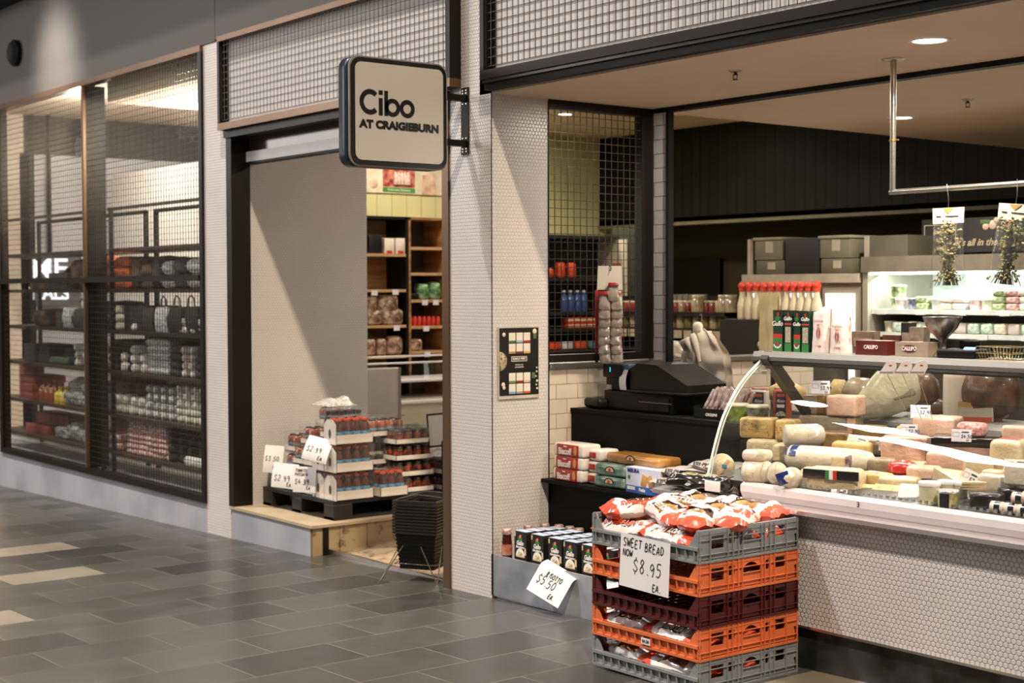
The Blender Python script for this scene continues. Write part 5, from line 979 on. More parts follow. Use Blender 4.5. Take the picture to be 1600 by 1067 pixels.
for px, lab, c, k in ((1361, 'dark red torrone carton on the case shelf', '5c1a14', 0), (1424, 'grey-beige torrone carton with red oval beside the dark red one', 'a1907c', 1)):
    p = onY(px, 549, .42); s = mpp(p); W, H = (60, 62)[k]*s, 22*s; t = thing('torrone_box', lab, 'box', (p.x, .42, TZ), 0, 'torrone cartons'); MB().box(-W/2, 0, 0, W/2, .09, H).build('carton', mat('torrone_'+str(k), c, .4, var=.08), t); MB().box(-W/2, .001, H, W/2, .09, H+.001).build('carton_lid', mat('torrone_lid', '8a4a3c', .45, c2='a8988a', scale=20), t); q = MB(); disc(q, 0 if k == 0 else -.01, H*.55, W*.22, H*.28, -.001); q.build('oval_print', mat('oval_red', '6b1a14', .45), t); text('CALLIPO', .022, WHITEP, t, (0 if k == 0 else -.01, -.0025, H*.55), bold=.0006, sx=.85)
p = onY(1472, 549, .50); t = thing('scale_funnel', 'steel funnel-shaped hopper standing on the case shelf', 'funnel', (p.x, .50, TZ)); MB().lathe([(.05, 0), (.045, .01), (.015, .03), (.014, .065), (.03, .085), (.062, .12), (.078, .158), (.080, .165), (.074, .163), (.05, .12), (.0001, .1)], n=28).build('hopper', mat('worn_steel', '8c8680', .25, .8, var=.2, scale=8), t)
t = thing('weighing_scale', 'low black weighing scale with a small blue display', 'scale', (p.x+.12, .42, TZ), math.radians(8)); b = MB(); b.rbox((0, .07, .018), (.17, .14, .036), .01, 2); b.rbox((.0, .12, .05), (.08, .03, .04), .008, 2); b.build('body', TILL, t); q = MB(); q.T = Matrix.Translation((.05, .02, .038)) @ Matrix.Rotation(math.radians(35), 4, 'X'); q.box(-.024, -.012, 0, .024, .012, .001); q.T = None; q.build('display', mat('blue_display', '4f7fe0', .4, emit=1.2), t)
t = thing('wire_basket', 'small wire basket at the right end of the case shelf', 'basket', (p.x+.30, .42, TZ)); q = MB()
for k in range(12): x = -.085+.0155*k; q.tube([(x, .0, .05), (x*.8, .01, 0), (x*.8, .11, 0), (x, .12, .05)], .0014, 5)
for z in (.0, .025, .05): q.tube([(-.085, 0, z), (.085, 0, z), (.085, .12, z), (-.085, .12, z)], .0016, 5, closed=True)
q.build('wires', mat('brassy_wire', '9a8a66', .35, .7), t)
# filler cheeses packed into the gaps
for i, (px, py, w_, h_, y, m, kd, lab) in enumerate((
    (1228, 735, 46, 40, .36, C_CREAM, 'block', 'pale cheese cylinder end between the tied and the navy-labelled cheeses'), (1212, 690, 40, 34, .56, C_GREY, 'block', 'dull grey cheese block behind the clear-wrapped roll'),
    (1330, 722, 60, 30, .36, C_YEL, 'block', 'yellow slab behind the long white provolone'), (1378, 744, 44, 26, .34, C_GREY, 'block', 'grey wedge between the green ball and the red wax cheese'),
    (1400, 768, 60, 22, .20, C_CREAM, 'block', 'cream cheese slab under the red wax cheese'), (1440, 764, 50, 34, .30, C_PINK, 'block', 'small pink-beige cheese behind the clear tubs'),
    (1478, 742, 60, 34, .44, C_PINK, 'block', 'pink-beige slab behind the brie wedge'), (1530, 756, 44, 40, .34, C_CREAM, 'block', 'cream cheese piece beneath the black rind'),
    (1590, 716, 50, 50, .60, C_PINK, 'block', 'pink-beige cheese block at the picture edge'), (1420, 700, 40, 34, .68, C_YEL, 'block', 'golden cheese behind the middle price ticket'),
    (1262, 756, 30, 26, .20, C_CREAM, 'ball', 'small round cheese between the navy labels'), (1360, 700, 56, 34, .62, C_BR, 'block', 'brown-rinded cheese behind the grey-green wedge'), (1558, 772, 60, 30, .25, C_WHITE, 'block', 'white wrapped cheese behind the second black wheel'), (1300, 716, 50, 40, .46, C_BR, 'block', 'brown cheese end beside the grey-rinded block'))):
    t, W, H = ch('cheese', lab, px, py, w_, h_, .10, [m], 22+5*(i % 4), y=y, kind=kd, r=.016, nz=.007)
# decks lift the goods: stepped risers under them
for (y0, y1, z1) in ((.30, .52, .845), (.52, .78, .89)):
    MB().box(.10, y0, deckz(y0)-.02, XE-.02, y1, z1-.0).build('riser', mat('deck_steel', '4d4b49'), dc)

for px, w_, h_, c, lab in ((1348, 40, 34, '8a7660', 'tan cracker carton behind the dark red torrone box'), (1392, 30, 30, '6b3a30', 'maroon snack carton behind the torrone boxes'), (1432, 26, 44, '9a9080', 'pale upright pasta carton behind the grey-beige torrone box'), (1415, 16, 50, '2a2620', 'small dark tin behind the torrone boxes')):
    p = onY(px, 549, .53); sc_ = mpp(p); W, H = w_*sc_, h_*sc_; t = thing('snack_carton', lab, 'box', (p.x, .53, TZ), math.radians(8), 'cartons behind the torrone boxes'); MB().box(-W/2, 0, 0, W/2, .05, H).build('carton', mat('snackc_'+str(px), c, .5, var=.25, scale=25), t); MB().box(-W*.4, -.001, H*.3, W*.4, 0, H*.7).build('print_panel', mat('snackp_'+str(px), 'a89c88', .5, var=.3, scale=40), t)
# ================================================================ DOORWAY DISPLAY
PALM = mat('black_pallet_plastic', '191714', .5, var=.15)
t = thing('pallet', 'black plastic pallet on the raised step under the bottled sauces', 'pallet', (-2.86, .20, .146)); PX, PY = .93, 1.15
b = MB(); b.box(0, 0, .10, PX, PY, .122); b.build('deck', PALM, t)
for i in range(3):
    for j in range(3): MB().rbox(((.06, .46, .87)[i], (.07, .575, 1.08)[j], .05), (.13, .14, .10), .008, 2).build('foot_block', PALM, t)
b = MB()
for i in range(3): b.box((.0, .40, .81)[i], 0, 0, (.12, .52, .93)[i], PY, .018)
b.box(0, 0, .0, PX, .02, .012); b.build('skid', PALM, t)
PZ = .27
def bottle_mesh(name, R, H, mats, cap=.012, neck=.4):
    b = MB(); b.lathe([(R*.9, 0), (R, .006), (R, H*(1-neck)), (R*.55, H*(1-neck*.35)), (R*.5, H*.93)], n=12, mi=0); b.lathe([(R*.62, H*.91), (R*.64, H*.97), (R*.6, H)], n=12, mi=1); b.lathe([(R*1.02, H*.36), (R*1.02, H*.48)], n=12, mi=2); return b.mesh(name, mats)
TOM = mat('tomato_sauce', '33140e', .15, coat=1, var=.25, scale=20, c2='5c3328'); TLAB = mat('blue_bottle_label', '4d8fb0', .5, var=.2, scale=60); TCAP = mat('orange_red_cap', 'c8492c', .35)
DKG = mat('dark_glass', '17100c', .1, coat=1); DLAB = mat('cream_bottle_label', 'cdb98a', .5, var=.25, scale=70, c2='6d6a7c'); BCAP = mat('black_cap', '181512', .35); ORB = mat('amber_jar', '5c2a12', .15, coat=1, c2='8a3f16', scale=25)
TRAYM = mat('white_tray_card', 'd2c8bc', .6, var=.05, scale=10); SHR = glassmat('shrink_film', (.98, .98, .97), .08, 1.3, .025, (.9, .88, .85))
def can_mesh(name, R, H, mats, neck=0):
    b = MB(); b.lathe([(R*.95, 0), (R, .005), (R, H*.80), (R*.93, H*.84)], n=12, mi=0); b.lathe([(R*.97, H*.83), (R*.97, H*.99), (R*.9, H)], n=12, mi=1); b.lathe([(R*1.01, H*.36), (R*1.01, H*.72)], n=12, mi=2); return b.mesh(name, mats)
BM = {'tomato': bottle_mesh('bottle', .031, .155, [TOM, TCAP, TLAB], neck=.42), 'dark': bottle_mesh('bottle', .030, .165, [DKG, BCAP, DLAB], neck=.5), 'jar': bottle_mesh('jar', .032, .105, [ORB, BCAP, TLAB], neck=.15),
      'can': can_mesh('jar', .034, .088, [mat('dark_green_jar', '161c10', .15, coat=1, var=.4, scale=40, c2='4d2818'), mat('dark_lid', '2b2a22', .3, .4), mat('red_yellow_label', '1c2416', .4, var=.2, scale=26, c2='a8402a')], neck=.1)}
LIDK = {'tomato': ('red-capped tomato sauce bottles', 'white tray'), 'dark': ('dark labelled bottles', 'white card tray'), 'jar': ('amber jars', 'white card tray'), 'can': ('dark green vegetable jars', 'low white tray')}
def pack(kind, loc, nx, ny, where, rot=0, film=True, panels=True):
    R = {'tomato': .033, 'dark': .032, 'jar': .034, 'can': .036}[kind]; W, L = nx*2*R+.012, ny*2*R+.012; th = .06 if kind in ('tomato',) else .032
    H = {'tomato': .17, 'dark': .18, 'jar': .12, 'can': .105}[kind]
    t = thing('bottle_pack' if kind in ('tomato', 'dark') else 'jar_pack', '%s in %s, %s' % (LIDK[kind][0], LIDK[kind][1], where), 'bottle pack', loc, rot, 'packs of bottles and jars on the pallet')
    b = MB(); e = .004; b.box(0, 0, 0, W, L, .004); b.box(0, 0, 0, W, e, th); b.box(0, L-e, 0, W, L, th); b.box(0, 0, 0, e, L, th); b.box(W-e, 0, 0, W, L, th); b.build('tray', TRAYM, t)
    for i in range(nx):
        for j in range(ny):
            if i == 0 and nx > 2 and j: continue
            put('bottle' if kind in ('tomato', 'dark') else 'jar', BM[kind], t, None, (.006+R+2*R*i, .006+R+2*R*j, .005), (0, 0, random.uniform(0, 6)))
    if kind == 'tomato' and panels:
        b = MB(); y = .003; hp = H*.92; hole = [(W/2+.016*math.cos(a), hp*.42+.030*math.sin(a)) for a in [math.pi*2*k/16 for k in range(16)]]
        b.prism([(0, 0), (W, 0), (W, hp*.8), (W*.72, hp), (W*.28, hp), (0, hp*.8)], 'y', -.003, .0, 0); b.prism(hole, 'y', -.004, -.0031, 1); b.build('end_panel', [TRAYM, mat('panel_hole_dark', '2a0f0b', .6)], t)
    if film:
        b = MB(); r = random.Random(int(loc[0]*1000+loc[2]*77)); a = .006
        def side(p, q): b.grid(lambda u, v: (p[0]+(q[0]-p[0])*u+.0*v, p[1]+(q[1]-p[1])*u, th*.6+(H-th*.6)*v), 4, 4)
        side((-a, -a), (W+a, -a)); side((W+a, -a), (W+a, L+a)); b.grid(lambda u, v: (-a+(W+2*a)*u, -a+(L+2*a)*v, H+.004+.008*noise.noise(Vector((u*5, v*6, loc[0]*9)))), 8, 10); b.build('film', SHR, t)
    return t, W, L, H
xa = -1.985-.078
for k, w_ in enumerate(('bottom of the front corner stack', 'middle of the front corner stack', 'top of the front corner stack')): pack('tomato', (xa-.0*k, .215, PZ+.178*k), 2, 4, w_)
pack('tomato', (xa-.15, .215, PZ), 2, 4, 'second on the pallet floor, beside the corner stack'); pack('tomato', (xa-.15, .215, PZ+.178), 2, 4, 'second in the middle tier, behind a curled sign')
pack('dark', (xa-.30, .235, PZ), 2, 4, 'pallet floor, third from the corner'); pack('dark', (xa-.30, .23, PZ+.19), 2, 4, 'middle tier, with pale swan-neck wrap'); pack('dark', (xa-.20, .30, PZ+.378), 2, 4, 'top tier beside the red-capped pack')
pack('dark', (xa-.45, .24, PZ), 2, 4, 'pallet floor behind the two hanging signs'); pack('jar', (xa-.45, .235, PZ+.19), 2, 3, 'middle tier, orange-tinted'); pack('jar', (xa-.60, .25, PZ), 2, 4, 'pallet floor, leftmost'); pack('jar', (xa-.60, .25, PZ+.13), 2, 4, 'left stack, second layer')
pack('jar', (xa-.60, .26, PZ+.26), 2, 4, 'left stack, third layer'); pack('jar', (xa-.42, .28, PZ+.32), 2, 4, 'upper left, under the loose film'); pack('jar', (xa-.46, .42, PZ+.44), 2, 3, 'top of the pile, wrapped in loose film')
pack('dark', (xa-.25, .58, PZ), 3, 4, 'behind, lowest'); pack('dark', (xa-.25, .58, PZ+.185), 3, 4, 'behind, second layer'); pack('jar', (xa-.25, .58, PZ+.37), 3, 4, 'back row, topmost'); pack('tomato', (-2.04, .53, PZ), 2, 3, 'low, behind the corner stack', panels=False)
for k, w_ in enumerate(('lowest', 'second', 'third', 'topmost')): pack('can', (-2.20, .70, PZ+.107*k), 3, 4, 'tall back stack, %s' % w_, film=k == 3)
for k, w_ in enumerate(('lowest', 'upper')): pack('can', (-2.12, 1.03, PZ-.0+.107*k), 3, 4, 'short stack by the baskets, %s' % w_, film=k == 1)
pack('can', (-2.34, 1.02, PZ+.214), 3, 4, 'back right, its grey lids showing', film=False); pack('can', (-2.34, 1.02, PZ), 3, 4, 'back right, lowest'); pack('can', (-2.34, 1.02, PZ+.107), 3, 4, 'back right, second')
def crump(loc, size, lab, seed):
    t = thing('loose_film', lab, 'plastic wrap', loc, 0, 'torn shrink film'); b = MB(); b.grid(lambda u, v: ((u-.5)*size[0]*(1+.3*noise.noise(Vector((u*3, v*3, seed)))), (v-.5)*size[1], size[2]*(.45+.5*noise.noise(Vector((u*3.5, v*3.5, seed+2)))+.12*noise.noise(Vector((u*11, v*11, seed))))*(1-(2*u-1)**4)*(1-(2*v-1)**4)), 26, 26); b.build('film', glassmat('crumpled_film', (.95, .95, .94), .15, 2.2, .35, (.85, .8, .75)), t)
crump((-2.05, 1.12, PZ+.235), (.34, .32, .10), 'crumpled torn film heaped on the short jar stack', 3); crump((-2.45, .52, PZ+.565), (.26, .22, .08), 'crumpled film over the top left jars', 8)
# curled price signs
def drape(amount): 
    return lambda u, v: (u, -amount*math.sin(min(1.5, -v/.10)), v*.94)
SG = 'handwritten price signs'
def psign(px, py, W, H, lines, lab, y, rz=20, curl=.045, ry=0):
    p = onY(px, py, y); paper_sign('price_sign', lab, W, H, lines, p, (0, math.radians(ry), math.radians(rz)), curl=drape(curl), group=SG, pen=.0042)
psign(503, 684, .17, .155, [('$2.99', .10, .42, .032), ('EA', .62, .76, .022)], 'handwritten $2.99 sign curling over the middle tomato packs', .19, 38, .07, 12)
psign(448, 724, .19, .17, [('$2.99', .10, .50, .038), ('EA', .62, .78, .024)], 'handwritten $2.99 sign hanging left of the passata sign', .175, 30, .03, 3)
psign(477, 729, .16, .175, [('TOMATO', .08, .10, .019), ('PASSATA', .08, .25, .018), ('$4.39', .08, .50, .032), ('EA', .60, .76, .020)], 'handwritten Tomato Passata $4.39 sign, at the pallet front', .165, 34, .02, 0)
psign(430, 696, .13, .19, [('$3.50', .06, .40, .030), ('EA', .5, .75, .024)], 'curled price sign at the far left of the pallet goods', .22, 52, .05, 4)
# ---- stacked shopping baskets on a wire stand
BK = mat('black_basket_plastic', '0f0e0c', .35, var=.1); RZB = math.radians(32); BL, BW2 = .25, .36
ns = Vector((-.545, .02)); bz = .055
def basket(z, lab, full):
    t = thing('shopping_basket', lab, 'basket', (ns.x, ns.y, z), RZB, 'stacked shopping baskets')   # origin: the near corner, local x runs back along the left face (negative), local y along the right face
    tp = .022; HB = .21
    def ring(z0, z1, o, th_):
        f0, f1 = (1-z0/HB)*tp, (1-z1/HB)*tp; b = MB()
        P = lambda f, e: [(-BL+f-e, f-e), (-f+e, f-e), (-f+e, BW2-f+e), (-BL+f-e, BW2-f+e)]
        A, B_, C_, D_ = P(f0, o), P(f1, o), P(f1, o-th_), P(f0, o-th_); vs = [(x, y, z0) for x, y in A]+[(x, y, z1) for x, y in B_]+[(x, y, z1) for x, y in C_]+[(x, y, z0) for x, y in D_]
        fs = [];
        for i in range(4):
            j = (i+1) % 4; fs += [(i, j, 4+j, 4+i), (4+i, 4+j, 8+j, 8+i), (8+i, 8+j, 12+j, 12+i)]
        b.add(vs, fs); return b
    r = ring(HB-.012, HB, .010, .016); r.build('rim', mat('basket_rim_highlight', '2a2825', .25), t)  # lighter than the walls, so the rim highlight is in the colour
    if full:
        w_ = MB()
        for k in range(9): q = ring(.004+.022*k, .014+.022*k, 0, .004); w_.v += q.v if False else []; w_.add(q.v, q.f)
        for k in range(12):
            x = -BL+tp+.012+k*(BL-2*tp-.02)/11; w_.box(x-.003, tp-.003, 0, x+.003, tp+.001, HB*.5); w_.add([(x-.003, tp, 0), (x+.003, tp, 0), (x+.003, 0, HB), (x-.003, 0, HB)], [(0, 1, 2, 3)])
        for k in range(16):
            y = tp+.012+k*(BW2-2*tp-.02)/15; w_.add([(-tp, y-.003, 0), (-tp, y+.003, 0), (0, y+.003, HB), (0, y-.003, HB)], [(0, 1, 2, 3)])
        w_.box(-BL+tp, tp, 0, -tp, BW2-tp, .006); w_.box(-BL+tp, tp+.002, .006, -tp-.002, tp+.006, HB*.92); w_.box(-tp-.006, tp, .006, -tp-.002, BW2-tp, HB*.92); w_.build('wall', BK, t)
    return t
for k in range(11): basket(bz+.0172*k, 'black shopping basket in the stack by the doorway, ' + ('bottom one' if k == 0 else 'top one' if k == 10 else '%s from the bottom' % ['', 'second', 'third', 'fourth', 'fifth', 'sixth', 'seventh', 'eighth', 'ninth', 'tenth'][k]), True)
hb = [o for o in bpy.data.objects if o.name.startswith('shopping_basket')][-1]
mb = MB()
for yy in (.10, .26): mb.tube([(-BL-.003, yy-.06, .208), (-BL*.62, yy-.01, .222+.01), (-BL*.3, yy+.02, .222), (.003, yy+.05, .208)], .0035, 6)
mb.build('handle', BK, hb)
st = thing('basket_stand', 'chrome wire stand with splayed legs holding the stacked baskets', 'stand', (ns.x, ns.y, fz(ns.x)), RZB); CHR = mat('chrome_wire', 'a39a8c', .2, .9)
mb = MB(); mb.tube([(-BL+.0, .0, .10), (.0, .0, .10), (.0, BW2, .10), (-BL, BW2, .10)], .003, 6, closed=True); mb.build('ring', CHR, st)
for (a, b_) in (((-BL+.05, .01, .20), (-BL-.06, -.07, 0)), ((-BL+.02, .03, .20), (-BL-.06, -.07, 0)), ((-.09, -.002, .20), (.02, -.03, 0)), ((.01, .06, .20), (.02, -.03, 0)), ((-.02, BW2-.03, .20), (.03, BW2+.04, .01)), ((-BL+.03, BW2-.03, .20), (-BL-.04, BW2+.04, .01))): MB().tube([a, b_], .0032, 6).build('leg', CHR, st)
# ---- shelves on the green wall behind
WOOD = mat('shelf_wood', '8a5f38', .5, var=.2, scale=3, stretch=(1, 1, 8), c2='a77a4c'); WOODL = mat('light_shelf_edge', 'b58e62', .5, var=.1)
XS = -3.42
def wallunit(name, y0, y1, zs, frame, lab, zt=2.165, zb=.15):
    t = thing(name, lab, 'shelf unit', (-3.715, 0, 0), 0); d = .29
    for y in (y0, y1-.02): MB().box(0, y, zb, d, y+.02, zt).build('side_panel', frame, t)
    MB().box(0, y0, zt-.02, d, y1, zt).build('top_panel', frame, t); MB().box(0, y0, zb, .012, y1, zt).build('back_panel', mat('dark_back_panel', '3a2b1a', .6) if frame is WOOD else WOOD, t)
    for z in zs: MB().box(.012, y0+.02, z-.022, d, y1-.02, z).build('shelf_board', WOODL, t)
    return t
ZA = [onX(600, py, XS).z for py in (396, 452, 508, 556)]; ZB = [onX(668, py, XS).z for py in (386, 426, 468, 509, 548)]
ya0, ya1, yb1 = onX(560, 342, XS).y, onX(638, 342, XS).y, onX(697, 342, XS).y
wallunit('wall_shelf_unit', ya0, ya1, ZA, BLACKM, 'black-framed shelf unit with wooden shelves on the green wall'); wallunit('wall_shelf_unit', ya1+.005, yb1, ZB, WOOD, 'open wooden shelf unit beside the black-framed one')
def good(px0, px1, pyb, pyt, X, m, lab, name, cat, grp, z=None, kind='bag', d=.10):
    a = onX(px0, pyb, X); b_ = onX(px1, pyb, X); tt = onX((px0+px1)/2, pyt, X); W = b_.y-a.y; z = a.z if z is None else z; H = tt.z-z
    t = thing(name, lab, cat, (X-d/2, (a.y+b_.y)/2, z), 0, grp); q = MB()
    if kind == 'bag': q.rbox((0, 0, H/2), (d, W, H), min(W, H)*.28, 2, nz=.008, seed=px0)
    elif kind == 'box': q.rbox((0, 0, H/2), (d, W, H), .003, 1)
    else: q.lathe([(W/2*.95, 0), (W/2, .004), (W/2, H*.8), (W/2*.8, H*.86), (W/2*.8, H)], n=12)
    q.build('pack' if kind != 'jar' else 'glass', m, t); return t
GF = 'goods on the shelves seen through the doorway'
PK = mat('brown_cake_pack', '8a5a3a', .3, coat=.5, var=.5, scale=28, c2='cdb8a0'); PKR = mat('red_brown_bag', '7c3a26', .3, coat=.5, var=.5, scale=20, c2='c9a890'); GB = mat('green_snack_bag', '2f7a3c', .3, coat=.5, var=.4, scale=24, c2='9cc08c')
good(577, 597, 395, 367, XS-.02, mat('black_coffee_machine', '1a1714', .3), 'black and steel coffee maker on the top shelf through the door', 'coffee_maker', 'coffee maker', GF, ZA[0], 'box'); 
for a, w_ in ((601, 'left'), (618.5, 'right')): 
    t = good(a, a+15, 395, 372, XS-.02, mat('white_red_pack', 'd9ccbb', .5), 'small white and red pack on the top shelf, %s of the pair' % w_, 'coffee_pack', 'pack', GF, ZA[0], 'box'); MB().cb((.051, 0, .012), (.001, .05, .022)).build('red_band', RED, t)
for i, (a, b_, pb, pt, zi, dz) in enumerate(((574, 591, 484, 462, 2, .085), (594, 625, 484, 460, 2, .085), (574, 600, 506, 485, 2, 0), (601, 632, 506, 482, 2, 0))): good(a, b_, 506, pt, XS-.02, PK, 'clear bag of cakes on the third shelf, %s' % ('upper left', 'upper right', 'lower left', 'lower right')[i], 'cake_bag', 'cake bag', GF, ZA[2]+dz, 'bag')
for i, (a, b_, pt) in enumerate(((574, 589, 530), (590, 606, 528), (607, 632, 524))): good(a, b_, 555, pt, XS-.02, PKR, 'red and brown snack bag on the lowest visible shelf, %s' % ('next to the wall end', 'middle', 'beside the upright')[i], 'snack_bag', 'snack bag', GF, ZA[3], 'bag')
for i, (a, b_, pt) in enumerate(((656, 672, 443), (674, 690, 441))): good(a, b_, 467, pt, XS-.02, GB, 'green snack bag on the wooden shelves, %s of the pair' % ('left', 'right')[i], 'snack_bag', 'snack bag', GF, ZB[2], 'bag')
good(641, 655, 467, 458, XS-.02, BLACKM, 'small dark bowl-like pack beside the green bags', 'snack_bag', 'snack bag', GF, ZB[2], 'bag')
for i in range(7): t = good(640.5+7.2*i, 646.5+7.2*i, 508, 494, XS-.01, RED, 'small red-lidded jar in the row on the wooden shelf, %s' % ['first', 'second', 'third', 'fourth', 'fifth', 'sixth', 'seventh'][i], 'jar', 'jar', 'red-lidded jars in a row', ZB[3], 'jar', .05)
good(641, 661, 547, 529, XS-.02, PKR, 'clear brown pack leaning on the fifth wooden shelf', 'snack_bag', 'snack bag', GF, ZB[4], 'bag')
for i, (px, py) in enumerate(((585, 455), (618, 454), (620, 510), (664, 470), (681, 470), (666, 511), (668, 551))):
    p = onX(px, py, XS+.006); t = thing('shelf_ticket', 'white shelf-edge ticket beyond the doorway %s' % ('on the second black-framed shelf, nearer the wall', 'on the second black-framed shelf, nearer the upright', 'under the cake bags', 'under the green bags, first', 'under the green bags, second', 'under the red-lidded jars', 'on the fifth wooden shelf')[i], 'price ticket', p, 0, 'shelf edge tickets'); t['label'] = t['label'].replace(', number-card', ''); MB().cb((0, 0, -.012), (.002, .055, .04)).build('card', M_PAPER, t)
# banner
p0, p1 = onX(560, 256, -3.71), onX(699, 306, -3.71)
t = thing('wall_banner', 'long printed food banner high on the green wall', 'banner', (-3.712, p0.y, p1.z)); BW_, BH_ = p1.y-p0.y, p0.z-p1.z
MB().box(0, 0, 0, .006, BW_, BH_).build('sheet', mat('banner_cream', 'd8c6a0', .5, var=.2, scale=6, c2='e3d6ba'), t); b = MB(); b.box(.006, BW_*.26, .05, .008, BW_*.62, BH_); b.build('red_panel', mat('tomato_photo', 'a8362a', .5, var=.4, scale=22, c2='d88a6c'), t); MB().box(.008, BW_*.26, .01, .0095, BW_*.62, .045).build('green_panel', mat('banner_green', '3f8a2c', .5), t)
text('Mediterranean Delicatessen', .026, WHITEP, t, (.0102, BW_*.44, .028), RX, sx=.75); b = MB()
for k in range(5): b.lathe([(.018, 0), (.02, .004), (.02, .07), (.012, .085), (.012, .10)], (.009, BW_*(.40+.035*k), .07), 8)
b.build('jar_print', mat('white_jar_photo', 'd9b8a8', .5, var=.3, scale=40), t); b = MB(); b.rbox((.008, BW_*.78, .08), (.003, .13, .16), .04, 2, 0, nz=.01); b.lathe([(.04, 0), (.036, .003), (.0001, .003)], (.006, BW_*.16, .07), 20, 0, 'x'); b.build('food_print', mat('bread_photo', 'c79a78', .5, var=.2, scale=14, c2='e0c4a8'), t)
# freezer, white board, framed notice
FRZ = mat('freezer_white', 'b9b0a0', .35, var=.03); xf = -2.98
t = thing('freezer_cabinet', 'low white freezer cabinet with glass sliding top beyond the doorway', 'freezer', (xf, 1.12, .15)); zt = onX(660, 595, xf).z; b = MB(); b.rbox((-.2, .9, (zt-.15)*.42), (.40, 1.8, (zt-.15)*.84), .015, 2); b.build('body', FRZ, t)
zl, zm, zh = onX(660, 627, xf).z-.15, onX(660, 594, xf).z-.15, onX(660, 566, xf).z-.15
MB().rbox((-.19, .9, zl), (.44, 1.84, .030), .01, 2).build('bumper', WHITEM, t); MB().rbox((-.19, .9, zm), (.43, 1.82, .022), .008, 2).build('rim', WHITEM, t); b = MB(); b.rbox((-.01, .9, zh), (.025, 1.8, .014), .005, 1); b.rbox((-.38, .9, zh+.03), (.025, 1.8, .014), .005, 1); b.build('lid_rail', WHITEM, t); b = MB(); b.box(-.012, 0, zm, -.008, 1.8, zh); b.build('glass_lid', CGLASS, t)
p0, p1 = onX(570, 640, -2.90), onX(626, 574, -2.90); t = thing('white_board', 'plain pale board standing at the end of the mosaic wall', 'board', (-2.90, p0.y, .146)); MB().rbox((-.02, (p1.y-p0.y)/2, (p1.z-.146)/2), (.04, p1.y-p0.y, p1.z-.146), .012, 2).build('panel', mat('pale_grey_board', 'a59c92', .5, var=.03), t); MB().box(.0, p1.y-p0.y-.02, .3, .004, p1.y-p0.y, p1.z-.146).build('edge_strip', mat('grey_strip', '7b7468', .5), t)
p = onY(669, 647, .95); t = thing('notice', 'black-framed notice propped behind the shopping baskets', 'notice', (p.x, .95, onY(672, 700, .95).z), (math.radians(-8), math.radians(-6), math.radians(40))); W, H = .24, p.z-onY(672, 700, .95).z; MB().box(0, .003, 0, W, .012, H).build('backing', BLACKM, t); MB().box(.012, .001, .012, W-.012, .003, H-.012).build('sheet', mat('notice_sheet', 'b9b0a8', .6, var=.05), t)
t = thing('notice_stand', 'thin black post holding the framed notice', 'stand', (p.x+.08, 1.01, .05)); MB().tube([(0, 0, 0), (0, 0, onY(672, 700, .95).z)], .008, 8).build('post', BLACKM, t); MB().rbox((0, 0, .01), (.2, .2, .02), .005, 1).build('base', BLACKM, t)
# ================================================================ HOME STORE WINDOW DISPLAY
SHZ = [.290, .600, .950, 1.280, 1.615, 1.945, 2.28]; SY0, SY1 = .20, .62
SHB = mat('shelf_board_brown', '5d4a38', .5, var=.15, scale=4); FZ_ = fz
def rack(x0, x1, lab):
    t = thing('display_rack', lab, 'rack', (0, 0, 0)); n = 2
    for i in range(n+1):
        x = x0+(x1-x0-.03)*i/n
        for y in ((SY0, SY1-.03) if i in (0, n) else (SY1-.03,)): MB().box(x, y, .10, x+.03, y+.03, 2.28).build('post', BLACKM, t)
    for z in SHZ[:-1]: MB().box(x0, SY0, z-.03, x1, SY1, z).build('shelf_board', SHB, t)
    for z in SHZ: MB().box(x0, SY0-.008, z-.030, x1, SY0, z-.004).build('edge_rail', mat('brown_edge_rail', '4a3a2c', .5), t)
    MB().box(x0, SY1-.03, 2.25, x1, SY1, 2.28).build('top_bar', BLACKM, t); return t
rack(-8.15, -5.62, 'black metal shelving rack behind the window pane farther from the doorway'); rack(-5.45, -3.36, 'black metal shelving rack behind the window pane nearer the doorway')
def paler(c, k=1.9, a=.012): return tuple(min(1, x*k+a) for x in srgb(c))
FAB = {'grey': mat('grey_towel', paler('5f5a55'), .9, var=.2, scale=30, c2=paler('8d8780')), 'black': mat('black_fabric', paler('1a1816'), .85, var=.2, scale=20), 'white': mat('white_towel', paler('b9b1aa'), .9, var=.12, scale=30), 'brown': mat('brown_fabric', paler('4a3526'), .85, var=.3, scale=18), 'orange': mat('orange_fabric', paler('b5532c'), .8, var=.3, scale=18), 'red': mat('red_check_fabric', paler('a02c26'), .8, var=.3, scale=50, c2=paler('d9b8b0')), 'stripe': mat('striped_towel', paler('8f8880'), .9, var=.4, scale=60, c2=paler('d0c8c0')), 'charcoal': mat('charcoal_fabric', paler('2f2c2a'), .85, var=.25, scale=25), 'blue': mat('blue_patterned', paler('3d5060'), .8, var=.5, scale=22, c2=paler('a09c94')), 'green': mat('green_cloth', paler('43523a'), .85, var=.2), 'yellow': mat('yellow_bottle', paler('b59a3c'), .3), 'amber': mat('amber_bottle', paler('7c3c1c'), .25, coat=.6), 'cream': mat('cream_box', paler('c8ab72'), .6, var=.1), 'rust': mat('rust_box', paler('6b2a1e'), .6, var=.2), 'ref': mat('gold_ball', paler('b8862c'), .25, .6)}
_sm = {}
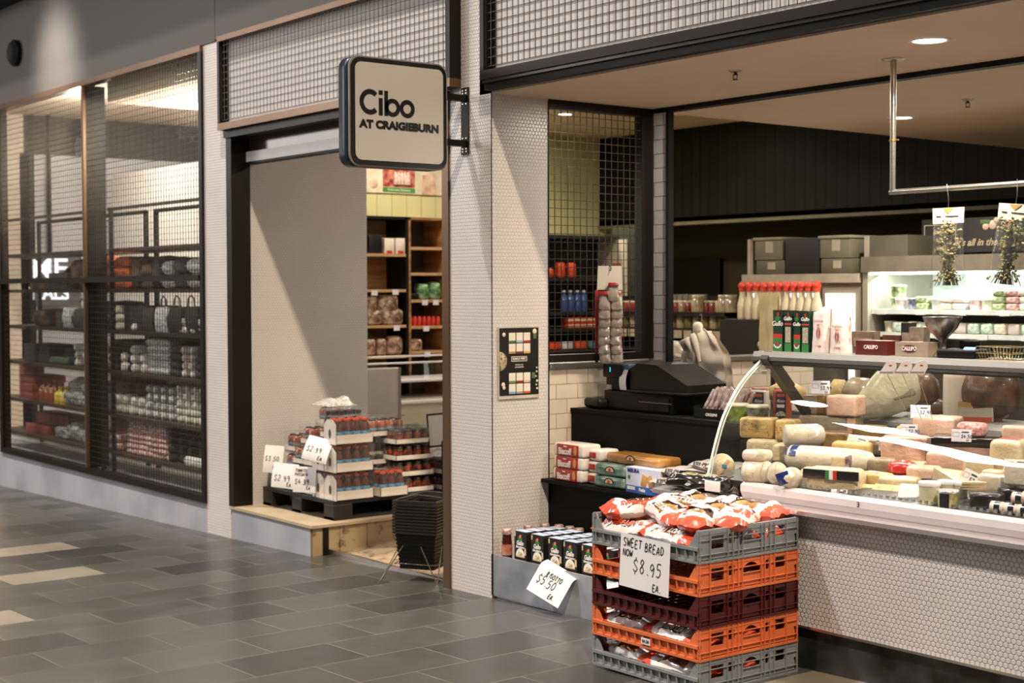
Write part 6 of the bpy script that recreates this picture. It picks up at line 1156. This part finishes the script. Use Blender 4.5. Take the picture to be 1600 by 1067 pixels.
def soft(kind, size, key):
    k = (kind, size, key)
    if k in _sm: return _sm[k]
    b = MB(); W, D, H = size; sd = len(_sm)
    if kind == 'fold':
        b.rbox((0, D/2, H/2), (W, D, H), H*.46, 2, nz=.006, seed=sd); b.tube([(-W/2+.005, -.001, H*.5), (W/2-.005, -.001, H*.5)], .0015, 4)
    elif kind == 'roll': b.lathe([(.0001, -.002), (H*.2, -.006), (H*.4, 0), (H*.5, .01), (H*.5, D-.01), (H*.3, D)], (0, 0, H/2), 14, axis='y')
    elif kind == 'tote':
        b.grid(lambda u, v: ((2*u-1)*W/2*(1-.12*v), (.03+.02*math.sin(v*3))*(-1), H*.7*v), 8, 8); b.rbox((0, D/2, H*.35), (W, D, H*.7), .03, 2, nz=.012, seed=sd); b.tube([(-W*.25, D*.3, H*.68), (-W*.2, D*.3, H*.92), (0, D*.3, H), (W*.2, D*.3, H*.92), (W*.25, D*.3, H*.68)], .006, 6)
    elif kind == 'bag': b.rbox((0, D/2, H/2), (W, D, H), min(W, H)*.35, 3, nz=.02, seed=sd, freq=14)
    elif kind == 'bottle': b.lathe([(W/2*.95, 0), (W/2, .01), (W/2, H*.6), (W*.2, H*.78), (W*.18, H*.92), (W*.24, H*.93), (W*.24, H)], (0, D/2, 0), 12)
    elif kind == 'ball': b.lathe([(.0001, 0)]+[(W/2*math.sin(math.pi*i/8), H/2-H/2*math.cos(math.pi*i/8)) for i in range(1, 8)]+[(.0001, H)], (0, D/2, 0), 14)
    else: b.rbox((0, D/2, H/2), (W, D, H), .004, 1)
    _sm[k] = b.mesh(kind, FAB[key] if isinstance(key, str) else [FAB[q] for q in key]); return _sm[k]
NM = {'fold': ('folded_towel', 'towel'), 'roll': ('rolled_towel', 'towel'), 'tote': ('tote_bag', 'bag'), 'bag': ('cushion', 'cushion'), 'bottle': ('bottle', 'bottle'), 'box': ('gift_box', 'box'), 'ball': ('ornament', 'ornament')}
ROWW = ['lowest', 'second', 'third', 'fourth', 'fifth', 'sixth', 'seventh', 'eighth']; SHN = ['bottom shelf', 'second shelf up', 'third shelf up', 'fourth shelf up', 'fifth shelf up']
CN_ = {'fold': 'folded towel', 'roll': 'rolled towel', 'tote': 'tote bag', 'bag': 'soft cushion', 'bottle': 'bottle', 'box': 'box', 'ball': 'round ornament'}
cnt = {}
def stk(kind, key, px0, px1, shelf, rows, hpx, cols=1, dep=.30, y=.235, word=None, grp=None):
    """goods between two picture columns on one shelf: cols side by side, rows stacked"""
    z = SHZ[shelf]; a, b_ = onY(px0, 500, y).x, onY(px1, 500, y).x; W = (b_-a)/cols; s = mpp((a, y, z)); H = hpx*s
    pane = 'far pane' if a < -5.45 else 'near pane'; k0 = (kind, key, shelf, pane); cnt[k0] = cnt.get(k0, 0)
    for c in range(cols):
        cnt[k0] += 1
        for r in range(rows):
            me = soft(kind, (round(W*.96, 3), dep, round(H*.98, 3)), key); nm, ct_ = NM[kind]
            o = put(nm, me, None, None, (a+W*(c+.5)+random.uniform(-.006, .006), y+random.uniform(0, .015), z+H*r), random.uniform(-.05, .05))
            pos = ('column %d' % cnt[k0]); col = ['first', 'second', 'third', 'fourth', 'fifth', 'sixth', 'seventh', 'eighth'][min(7, cnt[k0]-1)]
            if kind in ('fold', 'roll', 'box', 'bag') and rows > 1: lab = '%s %s in the %s pile, %s, %s, %s' % (word or key, CN_[kind], col, ROWW[r]+' layer', SHN[shelf], pane)
            else: lab = '%s %s standing %s of its kind on the %s, %s' % (word or key, CN_[kind], col, SHN[shelf], pane)
            tag(o, lab, ct_, grp or ('%s goods on the %s behind the %s' % (key, SHN[shelf], pane)))
# near pane
stk('fold', 'orange', 156, 176, 4, 3, 17); stk('fold', 'orange', 177, 199, 4, 3, 17, word='bright orange'); stk('bag', 'brown', 200, 218, 4, 1, 50); stk('bag', 'brown', 218, 236, 4, 2, 20); stk('bag', 'charcoal', 234, 250, 4, 1, 52); stk('fold', 'stripe', 248, 268, 4, 2, 22, word='striped grey'); stk('bag', 'charcoal', 268, 288, 4, 2, 24, word='dark charcoal'); stk('fold', 'stripe', 288, 318, 4, 2, 24, word='grey striped')
stk('bag', 'black', 150, 176, 3, 2, 22); stk('roll', 'white', 150, 164, 3, 2, 13, y=.20, dep=.1); stk('roll', 'white', 172, 190, 3, 3, 13, y=.21, word='white striped'); stk('box', 'black', 190, 230, 3, 1, 40); stk('roll', 'white', 197, 211, 3, 1, 12, y=.20, dep=.05, word='small white'); stk('tote', 'charcoal', 228, 246, 3, 1, 56); stk('tote', 'stripe', 246, 268, 3, 1, 58, word='grey striped'); stk('tote', 'black', 270, 292, 3, 1, 60); stk('tote', 'black', 294, 318, 3, 1, 62); stk('fold', 'white', 266, 290, 3, 2, 12, y=.20, dep=.08); stk('fold', 'white', 294, 312, 3, 2, 12, y=.20, dep=.08)
stk('fold', 'black', 166, 204, 2, 4, 12, word='thick black'); stk('roll', 'white', 181, 197, 2, 2, 15, y=.20, dep=.12); stk('roll', 'white', 198, 212, 2, 3, 14, y=.22); stk('roll', 'white', 212, 228, 2, 2, 15, y=.22, word='white striped'); stk('fold', 'stripe', 226, 262, 2, 5, 11, word='pale striped'); stk('fold', 'charcoal', 262, 278, 2, 4, 12); stk('roll', 'white', 278, 302, 2, 4, 12, cols=2); stk('fold', 'charcoal', 302, 318, 2, 4, 12); stk('fold', 'black', 228, 296, 2, 5, 12, y=.36, dep=.2, word='wide black')
stk('bag', 'brown', 162, 200, 1, 1, 62, y=.36, dep=.2); stk('bag', 'brown', 204, 236, 1, 1, 60, y=.36, dep=.2, word='dark brown'); stk('roll', 'white', 158, 222, 1, 2, 14, cols=5); stk('roll', 'stripe', 222, 270, 1, 4, 13, cols=4, word='grey striped'); stk('roll', 'white', 270, 318, 1, 5, 12, cols=4, word='large white'); stk('box', 'cream', 256, 312, 1, 1, 58, y=.5, dep=.08)
stk('fold', 'red', 158, 180, 0, 2, 12, word='red and white'); stk('box', 'rust', 166, 206, 0, 1, 44, y=.40, dep=.18); stk('fold', 'red', 195, 256, 0, 7, 8, cols=2, word='red checked'); stk('roll', 'black', 256, 270, 0, 4, 13); stk('roll', 'black', 270, 318, 0, 3, 14, cols=3, y=.26); stk('fold', 'white', 282, 318, 0, 1, 16, y=.205, dep=.05); stk('box', 'brown', 268, 308, 0, 1, 56, y=.42, dep=.15); stk('box', 'orange', 309, 318, 0, 1, 50, y=.35, dep=.2)
# far pane
stk('box', 'charcoal', 76, 106, 4, 1, 26); stk('ball', 'black', 84, 98, 4, 1, 38, y=.4); stk('bag', 'brown', 108, 122, 4, 1, 48); stk('bag', 'brown', 120, 136, 4, 2, 22); stk('box', 'brown', 46, 68, 4, 1, 10, word='low brown')
stk('bag', 'brown', 46, 66, 3, 1, 26); stk('box', 'charcoal', 84, 108, 3, 1, 24); stk('tote', 'stripe', 104, 120, 3, 1, 46, word='grey striped'); stk('tote', 'charcoal', 120, 137, 3, 1, 44)
stk('box', 'black', 36, 56, 2, 1, 28); stk('box', 'black', 58, 76, 2, 2, 14); stk('box', 'charcoal', 80, 108, 2, 1, 24, y=.36, dep=.2); stk('bag', 'green', 74, 104, 2, 1, 12); stk('roll', 'white', 110, 137, 2, 3, 12, cols=2, word='cream')
stk('box', 'rust', 28, 50, 1, 3, 12, word='dark red'); stk('bottle', 'amber', 56, 80, 1, 1, 34, cols=3, dep=.1); stk('bottle', 'yellow', 80, 97, 1, 1, 26, cols=2, dep=.1); stk('box', 'rust', 28, 52, 1, 1, 50, y=.42, dep=.1, word='tall dark red'); stk('bag', 'blue', 97, 122, 1, 1, 22); stk('bag', 'blue', 119, 137, 1, 2, 20, word='blue and white'); stk('bag', 'stripe', 100, 120, 1, 1, 38, y=.38, dep=.2, word='pale patterned')
stk('box', 'rust', 52, 106, 0, 1, 30, y=.38, dep=.2, word='dark red'); stk('box', 'rust', 36, 70, 0, 1, 14, word='low dark red'); stk('bag', 'blue', 80, 100, 0, 1, 18); stk('bag', 'blue', 98, 120, 0, 1, 28, word='dark blue'); stk('bag', 'blue', 118, 137, 0, 1, 20, word='pale blue'); stk('ball', 'ref', 126, 138, 0, 1, 12, y=.32); 
# illuminated words behind the rack
p = onY(76, 440, 1.15); t = thing('store_sign', 'lit white letters reading ME over TIALS seen behind the shelving', 'sign', p, math.radians(48)); EM = mat('lit_letters', 'f4f4ff', .5, emit=1.6, var=0)
text('ME', .29, EM, t, (.0, 0, .13), bold=.004, sx=1.15, ext=.01); text('TIALS', .19, EM, t, (.0, 0, -.13), bold=.003, sx=.95, ext=.01); MB().box(-.36, .012, -.26, .34, .03, .30).build('back_panel', mat('sign_panel', '6d6868', .6), t); MB().box(-.02, .03, .2, .02, .05, 3.47-p.z).build('hanger', BLACKM, t)
# ================================================================ BACK OF THE SHOP
LG = mat('fridge_light_panel', 'eef4f2', .5, emit=1.6, var=0); FRW = mat('fridge_grey', '9b9384', .4, .2, var=.04); SHW = mat('fridge_shelf_white', 'c9d0cc', .3)
p = onY(1345, 412, 3.0); XL = p.x; ZT = onY(1400, 400, 3.0).z; ZT2 = onY(1250, 428, 3.0).z
SH_ = [onY(1450, py, 3.0).z for py in (484, 521, 556)]
t = thing('open_fridge', 'wide lit open fridge with shelves of dairy packs behind the counter', 'fridge', (XL, 3.0, 0)); WF = 2.3
MB().box(0, .02, .1, .04, .75, ZT).build('side_panel', FRW, t); MB().box(WF, .02, .1, WF+.04, .75, ZT).build('side_panel', FRW, t); MB().box(0, 0, ZT-.10, WF+.04, .75, ZT).build('canopy', mat('fridge_canopy', '6d6454', .45, .2), t); MB().box(.04, .70, .1, WF, .75, ZT-.1).build('back_panel', mat('fridge_inner', 'ccd6cf', .5, var=.03), t)
MB().box(.05, .03, ZT-.115, WF, .08, ZT-.10).build('light_tube', mat('fridge_tube', 'f4fff8', .5, emit=6, var=0), t); lamp('fridge_light', 'AREA', (XL+WF/2, 3.12, ZT-.13), 30, (.90, 1, .95), (0, .35, -1), shape='RECTANGLE', size=WF, size_y=.1)
for z in SH_: MB().box(.04, .06, z-.03, WF, .70, z).build('shelf_board', SHW, t)
MB().box(0, .0, .1, WF+.04, .72, SH_[2]-.10).build('base', mat('fridge_base_dark', '2b261d', .5), t)
for i in range(14): MB().cb((.12+.15*i, .055, SH_[i % 2]-.018), (.07, .004, .03)).build('price_strip', M_PAPER, t)
PKM = [mat('fpack_'+n, c, .4, var=.25, scale=40, c2=d) for n, c, d in (('white', 'd8d4d0', 'c9b8b0'), ('pink', 'd8aca4', 'e8dcd8'), ('cream', 'd3c7a0', 'e4e0d4'), ('green', '5d7a3a', 'c0c89c'), ('navy', '2f3350', 'a09cb0'), ('red', 'b0483a', 'dcc8c0'), ('mint', '9cc0a4', 'd8e0d8'), ('blue', '4f6ea0', 'c4ccd8'))]
CW_ = ['white', 'pink', 'cream', 'green', 'navy', 'red', 'mint', 'blue']
ORDW = ['first', 'second', 'third', 'fourth', 'fifth', 'sixth', 'seventh', 'eighth', 'ninth', 'tenth', 'eleventh', 'twelfth', 'thirteenth', 'fourteenth', 'fifteenth', 'sixteenth', 'seventeenth', 'eighteenth', 'nineteenth', 'twentieth']+['%d' % i for i in range(21, 60)]
def ordw(i): return ORDW[i] if i < 20 else 'twenty-'+ORDW[i-20] if i < 30 else 'thirty-'+ORDW[i-30]
pk = []
for k, m in enumerate(PKM):
    b = MB(); b.rbox((0, .05, .03), (.085, .10, .06), .012, 1); mb_ = b.mesh('dairy_pack', m)
    c = MB(); c.lathe([(.036, 0), (.04, .05), (.043, .052), (.043, .062), (.03, .064)], (0, .05, 0), 12); mc = c.mesh('dairy_tub', m); pk.append((mb_, mc))
for s_, z in enumerate(SH_[:2]):
    x = .22 if s_ == 0 else .14; i = 0; r = random.Random(s_+4)
    while x < 1.45:
        k = r.choice((0, 0, 1, 1, 2, 2, 3, 4, 5, 0)) if s_ == 0 else r.choice((0, 6, 7, 0, 2, 6)); rows = (2 if x < .9 else 3) if s_ == 0 else 1; kind = r.random() < .35
        for q in range(rows if not kind else 1):
            o = put('dairy_tub' if kind else 'dairy_pack', pk[k][1 if kind else 0], None, None, (XL+x, 3.08, z+.061*q), r.uniform(-.1, .1)); o.scale = (1, 1, .68 if (s_ == 0 and not kind) else 1.1)
            if s_ == 0 and not kind: o.location.z = z+.041*q
            tag(o, '%s dairy %s on the %s fridge shelf, %s along, layer %s' % (CW_[k], 'tub' if kind else 'pack', ('upper', 'lower')[s_], ordw(i), ['one', 'two', 'three'][q]), 'dairy pack', 'dairy packs in the lit fridge')
        x += .092; i += 1
o = put('dairy_tub', pk[3][1], None, None, (XL+.19, 3.08, SH_[0]+.075)); tag(o, 'green-topped tub stacked high at the near end of the upper fridge shelf', 'tub', 'dairy packs in the lit fridge'); o.scale = (1.2, 1.2, 1.2); o.location.z = SH_[0]; 
o = dup(o, (XL+.19, 3.08, SH_[0]+.077), label='green-topped tub on top of another at the end of the upper fridge shelf'); o.location.z = SH_[0]+.078
# second fridge with glass doors
t = thing('glass_door_fridge', 'grey fridge with bright glass doors beside the open lit fridge', 'fridge', (-1.08, 3.0, 0)); W2 = XL+1.08-.02
MB().box(0, .05, .1, W2, .7, ZT2).build('body', FRW, t); MB().box(0, 0, ZT2-.06, W2, .06, ZT2+.0).build('head_panel', mat('fridge_head', 'a59b88', .4), t)
for i in range(3):
    x0 = .03+i*W2/3; d_ = MB().box(x0, .02, .3, x0+W2/3-.04, .05, ZT2-.09).build('door', FRW, t); MB().box(x0+.03, .012, .4, x0+W2/3-.07, .019, ZT2-.13).build('lit_pane', LG, d_); MB().box(x0+.005, .0, .9, x0+.015, .02, ZT2-.3).build('handle', STEEL, d_)
# boxes on top of the fridge
for i, (a, b_, pt, pb, c, lab) in enumerate(((1178, 1222, 373, 407, '6d6654', 'upper grey archive box on the glass-door fridge'), (1181, 1226, 407, 425, '5a5343', 'lower grey archive box on the glass-door fridge'), (1226, 1280, 372, 424, '1c1810', 'wide black crate between the grey boxes'), (1280, 1328, 370, 404, '6d6654', 'upper grey box with a white label next to the fridge rail'), (1282, 1330, 404, 424, '5a5343', 'lower grey box next to the fridge rail'))):
    A, B_, Cc = onY(a, pb, 3.02), onY(b_, pb, 3.02), onY(a, pt, 3.02); t = thing('storage_box', lab, 'box', (A.x, 3.02, ZT2 if i in (1, 2, 4) else Cc.z-(Cc.z-A.z)), 0, 'boxes on top of the fridge'); H = Cc.z-A.z; W = B_.x-A.x
    t.location.z = {0: onY(1200, 407, 3.02).z, 3: onY(1300, 404, 3.02).z}.get(i, ZT2); H = Cc.z-t.location.z
    MB().rbox((W/2, .15, H/2), (W*.98, .30, H*.97), .008, 1).build('bin', mat('storage_'+str(i), c, .6, var=.06), t)
    if i != 2: MB().box(W*.42, -.002, H*.35, W*.68, .0, H*.85).build('label_sheet', mat('aged_label', 'a39a86', .6), t)
    if i in (0, 3): MB().rbox((W/2, .15, H*.97), (W*1.05, .32, .02), .005, 1).build('lid', mat('storage_lid', '877e6a', .5), t)
p = onY(1352, 369, 3.05); t = thing('storage_box', 'long pale low box on top of the open fridge', 'box', (p.x, 3.05, ZT)); MB().box(0, 0, 0, .33, .3, p.z-ZT).build('bin', mat('storage_pale', '4c463a', .6), t); MB().box(0, -.01, 0, .035, 0, p.z-ZT).build('bracket', FRW, t)
for a, lab in ((1168, 'slim steel upright at the end of the glass-door fridge'),): p = onY(a, 425, 3.0); t = thing('fridge_upright', lab, 'post', (p.x, 3.0, ZT2)); MB().box(0, 0, 0, .025, .03, onY(a, 374, 3.0).z-ZT2).build('post', mat('pale_post', 'a89e8a', .4), t)
# chalkboard above
a, b_ = onY(1440, 396, 3.35), onY(1640, 335, 3.35); t = thing('chalkboard_sign', 'black sauce slogan board with painted garlic above the open fridge', 'sign', (a.x, 3.35, a.z)); W, H = b_.x-a.x, onY(1500, 341, 3.35).z-a.z; MB().box(0, 0, 0, W, .02, H).build('board', mat('chalk_black', '17140f', .6), t)
GR = mat('chalk_cream', 'a89678', .7); q = MB(); 
for (x0, z0, x1, z1) in ((.02, .03, .26, .035), (.02, H-.04, .26, H-.035), (.02, .03, .025, H-.035), (.255, .03, .26, H-.035)): q.box(x0, -.002, z0, x1, 0, z1)
q.build('border_pattern', GR, t)
for k, s in enumerate(('Italian', 'Gourmet', 'Cuisine')): text(s, .045, GR, t, (.14, -.002, H*.62-.05*k), bold=.001, shear=.3)
text("it's all in the sauce", .062, GR, t, (W*.53, -.002, .06), bold=.001, shear=.35)
q = MB()
for (x, z, r_) in ((.40, .20, .022), (.50, .21, .028), (.55, .24, .02), (.70, .22, .03)): q.lathe([(r_, 0), (r_*.6, -.008), (.0001, -.01)], (W*.3+x*.5, 0, z*H*3.9-.01), 14, axis='y')
q.build('garlic_print', mat('garlic_pink', 'b39a84', .6), t); q = MB(); q.rbox((W*.3+.42, -.003, H*.62), (.06, .004, .03), .01, 1); q.rbox((W*.3+.20, -.003, H*.86), (.07, .004, .025), .01, 1); q.build('leaf_print', mat('leaf_print_green', '3f5a30', .6), t); q = MB(); q.rbox((W*.3+.36, -.003, H*.86), (.06, .004, .03), .01, 1); q.build('chilli_print', RED, t)
# red-capped bottles in a row (milk sauce bottles) on a cabinet
CBm = mat('dark_cabinet', '1d1a13', .5); a = onY(1128, 545, 2.75); t = thing('dark_cabinet', 'dark cabinet carrying the row of red-topped bottles', 'cabinet', (a.x-.02, 2.75, .12)); zc = onY(1200, 500, 2.75).z; MB().box(0, 0, 0, .95, .2, zc-.12).build('body', CBm, t)
bm = MB(); bm.lathe([(.030, 0), (.035, .01), (.035, .10), (.020, .165), (.019, .20)], n=12, mi=0); bm.lathe([(.024, .19), (.025, .225), (.018, .23)], n=12, mi=1); bm = bm.mesh('sauce_bottle', [mat('milky_bottle', 'd6c8a8', .35, var=.06), mat('orange_red_top', 'c83a1e', .4)])
q = MB(); q.lathe([(.028, .215), (.03, .235), (.012, .255)], n=10); qm = q.mesh('cap', MATS['orange_red_top'])
for i in range(11):
    p = onY(1160+11.6*i, 500, 2.80); o = put('squeeze_bottle', bm, None, None, (p.x, 2.80, zc)); tag(o, 'cream squeeze bottle with red top in the row by the fridge, %s' % ordw(i), 'bottle', 'red-topped squeeze bottles'); put('cap', qm, o)
# shelf of jars behind the post opening
zj = [onY(1090, py, 3.5).z for py in (487, 513, 545)]; t = thing('jar_shelf', 'dark shelving with two rows of jars behind the post opening', 'shelf', (-2.95, 3.42, 0)); 
for z in zj: MB().box(0, 0, z-.03, 1.32, .36, z).build('shelf_board', CBm, t)
MB().box(0, .34, .1, 1.32, .36, 1.55).build('back_panel', CBm, t); MB().box(0, 0, .1, .02, .36, 1.55).build('side_panel', CBm, t); MB().box(1.30, 0, .1, 1.32, .36, 1.55).build('side_panel', CBm, t)
for i in range(12): MB().box(.03+.105*i, -.004, zj[1]-.075, .115+.105*i, .0, zj[1]-.015).build('shelf_label', mat('cream_label', 'bfb294', .6), t)
JC = [('red', mat('jar_red', '7c2818', .2, coat=.6, var=.3, scale=30)), ('pale', mat('jar_pale', 'a89878', .2, coat=.6, var=.2, scale=30)), ('olive', mat('jar_olive', '6b6238', .2, coat=.6, var=.3, scale=30)), ('amber', mat('jar_amber', '8a6a38', .2, coat=.6, var=.3, scale=30))]; JL = mat('jar_lid_cream', 'b8aa8c', .4)
def jm(m, R, H): b = MB(); b.lathe([(R, 0), (R, H*.78), (R*.8, H*.84)], n=12, mi=0); b.lathe([(R*.92, H*.82), (R*.92, H), (R*.8, H*1.0)], n=12, mi=1); return b.mesh('jar', [m, JL])
for row, (z, R, H, ks) in enumerate(((zj[0], .028, .085, (0, 0, 0, 0, 0, 1)), (zj[1], .040, .115, (1, 2, 1, 3)))):
    x = -2.91; i = 0; ms = [jm(c[1], R, H) for c in JC]
    while x < -1.66:
        k = ks[i % len(ks)]; o = put('preserve_jar', ms[k], None, None, (x, 3.50, z)); tag(o, '%s preserve jar on the %s jar shelf, %s along from the mesh window' % (JC[k][0], ('top', 'lower')[row], ordw(i)), 'jar', 'preserve jars on the dark shelving'); x += 2*R+.010; i += 1
for i, px in enumerate((1089, 1130, 1147)): p = onY(px, 487, 3.45); o = put('preserve_jar', jm(JC[1][1], .05, .13), None, None, (p.x, 3.46, zj[0])); o.location.x = min(p.x, -1.62); tag(o, 'large pale jar standing on the top jar shelf, %s of three' % ('first', 'second', 'third')[i], 'jar', 'large pale jars')
for i in range(6): p = onY(1052+9*i, 478, 3.6); o = put('drinking_glass', MB().lathe([(.022, 0), (.028, .07)], n=12).mesh('glass', mat('frosted_glass', '8f8a7c', .2)), None, None, (p.x, 3.62, zj[0]+.0)); o.location.z = zj[0]; o.location.y = 3.62; o.scale = (1, 1, 1.9); tag(o, 'upside-down pale glass behind the red jars, %s in the row' % ordw(i), 'glass', 'pale glasses behind the jars')
t = thing('wall_screen', 'large black switched-off screen on the dark wall above the jars', 'screen', (onY(1030, 405, 5.75).x, 5.75, onY(1090, 472, 5.75).z)); MB().box(0, 0, 0, onY(1125, 405, 5.75).x-onY(1030, 405, 5.75).x, .04, onY(1090, 405, 5.75).z-onY(1090, 472, 5.75).z).build('panel', mat('screen_black', '050403', .5, spec=.15), t)
# white bags below the jars
for i, (px, lab) in enumerate(((1062, 'crumpled clear bag on the partition ledge beside the guide post'), (1160, 'clear bag of rolls on the ledge behind the rail end'))):
    p = onY(px, 545, 2.2); t = thing('plastic_bag', lab, 'bag', (-.075, (1.42, 2.2)[i], 1.206), math.radians(70), 'clear bags on the ledge'); MB().rbox((0, 0, .045), (.16, .09, .10), .04, 3, nz=.03, seed=i, freq=16).build('film', mat('milky_bag', '9c9484', .3, coat=.6, var=.2, scale=16), t)
t = thing('hanging_bag', 'large yellowish clear bag hanging behind the green grain boxes', 'bag', (.62, 1.75, 1.18)); p = onY(1205, 475, 1.75); t.location.x = p.x-.02; b = MB(); b.grid(lambda u, v: ((u-.5)*.14*(1+.06*v), .02*math.sin(u*6)+.01*noise.noise(Vector((u*4, v*4, 1))), .40*v-.0), 10, 12); b.grid(lambda u, v: ((u-.5)*.14*(1+.06*v), .03+.02*math.sin(u*5), .40*v), 10, 12); b.build('film', mat('yellow_bag_film', 'c4b286', .4, coat=.4, var=.08), t)
t = thing('bag_stand', 'slim rack under the yellowish bag', 'stand', (p.x-.02, 1.78, .11)); MB().box(-.01, 0, 0, .01, .02, 1.08).build('post', BLACKM, t); MB().box(-.12, -.06, 0, .12, .08, .015).build('base', BLACKM, t); MB().box(-.11, -.04, 1.06, .11, .06, 1.075).build('tray', BLACKM, t)
# things seen through the mesh window: black shelving against the green wall with drinks
t = thing('drinks_shelf', 'black shelving against the green wall seen through the mesh window', 'shelf', (-3.715, 2.6, 0)); dz = [onX(895, py, -3.42).z for py in (434, 487, 513, 545)]
MB().box(0, 0, .1, .02, 1.38, 2.06).build('back_panel', CBm, t)
for z in dz: MB().box(.02, 0, z-.03, .30, 1.38, z).build('shelf_board', CBm, t)
MB().box(.02, 0, .1, .30, .03, 2.06).build('side_panel', CBm, t); MB().box(.0, 0, 2.03, .30, 1.38, 2.06).build('top_panel', CBm, t)
RNET = mat('orange_net', 'b8401c', .5, var=.3, scale=40); 
for i, px in enumerate((862, 880, 897)): p = onX(px, 434, -3.45); o = put('orange_pack', MB().rbox((0, 0, .05), (.07, .09, .10), .02, 1, nz=.01).mesh('orange_pack', RNET), None, None, (-3.50, p.y, dz[0])); tag(o, 'orange pack on the upper drinks shelf through the mesh, %s' % ordw(i), 'pack', 'orange packs through the mesh'); o.scale = (1, .9, 1.3 if i else .8)
wb = MB(); wb.lathe([(.033, 0), (.035, .01), (.035, .12), (.014, .155), (.014, .165)], n=12, mi=0); wb.lathe([(.016, .16), (.016, .18)], n=10, mi=1); wb = wb.mesh('water_bottle', [mat('blue_water', '27406c', .15, coat=1, var=.3, scale=20), mat('white_cap', 'c4ccd0', .4)])
for i, px in enumerate((883, 893, 904, 914)): p = onX(px, 487, -3.45); o = put('water_bottle', wb, None, None, (-3.47, p.y, dz[1])); tag(o, 'blue water bottle on the middle drinks shelf through the mesh, %s' % ordw(i), 'bottle', 'water bottles through the mesh')
OW = MB().rbox((0, 0, .022), (.08, .050, .044), .005, 1, 0).rbox((.041, 0, .022), (.003, .051, .016), .001, 1, 1).mesh('orange_carton', [RNET, mat('pale_band', 'b9b09a', .5)])
for r_ in range(2):
    for i in range(7): p = onX(888+6.8*i, 513, -3.44); o = put('orange_carton', OW, None, None, (-3.46, p.y, dz[2]+.046*r_)); tag(o, 'orange and white carton on the third drinks shelf, %s along, %s layer' % (ordw(i), ('lower', 'upper')[r_]), 'carton', 'orange and white cartons')
for i, (px, c, lab) in enumerate(((864, 'c8401c', 'red'), (884, 'b8b4b0', 'white lettered'), (905, 'bb4a28', 'orange'), (925, '4a6a6c', 'teal'))): p = onX(px, 545, -3.44); o = put('low_carton', MB().rbox((0, 0, .03), (.1, .11, .06), .006, 1).mesh('low_carton', mat('lowc_'+lab.split()[0], c, .5, var=.2, scale=30)), None, None, (-3.46, p.y, dz[3])); tag(o, '%s carton on the lowest drinks shelf seen through the mesh' % lab, 'carton', 'low cartons through the mesh')
a, b_ = onY(936, 540, 3.95), onY(980, 374, 3.95); t = thing('menu_panel', 'tall cream menu panel with orange pictures on the dark wall', 'poster', (a.x, 3.93, a.z)); W, H = b_.x-a.x, b_.z-a.z; MB().box(0, 0, 0, W, .02, H).build('sheet', mat('menu_cream', 'b8ad92', .6), t); q = MB(); q.box(W*.55, -.003, H*.62, W*.85, 0, H*.78); q.box(W*.6, -.003, H*.38, W*.85, 0, H*.52); q.build('picture_pattern', mat('menu_orange', 'b0592c', .5, var=.3, scale=40), t)
t = thing('support_panel', 'dark panel below the board wall holding the menu', 'panel', (-3.5, 3.952, .11)); MB().box(0, 0, 0, .55, .03, 2.02).build('panel', mat('dark_green_panel', '2b2e1c', .6), t)
